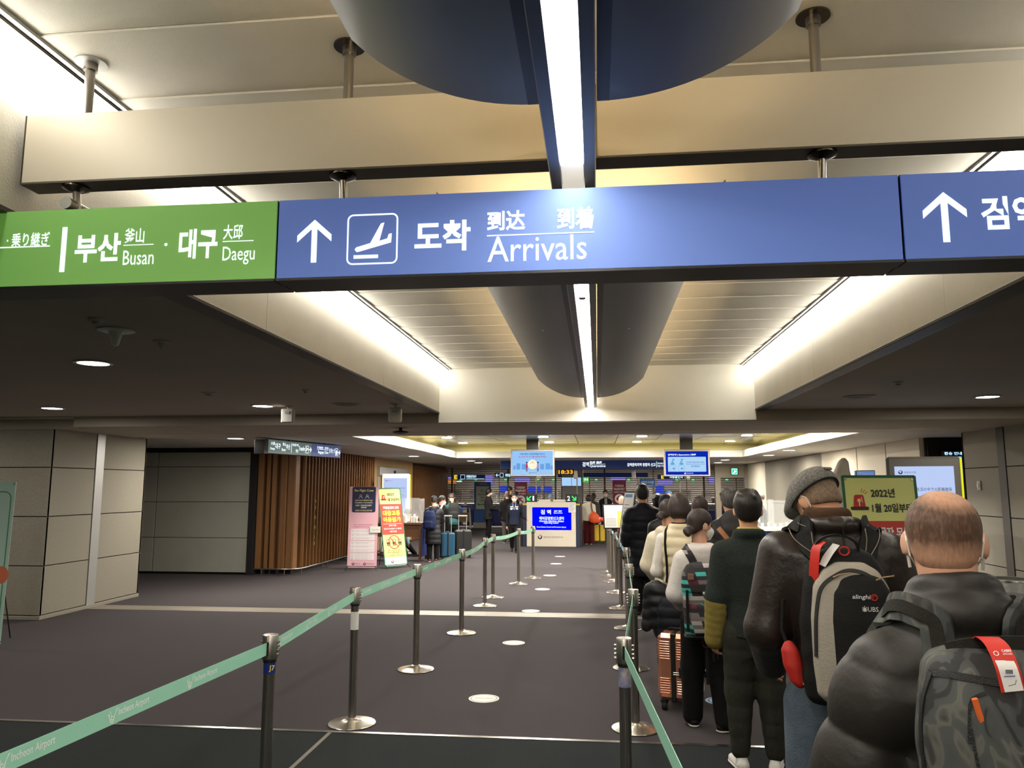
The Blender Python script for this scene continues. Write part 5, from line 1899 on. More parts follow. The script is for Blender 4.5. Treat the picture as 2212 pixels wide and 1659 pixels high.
    if jk:
        th = jk.get('th', .012)
        hem = jk.get('hem', .44) * H
        q = jk.get('quilt')
        zz = sorted(set([hem, (hem + zw) / 2] + [z for z in (zh, zw) if z > hem + .03] + [zc, (zc + zsh) / 2, zsh, (zsh + zn) / 2, zn]))
        keyz = [.2 * H, zh - .05 * H, zh, zw, zc, (zc + zsh) / 2, zsh, (zsh + zn) / 2, zn]
        fl = jk.get('flare', 1.0)
        RX = np.array([.088 * fl, .086 * fl, .084, .076, .088, .094, .092, .070, .034]) * H * w + th
        RY = np.array([.074 * fl, .070 * fl, .066, .060, .070, .072, .060, .046, .030]) * H * w * jk.get('deep', 1.0) + th
        p = [loft(zz, np.interp(zz, keyz, RX), np.interp(zz, keyz, RY), [cxf(z) for z in zz], [cyf(z) for z in zz], .03, n=jk.get('n', 2.2),
                  quilt=(q[0], q[1], hem) if q else None, wob=jk.get('wob', 0.0))]
        sr = [v * .88 for v in jk.get('sleeve', (.044, .036, .028))]
        if not jk.get('vest'):
            for s in (-1, 1):
                e, wr, f = arms[s]
                qa = (q[0], q[1]) if q else None
                p += [rcone(SH[s] + V3(0, 0, -.012), e, sr[0] * H * w + th * .6, sr[1] * H * w + th * .6, .045, quilt=qa),
                      rcone(e, wr + f * .012 * H, sr[1] * H * w + th * .6, sr[2] * H * w + th * .4, .03, quilt=qa)]
        col = jk.get('collar', 0.0)
        if col:
            rr = jk.get('collar_r', .062) * hs / 1.0
            pts = [V3(cxf(zn) + rr * math.sin(a), cyf(zn) - .005 + rr * math.cos(a) * 1.05, zn - .022 * H + col * (1 - .25 * math.cos(a)) * .5) for a in np.linspace(.5, 2 * PI - .5, 12)]
            for i in range(len(pts) - 1):
                p.append(rcone(pts[i], pts[i + 1], .016 + col * .25, .016 + col * .25, .02, flat=None))
        if jk.get('hood'):
            hr = jk['hood']
            cz = zn - .03 * H
            for a0, a1, dz_, rr in ((-1.9, 1.9, .0, 1.0), (-1.2, 1.2, -.045, .95)):
                pts = [V3(cxf(zn) + .085 * math.sin(a), cyf(zn) - .025 - .06 * math.cos(a), cz + dz_ - .012 * math.cos(a)) for a in np.linspace(a0, a1, 9)]
                for i in range(8):
                    p.append(rcone(pts[i], pts[i + 1], hr * rr, hr * rr, .025))
        for extra in jk.get('extra', lambda J_: [])(J):
            p.append(extra)
        if jk.get('open_neck', True):
            p.append(rcone((cxf(zn), cyf(zn), zn - .02 * H), hp(0, -.01, -.03), .05 * hs, .055 * hs, .008, 's'))
        jo = solid(jk.get('name', 'jacket'), p, jk.get('vox', vox), jk['m'], t, jk.get('label'))
        if jk.get('under'):      # shirt sleeves and collar beneath a vest
            p = []
            for s in (-1, 1):
                e, wr, f = arms[s]
                p += [rcone(SH[s], e, sr[0] * H * w * .9, sr[1] * H * w * .92, .04), rcone(e, wr + f * .01 * H, sr[1] * H * w * .92, sr[2] * H * w * .9, .03)]
            p.append(loft([zw, zc, zsh, (zsh + zn) / 2, zn], np.array([.07, .085, .09, .06, .034]) * H * w, np.array([.05, .06, .05, .04, .032]) * H * w, [cxf(z) for z in (zw, zc, zsh, zn, zn)], [cyf(z) for z in (zw, zc, zsh, zn, zn)]))
            solid('shirt', p, vox, jk['under'], t)
    # ---- hair
    hr = c.get('hair')
    if hr:
        m = hr.get('m', M_hairk)
        th = hr.get('t', .010)
        st = hr.get('style', 'short')
        by = [-.13, -.08, -.02, .02, .05, .09, .13]
        bz = {'short': [-.088, -.082, -.020, .0, .040, .078, .09], 'bob': [-.095, -.10, -.105, -.06, .025, .072, .09],
              'bun': [-.12, -.075, -.02, .0, .03, .07, .09], 'long': [-.3, -.3, -.3, -.1, .035, .075, .09], 'crop': [-.03, -.02, .0, .02, .05, .08, .1],
              'buzz': [-.070, -.060, -.028, .020, .060, .088, .1]}[st]
        p = [ell(hp(0, -.014, .038), V3(.077 + th, .096 + th, .089 + th * hr.get('top', 1.2)) * hs, .02, R=R)]
        if st == 'bob':
            p += [ell(hp(0, -.03, -.005), V3(.094 + th * .5, .092, .10) * hs, .02, R=R), ell(hp(0, -.045, -.05), V3(.084, .07, .065) * hs, .02, R=R)]
        elif st == 'long':
            p += [rcone(hp(0, -.045, .0), hp(0, -.055, -.20), .078 * hs, .062 * hs, .03, flat=(R @ V3(0, 1, 0), .7))]
        elif st == 'bun':
            p += [ell(hp(0, -.055, -.02), V3(.070, .056, .07) * hs, .02, R=R), ell(hp(0, -.118, -.055), V3(.045, .038, .038) * hs, .010, R=R), ell(hp(.02, -.128, -.075), V3(.03, .025, .028) * hs, .01, R=R)]
        elif st == 'short':
            p += [ell(hp(0, -.045, -.020), V3(.068 + th * .5, .060, .075) * hs, .025, R=R)]
        elif st == 'buzz':
            p += [ell(hp(0, -.04, -.02), V3(.064 + th, .06, .06) * hs, .02, R=R)]
        Ri = R.T

        def hcut(X, Y, Z):
            px, py, pz = X - hc[0], Y - hc[1], Z - hc[2]
            yy = (Ri[1, 0] * px + Ri[1, 1] * py + Ri[1, 2] * pz) / hs
            zz_ = (Ri[2, 0] * px + Ri[2, 1] * py + Ri[2, 2] * pz) / hs
            return (np.interp(yy, by, bz) - zz_) * hs * .7
        p.append(cut(hcut))
        if st == 'short' and th > .012:
            for k in range(14):
                a, e_ = rnd.uniform(0, 2 * PI), rnd.uniform(.2, 1.2)
                q = hp(.078 * math.cos(a) * math.cos(e_), -.012 + .096 * math.sin(a) * math.cos(e_), .038 + .09 * math.sin(e_))
                p.insert(1, ell(q, V3(.026, .03, .016) * hs, .012, R=R))
        solid('hair', p, min(vox, hr.get('vox', .009)), m, t)
    # ---- face mask
    if c.get('mask'):
        mm = c.get('maskm', M_mask)
        p = [ell(hp(0, .028, -.048), V3(.064, .088, .056) * hs, .01, R=R), rcone(hp(0, .090, -.008), hp(0, .112, -.03), .012 * hs, .018 * hs, .015), rcone(hp(0, .1, -.05), hp(0, .085, -.09), .028 * hs, .022 * hs, .015)]
        Ri2 = R.T

        def mcut(X, Y, Z):
            px, py, pz = X - hc[0], Y - hc[1], Z - hc[2]
            return (.018 * hs - (Ri2[1, 0] * px + Ri2[1, 1] * py + Ri2[1, 2] * pz))
        p.append(cut(mcut))
        mo = solid('face_mask', p, min(vox, .008), mm, t)
        for s in (-1, 1):
            MB().tube([hp(s * .060, .035, -.022), hp(s * .083, .0, .014), hp(s * .086, -.020, .022), hp(s * .084, -.034, .0), hp(s * .078, -.026, -.036), hp(s * .058, .035, -.075)], .0022, 6).build('ear_loop', mm, mo)
    return t, J, jo


def snap(jo, pts, off):
    """lay points on the outside of a garment"""
    bv = BVHTree.FromPolygons([v.co for v in jo.data.vertices], [p.vertices for p in jo.data.polygons])
    out, nr = [], []
    for p in pts:
        loc, n, i, d = bv.find_nearest(Vector(p))
        out.append(loc + n * off)
        nr.append(n)
    return out, nr


def spline(pts, n=8):
    P = [Vector(p) for p in pts]
    P = [P[0] * 2 - P[1]] + P + [P[-1] * 2 - P[-2]]
    out = []
    for i in range(1, len(P) - 2):
        for k in range(n):
            t = k / n
            a, b, c_, d = P[i - 1], P[i], P[i + 1], P[i + 2]
            out.append(.5 * ((2 * b) + (c_ - a) * t + (2 * a - 5 * b + 4 * c_ - d) * t * t + (3 * b - a - 3 * c_ + d) * t ** 3))
    out.append(P[-2])
    return out


def strap(name, jo, pts, w, th, m, parent, off=.004, n=6):
    q, nr = snap(jo, spline(pts, n), off)
    for _ in range(2):
        q = [q[0]] + [(q[i - 1] + q[i] * 2 + q[i + 1]) / 4 for i in range(1, len(q) - 1)] + [q[-1]]
    sides = []
    for i in range(len(q)):
        t = (q[min(i + 1, len(q) - 1)] - q[max(i - 1, 0)]).normalized()
        sides.append(t.cross(nr[i]).normalized())
    return MB().ribbon(q, sides, w, th).build(name, m, parent, smooth=True, angle=50)
# ================================================================== THE QUEUE
C_olive = cloth('black_olive_nylon', (36, 33, 29), .5, bump=.3, bscale=24, spec=.45)
C_leather = mat('brown_leather', (44, 35, 30), .38, var=.18, vscale=7, bump=.28, bscale=34, spec=.5)
C_blackd = cloth('black_down_nylon', (20, 20, 24), .5, bump=.2, bscale=30, spec=.4)
C_navyd = cloth('navy_black_down', (17, 19, 28), .6, bump=.2, bscale=30)
C_blackc = cloth('black_cotton', (17, 16, 17), .9)
C_fleece = cloth('dark_green_fleece', (42, 48, 44), .98, bump=.6, bscale=160, var=.22, vscale=70)
C_mustard = cloth('mustard_nylon', (134, 118, 58), .6, bump=.3, bscale=30)
C_whiteh = cloth('white_sweat', (214, 206, 200), .95, bump=.3, bscale=40, var=.04)
C_cream = cloth('cream_down', (222, 208, 174), .75, bump=.2, bscale=30, var=.04)
C_creamh = cloth('cream_hoodie', (222, 212, 188), .95, var=.04)
C_cargo = cloth('black_green_cargo', (46, 46, 38), .9, bump=.5, bscale=26)
C_jeans = cloth('blue_jeans', (66, 78, 92), .9, col2=(104, 116, 128), vscale=5, bump=.4, bscale=150)
C_whitep = cloth('white_trousers', (222, 216, 206), .9, var=.03)

# ------------------------------------------------ the bald man with the camouflage backpack
X1, Y1, H1, R1 = .90, 2.12, 1.83, -.06
t, J, jo = person('person with thinning cropped hair in a puffy black olive jacket', X1, Y1, R1, H1, dict(
    vox=.008, bvox=.008, tvox=.02, w=1.0, shoulder=1.04, pitch=.10, yaw=-.30, hy=.02, hx=-.01, neckr=1.2, hs=.98, hw=1.09, zsh=.765,
    armL=((-.30, .06, -1), (.06, .30, -1)), armR=((.30, .06, -1), (-.05, .3, -1)),
    trousers=dict(m=C_blackc), shoes=(M_black,), stance=1.2, mask=True,
    jacket=dict(m=C_olive, th=.030, hem=.40, quilt=(.020, .165), sleeve=(.056, .054, .040), collar=.0, wob=.004, n=2.1, vox=.008, open_neck=True,
                extra=lambda J_: [rcone(V3(.092 * math.sin(a), J_['cy'](J_['z'][4]) + .0 + .085 * math.cos(a), J_['z'][4] - .03 - .012 * math.cos(a)),
                                        V3(.092 * math.sin(a + .35), J_['cy'](J_['z'][4]) + .0 + .085 * math.cos(a + .35), J_['z'][4] - .03 - .012 * math.cos(a + .35)), .040, .040, .03)
                                  for a in np.arange(.3, 2 * PI - .5, .35)] +
                                 [rcone(V3(.078 * math.sin(a), J_['cy'](J_['z'][4]) + .004 + .070 * math.cos(a), J_['z'][4] + .03 - .02 * math.cos(a)),
                                        V3(.078 * math.sin(a + .35), J_['cy'](J_['z'][4]) + .004 + .070 * math.cos(a + .35), J_['z'][4] + .03 - .02 * math.cos(a + .35)), .020, .020, .03)
                                  for a in np.arange(.5, 2 * PI - .7, .35)]),
    hair=None))
P1 = t
# hair: a thin shell whose colour thins out on the crown
mh = bpy.data.materials.new('thinning_crop')
mh.use_nodes = True
nt = mh.node_tree
bs = nt.nodes['Principled BSDF']
bs.inputs['Roughness'].default_value = .6
tc = nt.nodes.new('ShaderNodeTexCoord')
hcv, Rh = J['head'], J['R']


def vmath(op, a, b=None):
    n = nt.nodes.new('ShaderNodeVectorMath')
    n.operation = op
    for i, q in enumerate((a, b)):
        if q is None:
            continue
        if hasattr(q, 'is_output'):
            nt.links.new(q, n.inputs[i])
        else:
            n.inputs[i].default_value = q
    return n


def fmath(op, a, b=None, cl=False):
    n = nt.nodes.new('ShaderNodeMath')
    n.operation = op
    n.use_clamp = cl
    for i, q in enumerate((a, b)):
        if q is None:
            continue
        if hasattr(q, 'is_output'):
            nt.links.new(q, n.inputs[i])
        else:
            n.inputs[i].default_value = q
    return n.outputs[0]


crown = J['hp'](.014, -.050, .118)
nape = J['hp'](0, -.08, -.075)
d1 = vmath('DISTANCE', tc.outputs['Object'], tuple(crown)).outputs['Value']
nz = nt.nodes.new('ShaderNodeTexNoise')
nz.inputs['Scale'].default_value = 90
nz.inputs['Detail'].default_value = 4
mpn = nt.nodes.new('ShaderNodeMapping')
mpn.inputs['Scale'].default_value = (1.5, .8, .5)
nt.links.new(tc.outputs['Object'], mpn.inputs['Vector'])
nt.links.new(mpn.outputs['Vector'], nz.inputs['Vector'])
sepx = nt.nodes.new('ShaderNodeSeparateXYZ')
nt.links.new(tc.outputs['Object'], sepx.inputs[0])
cr = fmath('MULTIPLY', fmath('SUBTRACT', d1, .040, True), 24.0, True)          # 0 on the crown, 1 away from it
lowf = fmath('MULTIPLY', fmath('SUBTRACT', sepx.outputs['Z'], float(J['head'][2]) - .035, True), 18.0, True)
den = fmath('MULTIPLY', cr, fmath('ADD', lowf, .12, True))
fac = fmath('ADD', fmath('MULTIPLY', den, .95), fmath('MULTIPLY', fmath('SUBTRACT', nz.outputs['Fac'], .47), .7), True)
mx = nt.nodes.new('ShaderNodeMix')
mx.data_type = 'RGBA'
nt.links.new(fac, mx.inputs[0])
mx.inputs[6].default_value = rgb(206, 158, 128)
mx.inputs[7].default_value = rgb(80, 54, 35)
nt.links.new(mx.outputs[2], bs.inputs['Base Color'])
nb = nt.nodes.new('ShaderNodeBump')
nb.inputs['Strength'].default_value = .45
nb.inputs['Distance'].default_value = .004
nz2 = nt.nodes.new('ShaderNodeTexNoise')
nz2.inputs['Scale'].default_value = 160
nt.links.new(mpn.outputs['Vector'], nz2.inputs['Vector'])
nt.links.new(nz2.outputs['Fac'], nb.inputs['Height'])
nt.links.new(nb.outputs['Normal'], bs.inputs['Normal'])
hs1, hp1, Rr = J['hs'], J['hp'], J['R']


def hc1(X, Y, Z):
    px, py, pz = X - hcv[0], Y - hcv[1], Z - hcv[2]
    yy = (Rr[0, 1] * px + Rr[1, 1] * py + Rr[2, 1] * pz) / hs1
    zz = (Rr[0, 2] * px + Rr[1, 2] * py + Rr[2, 2] * pz) / hs1
    return (np.interp(yy, [-.13, -.06, -.02, .03, .06, .09], [-.075, -.068, -.03, .03, .06, .085]) - zz) * .7 * hs1


solid('hair', [ell(hp1(0, -.012, .037), V3(.0865, .099, .092) * hs1, .02, R=Rr), ell(hp1(0, -.038, -.02), V3(.074, .064, .066) * hs1, .025, R=Rr), cut(hc1)], .007, mh, P1, 'short brown hair thinning on the crown')
for s in (-1, 1):
    e = MB().ellipsoid(hp1(s * .083, -.010, -.026), (.009, .009, .009), 12, 8).tube([hp1(s * .084, -.012, -.026), hp1(s * .080, .0, -.064)], .0042, 8).build('earphone', M_plastw, P1, smooth=True)

# camouflage backpack
mcam = bpy.data.materials.new('grey_camouflage')
mcam.use_nodes = True
nt2 = mcam.node_tree
b2 = nt2.nodes['Principled BSDF']
b2.inputs['Roughness'].default_value = .75
tc2 = nt2.nodes.new('ShaderNodeTexCoord')
n1 = nt2.nodes.new('ShaderNodeTexNoise')
n1.inputs['Scale'].default_value = 8
n1.inputs['Detail'].default_value = 1.5
n1.inputs['Distortion'].default_value = 1.6
mp2 = nt2.nodes.new('ShaderNodeMapping')
mp2.inputs['Rotation'].default_value = (0, .6, 0)
mp2.inputs['Scale'].default_value = (1.6, 1, .8)
nt2.links.new(tc2.outputs['Object'], mp2.inputs['Vector'])
nt2.links.new(mp2.outputs['Vector'], n1.inputs['Vector'])
rp = nt2.nodes.new('ShaderNodeValToRGB')
rp.color_ramp.interpolation = 'EASE'
for i, (p_, c_) in enumerate(((.0, (34, 34, 33)), (.40, (38, 38, 37)), (.44, (64, 67, 66)), (.56, (70, 73, 71)), (.60, (92, 92, 85)), (.70, (48, 48, 45)))):
    if i > 1:
        el = rp.color_ramp.elements.new(p_)
    else:
        el = rp.color_ramp.elements[i]
        el.position = p_
    el.color = rgb(*c_)
nt2.links.new(n1.outputs['Fac'], rp.inputs['Fac'])
nt2.links.new(rp.outputs['Color'], b2.inputs['Base Color'])
M_webbing = cloth('black_webbing', (40, 37, 33), .8, bump=.3, bscale=200)
M_zip = mat('black_zip', (22, 21, 20), .5, bump=.5, bscale=300)

DZ1 = .115


def strap1(*a, **k):
    o = strap(*a, **k)
    o.location = (0, 0, -DZ1) if o.parent == bk else (0, 0, 0)
    return o


bk = thing('backpack', 'large grey camouflage backpack on the puffy jacket', 'backpack', (X1, Y1, DZ1), R1)
yb = -.165
zt_ = 1.385
zz = [.80, .84, .95, 1.15, 1.28, 1.34, zt_ - .015, zt_]
solid('bag_body', [loft(zz, [.15, .19, .20, .20, .195, .185, .16, .10], [.07, .11, .125, .12, .105, .09, .07, .03], .02, [yb - .09] * 5 + [yb - .08, yb - .075, yb - .07], n=3.4, wob=.003),
                   loft([.80, .83, .95, 1.06, 1.10], [.12, .15, .155, .145, .10], [.03, .05, .06, .05, .02], .02, yb - .205, .02, n=3.0)], .010, mcam, bk)
# zips, top handle, pocket seams lie on the bag
bagm = bk.children[0]
for pts, w_, nm in (([(-.165, yb - .12, 1.335), (-.185, yb - .10, 1.22), (-.188, yb - .10, 1.05), (-.186, yb - .10, .86)], .018, 'side_zip'),
                    ([(-.165, yb - .13, 1.335), (-.08, yb - .17, 1.33), (.05, yb - .18, 1.325), (.20, yb - .14, 1.335)], .016, 'top_zip'),
                    ([(-.12, yb - .19, 1.21), (-.115, yb - .21, 1.30), (-.08, yb - .2, 1.315)], .006, 'piping'),
                    ([(-.12, yb - .21, 1.24), (-.10, yb - .22, 1.13), (.02, yb - .22, 1.09), (.16, yb - .21, 1.07)], .006, 'piping'),
                    ([(-.11, yb - .28, 1.03), (-.04, yb - .28, 1.06), (.06, yb - .29, 1.045), (.12, yb - .27, 1.0)], .010, 'pocket_zip'),
                    ([(-.10, yb - .28, .98), (-.05, yb - .28, 1.02), (.0, yb - .29, .97), (-.05, yb - .28, .93), (-.10, yb - .28, .98)], .008, 'piping')):
    strap(nm, bagm, pts, w_, .006, M_zip, bk, .001, 6)
MB().ribbon(spline([(-.115, yb - .085, 1.375), (-.05, yb - .10, 1.392), (.06, yb - .10, 1.396), (.16, yb - .085, 1.378)], 6), (0, 0, 1), .030, .006).build('top_handle', M_webbing, bk, smooth=True)
for s in (-1, 1):
    o = strap1('shoulder_strap', jo, [(s * .10, -.22, 1.43), (s * .12, -.20, 1.50), (s * .15, -.13, 1.55), (s * .17, -.04, 1.56), (s * .175, .06, 1.52), (s * .17, .14, 1.40), (s * .19, .12, 1.25)],
              .072, .016, mcam, bk, .010, 6)
    strap1('strap_webbing', jo, [(s * .10, -.22, 1.43), (s * .12, -.20, 1.50), (s * .15, -.13, 1.55), (s * .17, -.04, 1.56), (s * .175, .06, 1.52)], .030, .006, M_webbing, o, .021, 6)
    q, _ = snap(jo, [(s * .165, -.08, 1.56)], .026)
    MB().ellipsoid(q[0] - Vector((0, 0, DZ1)), (.008, .008, .006), 12, 8).build('stud', M_plastw, o, smooth=True)
zp = MB().box(-.006, .006, -.004, .004, -.11, 0, .002).build('zip_pull', mat('orange_cord', (230, 110, 50), .6), bk)
zp.location = (-.105, yb - .195, 1.30)
zp.rotation_euler = (.1, -.25, 0)
tg = thing('luggage_tag', 'red and white cabin baggage tag looped on the camouflage backpack', 'luggage tag', (X1, Y1, DZ1), R1)
M_tagr = mat('tag_red', (206, 44, 30), .5)
tgb = MB().ribbon(spline([(-.042, yb - .105, 1.405), (-.045, yb - .13, 1.412), (-.045, yb - .175, 1.402), (-.040, yb - .200, 1.365), (-.034, yb - .205, 1.318)], 8), (1, 0, 0), .046, .0012).build('tag_strip', M_tagr, tg, smooth=True)
bt = spline([(-.0425, yb - .192, 1.379), (-.040, yb - .203, 1.362), (-.034, yb - .2085, 1.320)], 6)
MB().ribbon([p + Vector((.0, -.0015, 0)) for p in bt], (1, 0, 0), .036, .001).build('white_panel', M_paper, tgb)
P = Print(0, Matrix.Translation((-.064, yb - .190, 1.388)) @ Matrix.Rotation(-.06, 4, 'Y') @ Matrix.Rotation(-.6, 4, 'X'))
P.text('CABIN', .022, .004, .006, M_letw, .018, .02)
P.text('APPROVED', .022, -.002, .004, M_letw, .018)
P.ring(.010, .002, .0045, .0014, M_letw)
P.build(tgb)
P = Print(0, Matrix.Translation((-.052, yb - .2135, 1.345)))
P.rect(.003, .017, .010, .018, M_letgrey)
P.line([(.0, .004), (.02, .006)], .002, mat('violet_print', (110, 100, 170), .6))
P.line([(.007, -.014), (.02, -.010), (.022, -.002)], .0014, M_letgrey)
P.build(tgb, 'print')

# ------------------------------------------------ the man in the leather jacket and flat cap
X2, Y2, H2, R2 = .985, 3.42, 1.98, -.10
t, J, jo = person('person in brown leather jacket and grey flat cap looking down', X2, Y2, R2, H2, dict(
    vox=.009, bvox=.009, w=1.04, shoulder=1.08, lean=.03, yaw=.62, pitch=.72, hy=.095, hx=-.035, neck=.56, hs=.97, zsh=.797,
    armL=((-.24, -.04, -1), (.12, .75, -.55)), armR=((.24, .0, -1), (-.1, .6, -.6)), skin=M_skin2, mask=True,
    trousers=dict(m=C_jeans, r=(.060, .047, .042)), shoes=(M_letw, M_paper), stance=1.5,
    jacket=dict(m=C_leather, th=.020, hem=.535, sleeve=(.048, .042, .035), collar=.07, collar_r=.082, wob=.006, n=2.3),
    hair=dict(style='buzz', m=mat('grey_brown_stubble', (150, 120, 92), .7, col2=(96, 84, 72), vscale=90), t=.004, vox=.009)))
P2 = t
hp2, hsr, R_h = J['hp'], J['hs'], J['R']
# flat cap follows the head
cap = solid('flat_cap', [ell(hp2(0, -.004, .052), V3(.094, .122, .078) * hsr, .02, R=R_h @ rotx(-.10)), ell(hp2(0, .085, .052), V3(.074, .065, .030) * hsr, .02, R=R_h @ rotx(-.25)),
                         ell(hp2(0, -.046, .05), V3(.090, .078, .066) * hsr, .02, R=R_h),
                         cut(lambda X, Y, Z: (lambda q: (.026 * hsr - q))((R_h[0, 2] * (X - J['head'][0]) + R_h[1, 2] * (Y - J['head'][1]) + R_h[2, 2] * (Z - J['head'][2]))))],
            .008, mat('grey_tweed', (84, 82, 78), .95, col2=(150, 146, 138), vscale=130, bump=.6, bscale=220), P2, 'grey tweed flat cap')
MB().tube([hp2(.0915 * math.sin(a), -.008 + .1175 * math.cos(a), .0265) for a in np.linspace(1.0, 2 * PI - 1.0, 24)], .0035, 6).build('cap_band', M_blackm, cap)
MB().box(-.020, .020, -.002, .002, -.006, .006).build('cap_label', mat('brown_leather_tab', (76, 56, 48), .5), cap).matrix_local = \
    Matrix.Translation(hp2(.012, -.131, .068)) @ Matrix([list(r) for r in R_h]).to_4x4()
# brown roll neck
zn = J['z'][4]
solid('scarf', [rcone(V3(-.012 + .066 * math.sin(a), J['cy'](zn) + .012 + .072 * math.cos(a), zn + .012 + dz), V3(-.012 + .066 * math.sin(a + .4), J['cy'](zn) + .012 + .072 * math.cos(a + .4), zn + .012 + dz), .026, .026, .02)
                for dz in (-.03, .0, .028) for a in np.arange(0, 2 * PI, .4)], .009, cloth('brown_knit', (74, 52, 34), .95, bump=.5, bscale=90), P2, 'brown knitted neck scarf')
# jacket seams
for pts in ([(.02, -.13, 1.68), (.035, -.14, 1.6), (.05, -.15, 1.50)], [(-.19, -.12, 1.58), (-.185, -.14, 1.42), (-.165, -.13, 1.3)], [(.21, -.12, 1.58), (.20, -.13, 1.42), (.18, -.13, 1.3)]):
    strap('seam', jo, pts, .006, .003, mat('dark_leather_seam', (34, 27, 23), .5), P2, .001, 6)
# jeans pocket
M_black2 = cloth('black_pack_nylon', (24, 23, 22), .7, bump=.25, bscale=120)
M_greyp = cloth('grey_pack_nylon', (168, 160, 146), .75, bump=.25, bscale=120, var=.05)
DZ2, BX = .165, -.07


def strap2(*a, **k):
    o = strap(*a, **k)
    o.location = (-BX, 0, -DZ2) if o.parent == bk else (0, 0, 0)
    return o


bk = thing('backpack', 'black and grey sports backpack on the leather jacket', 'backpack', (X2 + BX * math.cos(R2), Y2 + BX * math.sin(R2), DZ2), R2)
yb = -.155
zz = [.86, .89, 1.0, 1.16, 1.30, 1.385, 1.43, 1.45]
main = solid('bag_body', [loft(zz, [.14, .165, .172, .170, .155, .13, .10, .06], [.05, .08, .09, .085, .075, .06, .045, .02], .06, yb - .07, n=2.7, wob=.002)], .010, M_black2, bk)
fp = solid('front_pocket', [loft([.88, .91, 1.03, 1.19, 1.31, 1.37, 1.40], [.11, .14, .150, .150, .135, .10, .05], [.05, .07, .08, .075, .062, .045, .02], .07, yb - .125, n=2.6)], .010, M_greyp, bk)
fb = solid('front_panel', [loft([.88, .91, 1.03, 1.19, 1.29, 1.34, 1.365], [.085, .115, .124, .124, .112, .085, .04], [.05, .066, .074, .07, .056, .04, .02], .095, yb - .148, n=2.6)], .009, M_black2, bk)
zx = strap('front_zip', fp, [(-.065, yb - .16, 1.05), (-.07, yb - .17, 1.18), (-.055, yb - .175, 1.29), (.0, yb - .17, 1.345), (.07, yb - .165, 1.37), (.15, yb - .17, 1.335), (.20, yb - .17, 1.23)], .014, .006, M_zip, bk, .002, 8)
for p_ in ((.0, 1.347), (.15, 1.34)):
    MB().tube([(p_[0], yb - .185, p_[1]), (p_[0] + .02, yb - .20, p_[1] + .012), (p_[0] + .06, yb - .195, p_[1] + .018)], .003, 6).build('zip_cord', mat('tan_cord', (170, 140, 100), .7), zx)
MB().ribbon(spline([(-.045, yb - .085, 1.43), (-.035, yb - .10, 1.475), (.03, yb - .105, 1.50), (.10, yb - .10, 1.475), (.115, yb - .085, 1.42)], 6), (0, 1, 0), .022, .008).build('top_handle', M_black2, bk, smooth=True)
for s in (-1, 1):
    o = strap2('shoulder_strap', jo, [(.03 + s * .07, -.18, 1.56), (.01 + s * .12, -.16, 1.62), (s * .15, -.09, 1.68), (s * .16, .0, 1.70), (s * .16, .09, 1.62), (s * .16, .14, 1.45), (s * .19, .08, 1.25)], .075, .014, M_black2, bk, .010, 6)
    for dx in (-.016, .016):
        strap2('stitch_line', jo, [(.03 + s * .07 + dx, -.18, 1.56), (.01 + s * .12 + dx, -.16, 1.62), (s * .15 + dx, -.09, 1.68), (s * .16 + dx, .0, 1.70)], .0025, .003, mat('pale_stitch', (150, 138, 116), .7), o, .0185, 6)
P = Print(yb - .2185)
P.text('alinghi', .055, 1.27, .020, M_letw, .062, .012, slant=.15)
P.ring(.132, 1.281, .0105, .004, M_redink)
P.ring(.132, 1.281, .005, .002, M_redink, a0=.5, a1=4.5)
P.text('UBS', .108, 1.23, .017, M_letw, .036, .0)
for a, b in (((.09, 1.231), (.104, 1.245)), ((.104, 1.231), (.09, 1.245)), ((.097, 1.229), (.097, 1.249)), ((.088, 1.238), (.106, 1.238)), ((.09, 1.232), (.104, 1.232))):
    P.line([a, b], .0022, M_letw)
P.build(fb, 'logo')
rp_ = solid('side_pouch', [loft([.905, .93, .99, 1.05, 1.085], [.012, .030, .038, .034, .012], [.015, .028, .034, .028, .012], [-.115, -.125, -.14, -.15, -.155], yb - .04, n=2.0)], .008, mat('red_nylon', (196, 44, 34), .6, bump=.1, bscale=40), bk, 'red zip pouch hanging on the backpack side')
MB().tube([(-.16, yb - .04, 1.07), (-.175, yb - .03, 1.12), (-.165, yb - .03, 1.24)], .007, 8).build('pouch_strap', M_black2, rp_)
MB().tube([(-.105, yb - .068, .925), (-.10, yb - .072, .95)], .007, 8).build('zip_end', mat('bone_toggle', (200, 188, 150), .6), rp_)
tg = thing('luggage_tag', 'red and white paper tag tied to the sports backpack handle', 'luggage tag', (X2 + BX * math.cos(R2), Y2 + BX * math.sin(R2), DZ2), R2)
MB().ribbon(spline([(-.02, yb - .11, 1.475), (-.045, yb - .12, 1.45), (-.055, yb - .125, 1.40), (-.06, yb - .12, 1.34), (-.063, yb - .115, 1.27)], 6), (.5, -.6, .1), .045, .0012).build('tag_strip', M_tagr, tg, smooth=True)
MB().ribbon(spline([(.03, yb - .115, 1.465), (.0, yb - .125, 1.43), (-.03, yb - .13, 1.385)], 6), (.5, -.6, .1), .040, .0012).build('tag_strip', M_paper, tg, smooth=True)
ring = [(.055 + .018 * math.cos(a), yb - .125, 1.44 + .016 * math.sin(a)) for a in np.linspace(0, 2 * PI, 17)[:-1]]
MB().tube(ring, .0035, 6, True).build('red_ring', M_redink, tg)

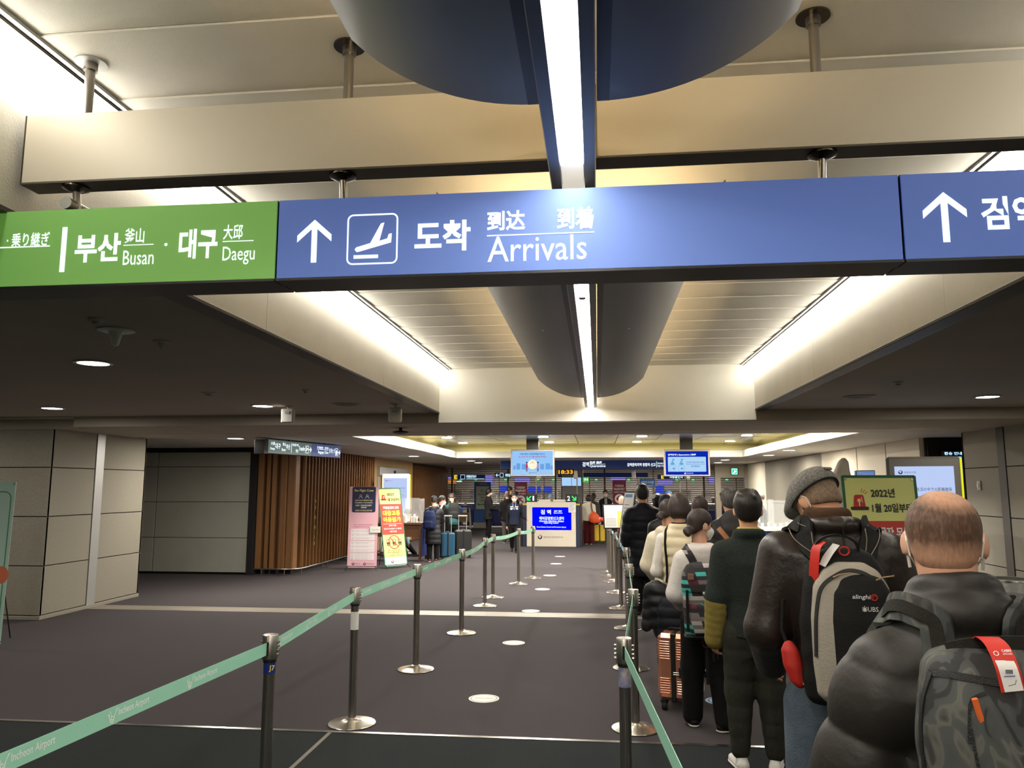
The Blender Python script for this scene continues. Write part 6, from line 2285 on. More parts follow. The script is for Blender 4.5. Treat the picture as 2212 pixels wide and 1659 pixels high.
# ------------------------------------------------ the man in the green fleece
X3, Y3, H3, R3 = at(1624, 1300, 5.5).x, 5.5, 1.81, -.14
t, J, jo = person('person in dark green fleece jacket and black cargo trousers', X3, Y3, R3, H3, dict(
    vox=.012, bvox=.008, w=1.0, pitch=.10, skin=M_skin2, lean=.01,
    armL=((-.17, -.03, -1), (-.10, .16, -1)), armR=((.14, .05, -1), (.05, .2, -1)), palmL=(.9, .5, 0), curl=.9,
    trousers=dict(m=C_cargo, r=(.062, .052, .034), hem=.02, quilt=(.005, .10)), shoes=(cloth('white_knit_shoe', (222, 218, 212), .8), M_paper), stance=1.1, toeL=.35, toeR=-.2,
    jacket=dict(m=C_fleece, th=.018, hem=.475, sleeve=(.052, .046, .036), collar=.05, collar_r=.072, wob=.003, name='fleece_jacket'),
    hair=dict(style='short', m=mat('black_brown_hair', (34, 27, 23), .4, var=.4, vscale=60, stretch=(1, 1, .12), bump=.35, bscale=130), t=.014)))
P3 = t
zn = J['z'][4]
solid('shirt_collar', [rcone(V3(.062 * math.sin(a), J['cy'](zn) + .062 * math.cos(a), zn + .012), V3(.062 * math.sin(a + .4), J['cy'](zn) + .062 * math.cos(a + .4), zn + .012), .018, .018, .01) for a in np.arange(0, 2 * PI, .4)],
      .008, cloth('yellow_green_collar', (188, 176, 104), .9), P3)
e, wr, f = J['arms'][-1]
solid('cuff', [rcone(e + (wr - e) * .05, wr + f * .022, .050 * H3, .039 * H3, .02, quilt=(.005, .05))], .010, C_mustard, P3, 'mustard yellow lower sleeve')
for s in (-1, 1):
    solid('cargo_pocket', [ell(V3(s * (.115), -.02, .74), (.035, .07, .085), .02)], .011, C_cargo, P3)
for s in (-1, 1):
    an = J['legs'][s][2]
    MB().lathe([(.044, .095), (.045, .16)], 20, (an[0], an[1], 0), caps=False).build('sock', M_paper, P3)
ph = thing('smartphone', 'dark smartphone held by the person in green fleece', 'phone', (0, 0, 0), 0)
M3 = Matrix.Translation((X3, Y3, 0)) @ Matrix.Rotation(R3, 4, 'Z')
pc = Vector(wr + f * .085 + V3(.022, .01, 0))
MB().box(-.005, .005, -.036, .036, -.07, .07, .003).build('case', M_black, ph)
MB().box(-.0056, -.0045, -.032, .032, -.064, .064).build('screen', glow('phone_glow', (70, 80, 160), .35), ph)
ph.matrix_world = M3 @ Matrix.Translation(pc) @ Matrix.Rotation(.25, 4, 'X')

# ------------------------------------------------ woman in the white hoodie
X4, Y4, H4, R4 = .815, 6.35, 1.655, -.06
t, J, jo = person('person in white hooded top and wide black trousers', X4, Y4, R4, H4, dict(
    vox=.012, bvox=.009, w=.95, yaw=-1.0, pitch=.12, mask=True, face=True, hairm=M_hairb,
    armL=((-.22, .0, -1), (.15, .75, -.35)), armR=((.2, .0, -1), (-.1, .7, -.3)),
    trousers=dict(m=C_blackc, r=(.064, .058, .050)), shoes=(M_black, cloth('cream_sole', (226, 216, 194), .7)), stance=1.75, toeR=-1.1, toeL=.2,
    legL=(-.10, .10, 0), legR=(.135, -.03, 0),
    jacket=dict(m=C_whiteh, th=.016, hem=.50, sleeve=(.050, .048, .040), hood=.036, wob=.004, name='hoodie'),
    hair=dict(style='bun', m=M_hairb, t=.010)))
P4 = t
mpat = bpy.data.materials.new('patterned_nylon')
mpat.use_nodes = True
nt3 = mpat.node_tree
b3 = nt3.nodes['Principled BSDF']
b3.inputs['Roughness'].default_value = .8
tc3 = nt3.nodes.new('ShaderNodeTexCoord')
mp3 = nt3.nodes.new('ShaderNodeMapping')
mp3.inputs['Rotation'].default_value = (0, .12, 0)
mp3.inputs['Scale'].default_value = (13, .01, 34)
nt3.links.new(tc3.outputs['Object'], mp3.inputs['Vector'])
fl_ = nt3.nodes.new('ShaderNodeVectorMath')
fl_.operation = 'FLOOR'
nt3.links.new(mp3.outputs['Vector'], fl_.inputs[0])
wn = nt3.nodes.new('ShaderNodeTexWhiteNoise')
nt3.links.new(fl_.outputs[0], wn.inputs['Vector'])
rp3 = nt3.nodes.new('ShaderNodeValToRGB')
rp3.color_ramp.interpolation = 'CONSTANT'
for i, (p_, c_) in enumerate(((0, (52, 48, 50)), (.30, (36, 33, 36)), (.62, (112, 104, 102)), (.78, (176, 170, 166)), (.86, (96, 24, 50)), (.93, (70, 180, 172)))):
    el = rp3.color_ramp.elements[i] if i < 2 else rp3.color_ramp.elements.new(p_)
    el.position = p_
    el.color = rgb(*c_)
nt3.links.new(wn.outputs['Value'], rp3.inputs['Fac'])
nt3.links.new(rp3.outputs['Color'], b3.inputs['Base Color'])
bk = thing('backpack', 'backpack with dark red and turquoise patchwork on the white hoodie', 'backpack', (X4, Y4, 0), R4)
yb = -.125
bm_ = solid('bag_body', [loft([.72, .75, .85, 1.02, 1.16, 1.22, 1.25], [.13, .155, .16, .165, .165, .14, .08], [.05, .08, .09, .09, .08, .06, .03], .0, yb - .07, n=3.0)], .010, mpat, bk)
solid('lid', [loft([1.04, 1.06, 1.12, 1.20, 1.26, 1.28], [.15, .17, .175, .165, .13, .07], [.06, .09, .10, .09, .06, .03], .0, yb - .08, n=2.6)], .010, mpat, bk)
solid('front_pocket', [loft([.745, .77, .86, .96, .99], [.10, .12, .125, .12, .09], [.03, .05, .06, .05, .02], 0, yb - .13, n=3)], .010, mpat, bk)
MB().box(-.162, .162, yb - .165, yb - .02, .715, .75, .02).build('bottom', M_black2, bk)
for s in (-1, 1):
    MB().box(s * .105 - .022, s * .105 + .022, yb - .183, yb - .172, 1.155, 1.20, .003).build('leather_patch', mat('tan_leather_patch', (134, 100, 82), .6), bk)
    MB().box(s * .135 - .01, s * .135 + .01, yb - .176, yb - .165, .78, 1.08).build('buckle_strap', M_black2, bk)
    strap('shoulder_strap', jo, [(s * .07, -.14, 1.25), (s * .10, -.11, 1.32), (s * .115, -.03, 1.37), (s * .12, .06, 1.32), (s * .12, .11, 1.2)], .06, .012, mpat, bk, .008, 6)
MB().box(-.02, .02, yb - .186, yb - .176, 1.055, 1.07).build('label', M_letw, bk)
MB().tube([(-.04, yb - .196, .99), (-.02, yb - .20, .975), (.03, yb - .20, .985), (.05, yb - .196, 1.0)], .003, 6).build('cord', mat('turquoise_cord', (80, 190, 180), .6), bk)
MB().ribbon(spline([(-.025, yb - .10, .72), (-.025, yb - .10, .665), (.02, yb - .10, .66), (.025, yb - .10, .72)], 5), (0, 1, 0), .016, .004).build('strap_loop', mat('magenta_webbing', (120, 24, 70), .7), bk)
MB().ribbon([(0, yb - .09, .70), (0, yb - .09, .5), (0.003, yb - .085, .38)], (1, 0, 0), .022, .003).ribbon([(.05, yb - .09, .70), (.052, yb - .09, .55)], (1, 0, 0), .022, .003).build('hanging_strap', M_black2, bk)

# ------------------------------------------------ woman in the cream vest
X5, Y5, H5 = at(1472, 1300, 7.25).x, 7.25, 1.775
t, J, jo = person('person in quilted cream vest over a white shirt', X5, Y5, -.1, H5, dict(
    vox=.013, bvox=.011, w=.93, pitch=.22, hs=1.02,
    armL=((-.22, -.05, -1), (.25, .8, -.25)), armR=((.2, .0, -1), (-.2, .8, -.2)),
    trousers=dict(m=C_whitep, r=(.060, .052, .048)), shoes=(M_paper,), stance=1.0,
    jacket=dict(m=C_cream, th=.022, hem=.50, quilt=(.018, .085), vest=True, under=cloth('white_jersey', (226, 220, 212), .9, var=.02), name='vest', collar=.02, collar_r=.064),
    hair=dict(style='bob', m=M_hairb, t=.010)))
P5 = t
zn = J['z'][4]
MB().tube([(.062 * math.sin(a), J['cy'](zn) + .062 * math.cos(a), zn + .004) for a in np.linspace(0, 2 * PI, 25)[:-1]], .010, 8, True).build('neck_rib', C_blackc, P5)
bg = thing('shoulder_bag', 'black quilted bag slung from the cream vest', 'bag', (X5, Y5, 0), -.1)
solid('bag_body', [loft([.50, .54, .66, .80, .88, .90], [.10, .15, .17, .16, .12, .06], [.05, .08, .09, .08, .05, .02], [-.05] * 6, -.20, n=2.6, quilt=(.012, .09))], .012, C_navyd, bg)
strap('bag_strap', jo, [(-.02, -.17, .93), (.06, -.16, 1.10), (.10, -.14, 1.25), (.125, -.10, 1.42), (.10, .0, 1.50), (.02, .10, 1.40)], .022, .006, C_blackc, bg, .006, 7)
strap('bag_strap', jo, [(-.135, -.10, 1.0), (-.13, -.12, 1.2), (-.125, -.08, 1.42), (-.115, .0, 1.50)], .022, .006, C_blackc, bg, .006, 7)
cj = thing('folded_jacket', 'black down jacket draped over the arm of the cream vest wearer', 'jacket', (X5 - .20, Y5 - .08, 0), -.1)
solid('jacket_bundle', [loft([.46, .52, .70, .88, .98, 1.02], [.05, .09, .11, .10, .08, .03], [.05, .08, .10, .09, .07, .03], [.06, .05, .02, .0, -.02, -.03], 0, n=2.3, quilt=(.014, .10), wob=.006),
                        rcone((-.09, 0, .95), (-.12, -.02, .62), .05, .045, .03, quilt=(.01, .09))], .012, C_blackd, cj)

# ------------------------------------------------ cream hoodie, behind the vest
X6, Y6 = at(1449, 1300, 8.2).x, 8.2
t, J, jo = person('person in cream hoodie with tied brown hair', X6, Y6, -.35, 1.70, dict(
    vox=.015, w=.95, pitch=.2, yaw=-.5, armL=((-.3, .05, -1), (.1, .6, -.5)),
    trousers=dict(m=C_blackc), shoes=(M_black,), jacket=dict(m=C_creamh, th=.025, hem=.46, sleeve=(.05, .046, .036), hood=.04, name='hoodie'),
    hair=dict(style='bun', m=M_hairb, t=.010)))

# ------------------------------------------------ tall black down coat
X7, Y7 = at(1392, 1250, 11.7).x, 11.7
person('tall person in black quilted down coat beside the joint plate', X7, Y7, .0, 1.87, dict(
    vox=.016, w=1.05, shoulder=1.0, pitch=.05, skin=M_skin2, armL=((-.16, .05, -1), (.0, .35, -1)), armR=((.16, .05, -1), (0, .35, -1)),
    trousers=dict(m=C_blackc, r=(.055, .045, .04)), shoes=(M_black,),
    jacket=dict(m=C_navyd, th=.035, hem=.30, quilt=(.014, .13), sleeve=(.052, .046, .038), collar=.05, name='down_coat'), hair=dict(style='short', t=.012)))

# ------------------------------------------------ grey haired man with black down jacket
X8, Y8 = at(1583, 1250, 8.6).x, 8.6
t, J, jo = person('grey haired person in black down jacket with a tan strap', X8, Y8, .0, 1.815, dict(
    vox=.014, w=1.0, pitch=.15, trousers=dict(m=C_blackc), shoes=(M_black,),
    jacket=dict(m=C_blackd, th=.03, hem=.46, quilt=(.012, .10), sleeve=(.05, .046, .036), name='down_jacket', collar=.03),
    hair=dict(style='short', m=M_hairg, t=.014)))
hd = solid('grey_hood', [ell((0, -.10, 1.50), (.115, .075, .11), .02), ell((0, -.13, 1.42), (.10, .05, .07), .02)], .012, cloth('charcoal_wool', (70, 68, 68), .95), t, 'charcoal hood lying on the back')
bg = thing('sling_bag', 'tan strapped brown sling bag on the black down jacket', 'bag', (X8, Y8, 0), 0)
strap('bag_strap', jo, [(-.15, -.12, 1.42), (-.06, -.17, 1.30), (.05, -.17, 1.15), (.13, -.13, 1.02)], .05, .006, mat('tan_leather_strap', (170, 112, 72), .55), bg, .012, 7)
solid('bag_body', [ell((.10, -.22, 1.16), (.12, .06, .09), .02)], .012, cloth('brown_canvas', (128, 104, 88), .9), bg)

# ------------------------------------------------ long dark hair
X9, Y9 = at(1517, 1250, 8.9).x, 8.9
person('person with long dark brown hair hidden between the hoodies', X9, Y9, .05, 1.72, dict(
    vox=.016, w=.95, pitch=.2, trousers=dict(m=C_blackc), shoes=(M_black,),
    jacket=dict(m=C_blackd, th=.02, hem=.45), hair=dict(style='long', m=M_hairb, t=.012)))
# hair of a short person seen past the leather jacket
person('short dark haired person half hidden behind the leather jacket', at(1915, 1160, 4.3).x, 4.3, .0, 1.585, dict(
    vox=.016, w=.9, pitch=.1, trousers=dict(m=C_blackc), shoes=(M_black,), jacket=dict(m=C_blackd, th=.02, hem=.45), hair=dict(style='bob', m=M_hairk, t=.012)))
# ================================================================== LUGGAGE AND BIN
def suitcase(label, x, y, rz, w, d, h, m, ribs=True, handle=0.0, wheel=.03, vox=None, trim=None, lock=False):
    t = thing('suitcase', label, 'suitcase', (x, y, 0), rz)
    z0 = wheel * 2 + .012
    b = min(w, d) * .12
    sh = MB().box(-w / 2, w / 2, -d / 2, d / 2, z0, h, b)
    sh.build('shell', m, t)
    if ribs:
        rb = MB().box(-w / 2 - .004, w / 2 + .004, -.006, .006, -.006, .006, .004)
        band = ((z0 + .06, z0 + (h - z0) * .36), (z0 + (h - z0) * .62, h - .05))
        for a, c_ in band:
            n = int((c_ - a) / .018)
            for k in range(n):
                zz = a + (c_ - a) * k / n
                for xa, xb in ((-w / 2 + .02, -w * .10), (w * .10, w / 2 - .02)):
                    MB().box(xa, xb, -d / 2 - .006, d / 2 + .006, zz, zz + .010, .004).build('rib', m, t)
                MB().box(-w / 2 - .005, w / 2 + .005, -d / 2 + .03, d / 2 - .03, zz, zz + .010, .004).build('rib', m, t)
    zp = MB().box(-.022, .022, -d / 2 - .006, d / 2 + .006, z0 - .006, h + .006, .008).build('zip_band', trim or M_black, t)
    if lock:
        MB().box(.045, .068, -d / 2 - .014, -d / 2, h * .45, h * .58, .003).build('lock', M_black, t)
        MB().box(.0, .05, -d / 2 - .016, -d / 2 - .006, h * .475, h * .49, .002).box(.0, .05, -d / 2 - .016, -d / 2 - .006, h * .50, h * .515, .002).build('zip_pull', M_steel, t)
    for sx in (-1, 1):
        for sy in (-1, 1):
            cx_, cy_ = sx * (w / 2 - .045), sy * (d / 2 - .045)
            wh = MB().cyl((cx_ - .018, cy_, wheel), (cx_ + .018, cy_, wheel), wheel, n=18).build('wheel', M_rubber, t, smooth=True)
            MB().cyl((cx_ - .0195, cy_, wheel), (cx_ + .0195, cy_, wheel), wheel * .55, n=14).build('hub', M_steel, wh, smooth=True)
            MB().box(cx_ - .03, cx_ + .03, cy_ - .025, cy_ + .025, wheel * 1.5, z0 + .01, .008).build('wheel_fork', M_black, wh)
    MB().tube([(-.07, -d * .1, h - .005), (-.06, -d * .1, h + .022), (.06, -d * .1, h + .022), (.07, -d * .1, h - .005)], .009, 8).build('carry_handle', M_black, t, smooth=True)
    if handle:
        hd = MB()
        for sx in (-1, 1):
            hd.cyl((sx * w * .24, d / 2 - .05, h - .01), (sx * w * .24, d / 2 - .05, h + handle), .010, n=8)
        hd.box(-w * .24 - .02, w * .24 + .02, d / 2 - .075, d / 2 - .025, h + handle - .015, h + handle + .02, .008)
        hd.build('pull_handle', M_alu, t)
    return t


M_rose = mat('rose_gold_shell', (196, 132, 104), .26, metal=.55, coat=.3)
suitcase('rose gold ribbed suitcase beside the black wide trousers', at(1466, 1450, 6.98).x, 6.98, -.30, .27, .42, .625, M_rose, True, .0, .036, lock=True)
suitcase('white suitcase standing behind the black wide trousers', at(1556, 1450, 7.95).x, 7.95, .1, .34, .24, .56, M_plastw, False)
suitcase('blue suitcase beside the person with the navy backpack', -3.86, 19.95, .2, .36, .26, .68, mat('petrol_shell', (34, 78, 104), .35), False, .42)
suitcase('black suitcase in front of the green jacket', -3.56, 20.5, .3, .44, .30, .72, mat('black_shell', (22, 22, 23), .5), False, .36)
suitcase('yellow suitcase beside the person with the orange bag', .06, 26.1, .0, .34, .25, .60, mat('yellow_shell', (206, 172, 30), .4), False, .0)

t = thing('waste_bin', 'round steel waste bin with a plastic liner by the granite pillar', 'bin', (4.33, 8.85, 0))
MB().lathe([(.21, .02), (.21, .62), (.205, .62), (.205, .02)], 36, caps=False).build('glass_body', mat('smoked_clear', (170, 172, 168), .15, alpha=.35), t, smooth=True)
MB().lathe([(.22, 0), (.22, .04), (.20, .045)], 36).build('foot', M_steel_d, t, smooth=True)
bb = MB().lathe([(.214, .60), (.214, .72), (.207, .72), (.207, .60)], 36, caps=False).build('label_band', mat('bin_band_grey', (62, 60, 56), .4, metal=.5), t, smooth=True)
MB().lathe([(.222, .86), (.228, .875), (.222, .89), (.20, .89), (.20, .86)], 36, caps=False).build('rim', M_steel, t, smooth=True)
lin_ = MB()
prof = [(.224, .895), (.232, .86), (.228, .80), (.222, .735)]
vs, fs, n = [], [], 40
for r, z in prof:
    for k in range(n):
        a = 2 * PI * k / n
        rr = r + .006 * math.sin(9 * a + z * 20)
        vs.append((rr * math.cos(a), rr * math.sin(a), z + (.012 * math.sin(5 * a) if z < .75 else 0)))
for i in range(3):
    for k in range(n):
        fs.append((i * n + k, i * n + (k + 1) % n, (i + 1) * n + (k + 1) % n, (i + 1) * n + k))
lin_.add(vs, fs).build('liner', mat('thin_plastic_liner', (214, 214, 212), .3, alpha=.45), t, smooth=True)
for k in range(4):
    a = k * PI / 2 + .5
    MB().cyl((.205 * math.cos(a), .205 * math.sin(a), .04), (.205 * math.cos(a), .205 * math.sin(a), .87), .012, n=8).build('upright', M_steel, t)
P = Print(-.2175, Matrix.Rotation(-.62, 4, 'Z'))
P.text('일반쓰레기 |', -.10, .64, .045, M_letw, .13, .015)
P.text('Waste', .05, .645, .03, M_letw, .06)
P.build(bb)
t = thing('wall_dispenser', 'small white dispenser fixed to the right granite pillar', 'dispenser', (5.59, 10.72, 1.44))
MB().box(-.08, .0, -.07, .07, 0, .26, .02).build('case', M_plastw, t)
MB().box(-.085, -.079, -.05, .05, .06, .14).build('label', mat('dispenser_blue', (60, 90, 160), .5), t)
t = thing('wall_switch', 'small beige switch plate on the right granite pillar', 'switch', (5.598, 12.1, 1.80))
MB().box(-.02, .0, -.05, .05, 0, .14, .004).build('plate', mat('beige_plate', (176, 168, 150), .5), t)
MB().box(-.03, -.018, -.02, .02, .04, .10, .004).build('rocker', M_plastw, t)

# draped white cover on the equipment shelf
t = thing('draped_cover', 'white cloth cover draped over a tall device on the equipment shelf', 'cover', (3.62, 11.95, 1.622))
solid('cloth', [loft([0, .04, .14, .30, .46, .60, .66], [.30, .24, .19, .16, .12, .075, .03], [.20, .16, .13, .11, .09, .06, .02], [.0, .0, -.02, -.02, -.01, .02, .03], 0, n=2.0, wob=.004)], .014, cloth('white_sheet', (228, 220, 202), .9, var=.02, bump=.1), t)
cs, _, _ = hall_board('small blue sign box above the equipment shelf', 1849, 1891, 1016, 1031, 12.2, mat('sky_blue_sign', (96, 136, 206), .5, emit=.3, ecol=(96, 140, 216)), 'counter_sign', texts=(('안내', .15, .35, .3, .8, M_letw, .02), ('INCHEON', .4, .9, .3, .6, M_letw, .01)))
MB().cyl((0, .04, 1.60 - cs.location.z), (0, .04, .02), .012, n=8).build('post', M_steel_d, cs)
hall_board('bright flight screen inside the dark side passage', 2037, 2082, 985, 1032, 13.9, glow('passage_screen', (150, 190, 250), .9), 'wall_screen', cat='screen', texts=(('#', .1, .9, .7, .72, M_navyink, 0), ('#', .6, .9, .3, .6, glow('green_led', (70, 235, 120), 1.2), 0)))
hall_board('navy sign with pale letters inside the dark side passage', 2037, 2080, 974, 985, 13.9, F_navy, 'passage_sign', texts=(('환승 안내', .05, .95, .2, .8, G_cy, .02),))

# ================================================================== PEOPLE OF THE FAR HALL
far = dict(vox=.018, hands=True)


def fp(label, px, Y, rz, H, **kw):
    d = dict(far)
    d.update(kw)
    d.setdefault('trousers', dict(m=C_blackc))
    d.setdefault('shoes', (M_black,))
    return person(label, at(px, 1150, Y).x, Y, rz, H, d)


# left desk
t, J, jo = fp('person in long black down coat with a navy backpack at the desk', 936, 19.3, .12, 1.60, lean=.05, pitch=.5, hy=.05, armL=((-.1, .5, -1), (.0, 1, -.2)), armR=((.1, .5, -1), (0, 1, -.2)), w=1.05,
              shoes=(mat('maroon_shoe', (96, 34, 40), .6), M_paper), jacket=dict(m=C_blackd, th=.035, hem=.27, flare=1.1, quilt=(.012, .12), hood=.045, name='down_coat', sleeve=(.05, .046, .04)), hair=dict(style='short', t=.016))


def small_pack(label, px, Y, rz, m, zb, zt, w, off=-.17, extra=None):
    t = thing('backpack', label, 'backpack', (at(px, 1150, Y).x, Y, 0), rz)
    h = zt - zb
    solid('bag_body', [loft([zb, zb + h * .08, zb + h * .3, zb + h * .7, zb + h * .92, zt], [w * .7, w * .95, w, w * .95, w * .75, w * .35], [.04, .08, .10, .09, .06, .02], 0, off - .08, n=2.6)], .014, m, t)
    solid('front_pocket', [loft([zb + h * .06, zb + h * .12, zb + h * .4, zb + h * .5], [w * .6, w * .75, w * .75, w * .5], [.03, .05, .05, .02], 0, off - .15, n=2.6)], .014, m, t)
    MB().tube([(-.04, off - .03, zt - .01), (-.03, off - .05, zt + .035), (.03, off - .05, zt + .035), (.04, off - .03, zt - .01)], .008, 6).build('top_handle', extra or m, t)
    for s in (-1, 1):
        MB().ribbon(spline([(s * w * .55, off - .02, zt - .03), (s * w * .6, off + .08, zt + .07), (s * w * .62, off + .18, zt + .05)], 5), (1, 0, 0), .05, .010).build('shoulder_strap', extra or m, t)
    return t


small_pack('navy backpack with tan straps on the long black down coat', 936, 19.3, -.25, cloth('navy_pack', (26, 36, 72), .7), .80, 1.27, .17, -.13)
t, J, jo = fp('person with short black hair and white backpack at the desk', 949, 20.55, -.35, 1.60, lean=.08, pitch=.3, yaw=-.8, mask=True, armL=((-.1, .5, -1), (.0, 1, -.2)), jacket=dict(m=C_blackc, th=.03, hem=.3, name='coat'), hair=dict(style='short', t=.012))
small_pack('white backpack behind the navy backpack', 951, 20.55, -.30, cloth('white_pack', (214, 208, 200), .7), .84, 1.32, .17, -.13)
t, J, jo = fp('person in dark green jacket bending over the desk', 977, 21.3, .25, 1.76, lean=.26, drop=.10, pitch=.9, hy=.10, armL=((-.05, .7, -1), (.0, 1, -.3)), armR=((.05, .7, -1), (0, 1, -.3)), jacket=dict(m=cloth('teal_jacket', (28, 66, 66), .8), th=.03, hem=.46, hood=.045), hair=dict(style='short', t=.012, m=M_hairb))
bp_ = small_pack('black backpack on the dark green jacket', 981, 21.3, .25, M_black2, .92, 1.42, .17, -.05)
bp_.rotation_euler = (-.18, 0, .25)
# staff seated at the desk
fp('seated staff member with dark trousers behind the brown desk', 868, 20.65, -1.2, 1.62, hip=.30, lean=.10, drop=.05, knee=.0, pitch=.45, armL=((-.1, .6, -1), (.2, 1, -.1)), legL=(-.12, .38, 0), legR=(.12, .36, 0),
   jacket=dict(m=cloth('pale_blue_gown', (170, 200, 214), .8, var=.03), th=.02, hem=.26, name='gown'), hair=dict(style='short', t=.012))
t = thing('desk_chair', 'black desk chair under the seated staff member', 'chair', (at(868, 1150, 20.65).x, 20.67, 0), -1.2)
MB().box(-.23, .23, -.22, .24, .40, .45, .02).build('seat', M_blackm, t)
MB().box(-.21, .21, -.26, -.22, .50, .95, .02).build('backrest', M_blackm, t)
for k in range(4):
    a = k * PI / 2 + PI / 4
    MB().cyl((.05 * math.cos(a), .05 * math.sin(a), .40), (.24 * math.cos(a), .24 * math.sin(a), .0), .016, n=8).build('leg', M_steel_d, t)

# middle of the hall
t, J, jo = fp('guard in navy vest and white mask walking from the desk', 1111, 22.3, PI + .08, 1.645, mask=True, face=True, vox=.014, legL=(-.07, .16, 0), legR=(.07, -.22, .06), armL=((-.30, -.1, -1), (-.5, .9, -.3)), armR=((.16, -.08, -1), (.05, .15, -1)),
              jacket=dict(m=cloth('navy_vest', (22, 28, 48), .8), th=.02, hem=.47, name='vest', vest=True, under=cloth('black_jersey', (18, 18, 20), .9)), hair=dict(style='crop', t=.010))
for (a, b, z, m_, nm) in ((-.14, -.03, 1.30, mat('reflective_band', (196, 190, 170), .4), 'reflective_band'), (.03, .14, 1.30, mat('reflective_band', (196, 190, 170), .4), 'reflective_band')):
    strap(nm, jo, [(a, .13, z), ((a + b) / 2, .15, z + .004), (b, .14, z)], .028, .004, m_, t, .003, 4)
q, _ = snap(jo, [(.085, .15, 1.235)], .004)
bd = MB().box(-.035, .035, 0, .004, -.024, .024).build('badge', M_paper, t, loc=q[0])
q, _ = snap(jo, [(-.085, .15, 1.24)], .004)
MB().box(-.03, .03, 0, .004, -.02, .02).build('badge', M_paper, t, loc=q[0])
strap('lanyard', jo, [(-.05, .10, 1.40), (-.03, .14, 1.30), (.0, .15, 1.20), (.03, .14, 1.30), (.05, .10, 1.40)], .012, .003, mat('blue_lanyard', (130, 150, 200), .6), t, .005, 5)

fp('person in black overcoat with white mask standing sideways', 1055, 28.4, -1.15, 1.76, mask=True, armR=((.1, .25, -1), (.0, 1, -.25)), w=.98, jacket=dict(m=cloth('charcoal_overcoat', (30, 30, 32), .9), th=.03, hem=.38, flare=1.12, name='overcoat', collar=.03), hair=dict(style='short', t=.016))
fp('person in black hooded jacket and grey trousers behind the guard', 1096, 26.0, .15, 1.70, jacket=dict(m=C_blackc, th=.035, hem=.42, hood=.05), trousers=dict(m=cloth('grey_trousers', (84, 78, 76), .9)), hair=dict(style='buzz', t=.004, m=mat('shaved_grey', (130, 108, 90), .7, col2=(90, 76, 66), vscale=70)), w=1.08, shoes=(M_black, M_paper))
fp('tall dark haired person among the group behind the guard', 1101, 28.3, -.9, 1.84, jacket=dict(m=C_blackc, th=.03, hem=.45), hair=dict(style='short', t=.012), yaw=-.4)
fp('black haired person turned sideways behind the guard', 1113, 27.1, -1.2, 1.68, mask=True, jacket=dict(m=C_blackc, th=.03, hem=.45), hair=dict(style='bob', t=.012, m=M_hairk))
fp('staff member in blue cap behind the quarantine counter', 1188, 25.75, PI + .5, 1.60, pitch=.7, hy=.09, jacket=dict(m=cloth('pale_gown', (190, 200, 206), .8), th=.02, hem=.4), hair=dict(style='crop', t=.012, m=mat('blue_cap_cloth', (120, 170, 210), .8)))
t, J, jo = fp('person in white jacket and maroon trousers with an orange bag', 1272, 25.7, -.05, 1.585, jacket=dict(m=cloth('off_white_jacket', (222, 214, 196), .8, var=.03), th=.035, hem=.47, name='jacket', collar=.03), trousers=dict(m=cloth('maroon_trousers', (70, 16, 20), .9), r=(.062, .058, .056)), hair=dict(style='bob', m=M_hairb, t=.012), shoes=(M_black, M_paper))
bg = thing('tote_bag', 'orange nylon bag hanging over the white jacket', 'bag', (at(1272, 1150, 25.7).x, 25.7, 0))
solid('bag_body', [loft([.68, .72, .84, .98, 1.06], [.10, .18, .19, .13, .03], [.05, .09, .10, .08, .02], [.22, .22, .20, .17, .15], -.20, n=2.2)], .014, mat('orange_nylon', (222, 84, 30), .55, bump=.2, bscale=20), bg)
MB().ribbon(spline([(.13, -.20, 1.05), (.10, -.17, 1.2), (.09, -.08, 1.33), (.10, .05, 1.28)], 5), (1, 0, 0), .04, .006).build('strap', mat('brown_strap', (110, 70, 44), .7), bg)
fp('person with brown hair in grey jacket beside the white jacket', 1283, 26.8, -.5, 1.60, jacket=dict(m=cloth('grey_jacket2', (74, 70, 68), .9), th=.03, hem=.45), hair=dict(style='long', m=M_hairb, t=.012), pitch=.3)
t, J, jo = fp('staff member in black suit and white mask facing the queue', 1309, 28.5, PI + .1, 1.72, mask=True, face=True, armL=((-.14, .15, -1), (.5, .9, .1)), jacket=dict(m=cloth('black_suit', (22, 22, 26), .8), th=.016, hem=.44, name='suit_jacket'), hair=dict(style='crop', t=.012))
strap('shirt_front', jo, [(0, .12, 1.45), (0, .14, 1.35), (0, .14, 1.22)], .075, .004, M_paper, t, .003, 5)
strap('necktie', jo, [(0, .12, 1.44), (0, .14, 1.35), (0, .14, 1.20)], .030, .004, M_black, t, .008, 5)
t, J, jo = fp('grey cropped person reaching out a red sleeve', 1345, 18.2, .3, 1.62, armL=((-.6, .5, -.6), (-.3, 1, .0)), pitch=.2, jacket=dict(m=mat('red_knit', (176, 22, 28), .8, bump=.2, bscale=50), th=.02, hem=.46), hair=dict(style='buzz', t=.004, m=mat('silver_stubble', (178, 158, 138), .7)))
small_pack('black backpack with white straps on the red top', 1352, 18.2, .25, M_black2, .92, 1.34, .16, -.12, M_paper)
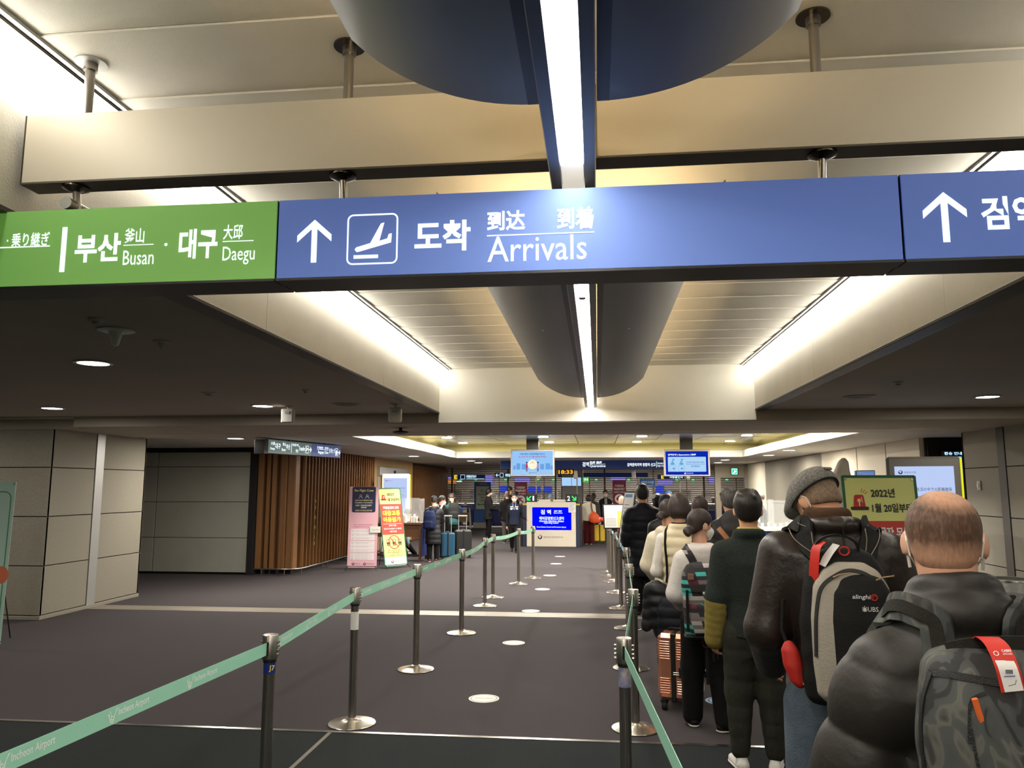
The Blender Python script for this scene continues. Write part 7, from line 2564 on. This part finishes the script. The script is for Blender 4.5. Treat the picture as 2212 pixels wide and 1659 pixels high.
fp('curly black haired person beside the red sleeve', 1362, 17.6, .0, 1.60, jacket=dict(m=C_blackc, th=.03, hem=.45), hair=dict(style='short', t=.022))
t, J, jo = fp('person in black jacket with a fur trimmed hood', 1366, 14.2, .0, 1.60, jacket=dict(m=C_blackd, th=.035, hem=.42, quilt=(.01, .11), name='parka'), hair=dict(style='bob', t=.012, m=M_hairk))
zn = J['z'][4]
solid('fur_trim', [ell(V3(.12 * math.sin(a), -.06 - .06 * math.cos(a), zn - .05), (.055, .05, .05), .01) for a in np.linspace(-1.7, 1.7, 9)], .013, mat('brown_grey_fur', (92, 84, 74), .95, col2=(52, 46, 40), vscale=60, bump=1.0, bscale=90), t)
fp('person in black coat with brown shoulder bag near the notice board', 1372, 12.9, .0, 1.62, jacket=dict(m=C_blackd, th=.035, hem=.38, name='coat'), hair=dict(style='short', t=.014))
fp('staff member in pale gown and face shield behind the queue', 1389, 20.5, PI + .6, 1.70, mask=True, jacket=dict(m=cloth('pale_cyan_gown', (184, 214, 222), .8, var=.03), th=.02, hem=.4, name='gown'), hair=dict(style='crop', t=.012))
fp('staff member with blue visor far behind the cream vest', 1447, 23.5, PI, 1.72, mask=True, jacket=dict(m=cloth('pale_cyan_gown', (184, 214, 222), .8, var=.03), th=.02, hem=.4, name='gown'), hair=dict(style='crop', t=.014, m=mat('blue_visor', (60, 130, 200), .5)))
fp('dark haired person in a cap behind the cream hoodie', 1440, 10.4, -.1, 1.72, jacket=dict(m=C_blackd, th=.03, hem=.45), hair=dict(style='crop', t=.016, m=mat('navy_cap', (24, 28, 40), .8)))
fp('dark haired person in black behind the tall down coat', 1423, 12.6, .0, 1.72, jacket=dict(m=C_blackd, th=.035, hem=.4, quilt=(.012, .12)), hair=dict(style='short', t=.014))
fp('staff member with grey hair behind the navy service counter', 1644, 18.6, -1.3, 1.68, pitch=.4, jacket=dict(m=cloth('dark_uniform', (40, 38, 38), .85), th=.02, hem=.45), hair=dict(style='short', t=.010, m=M_hairg), skin=M_skin2)
flush_text()
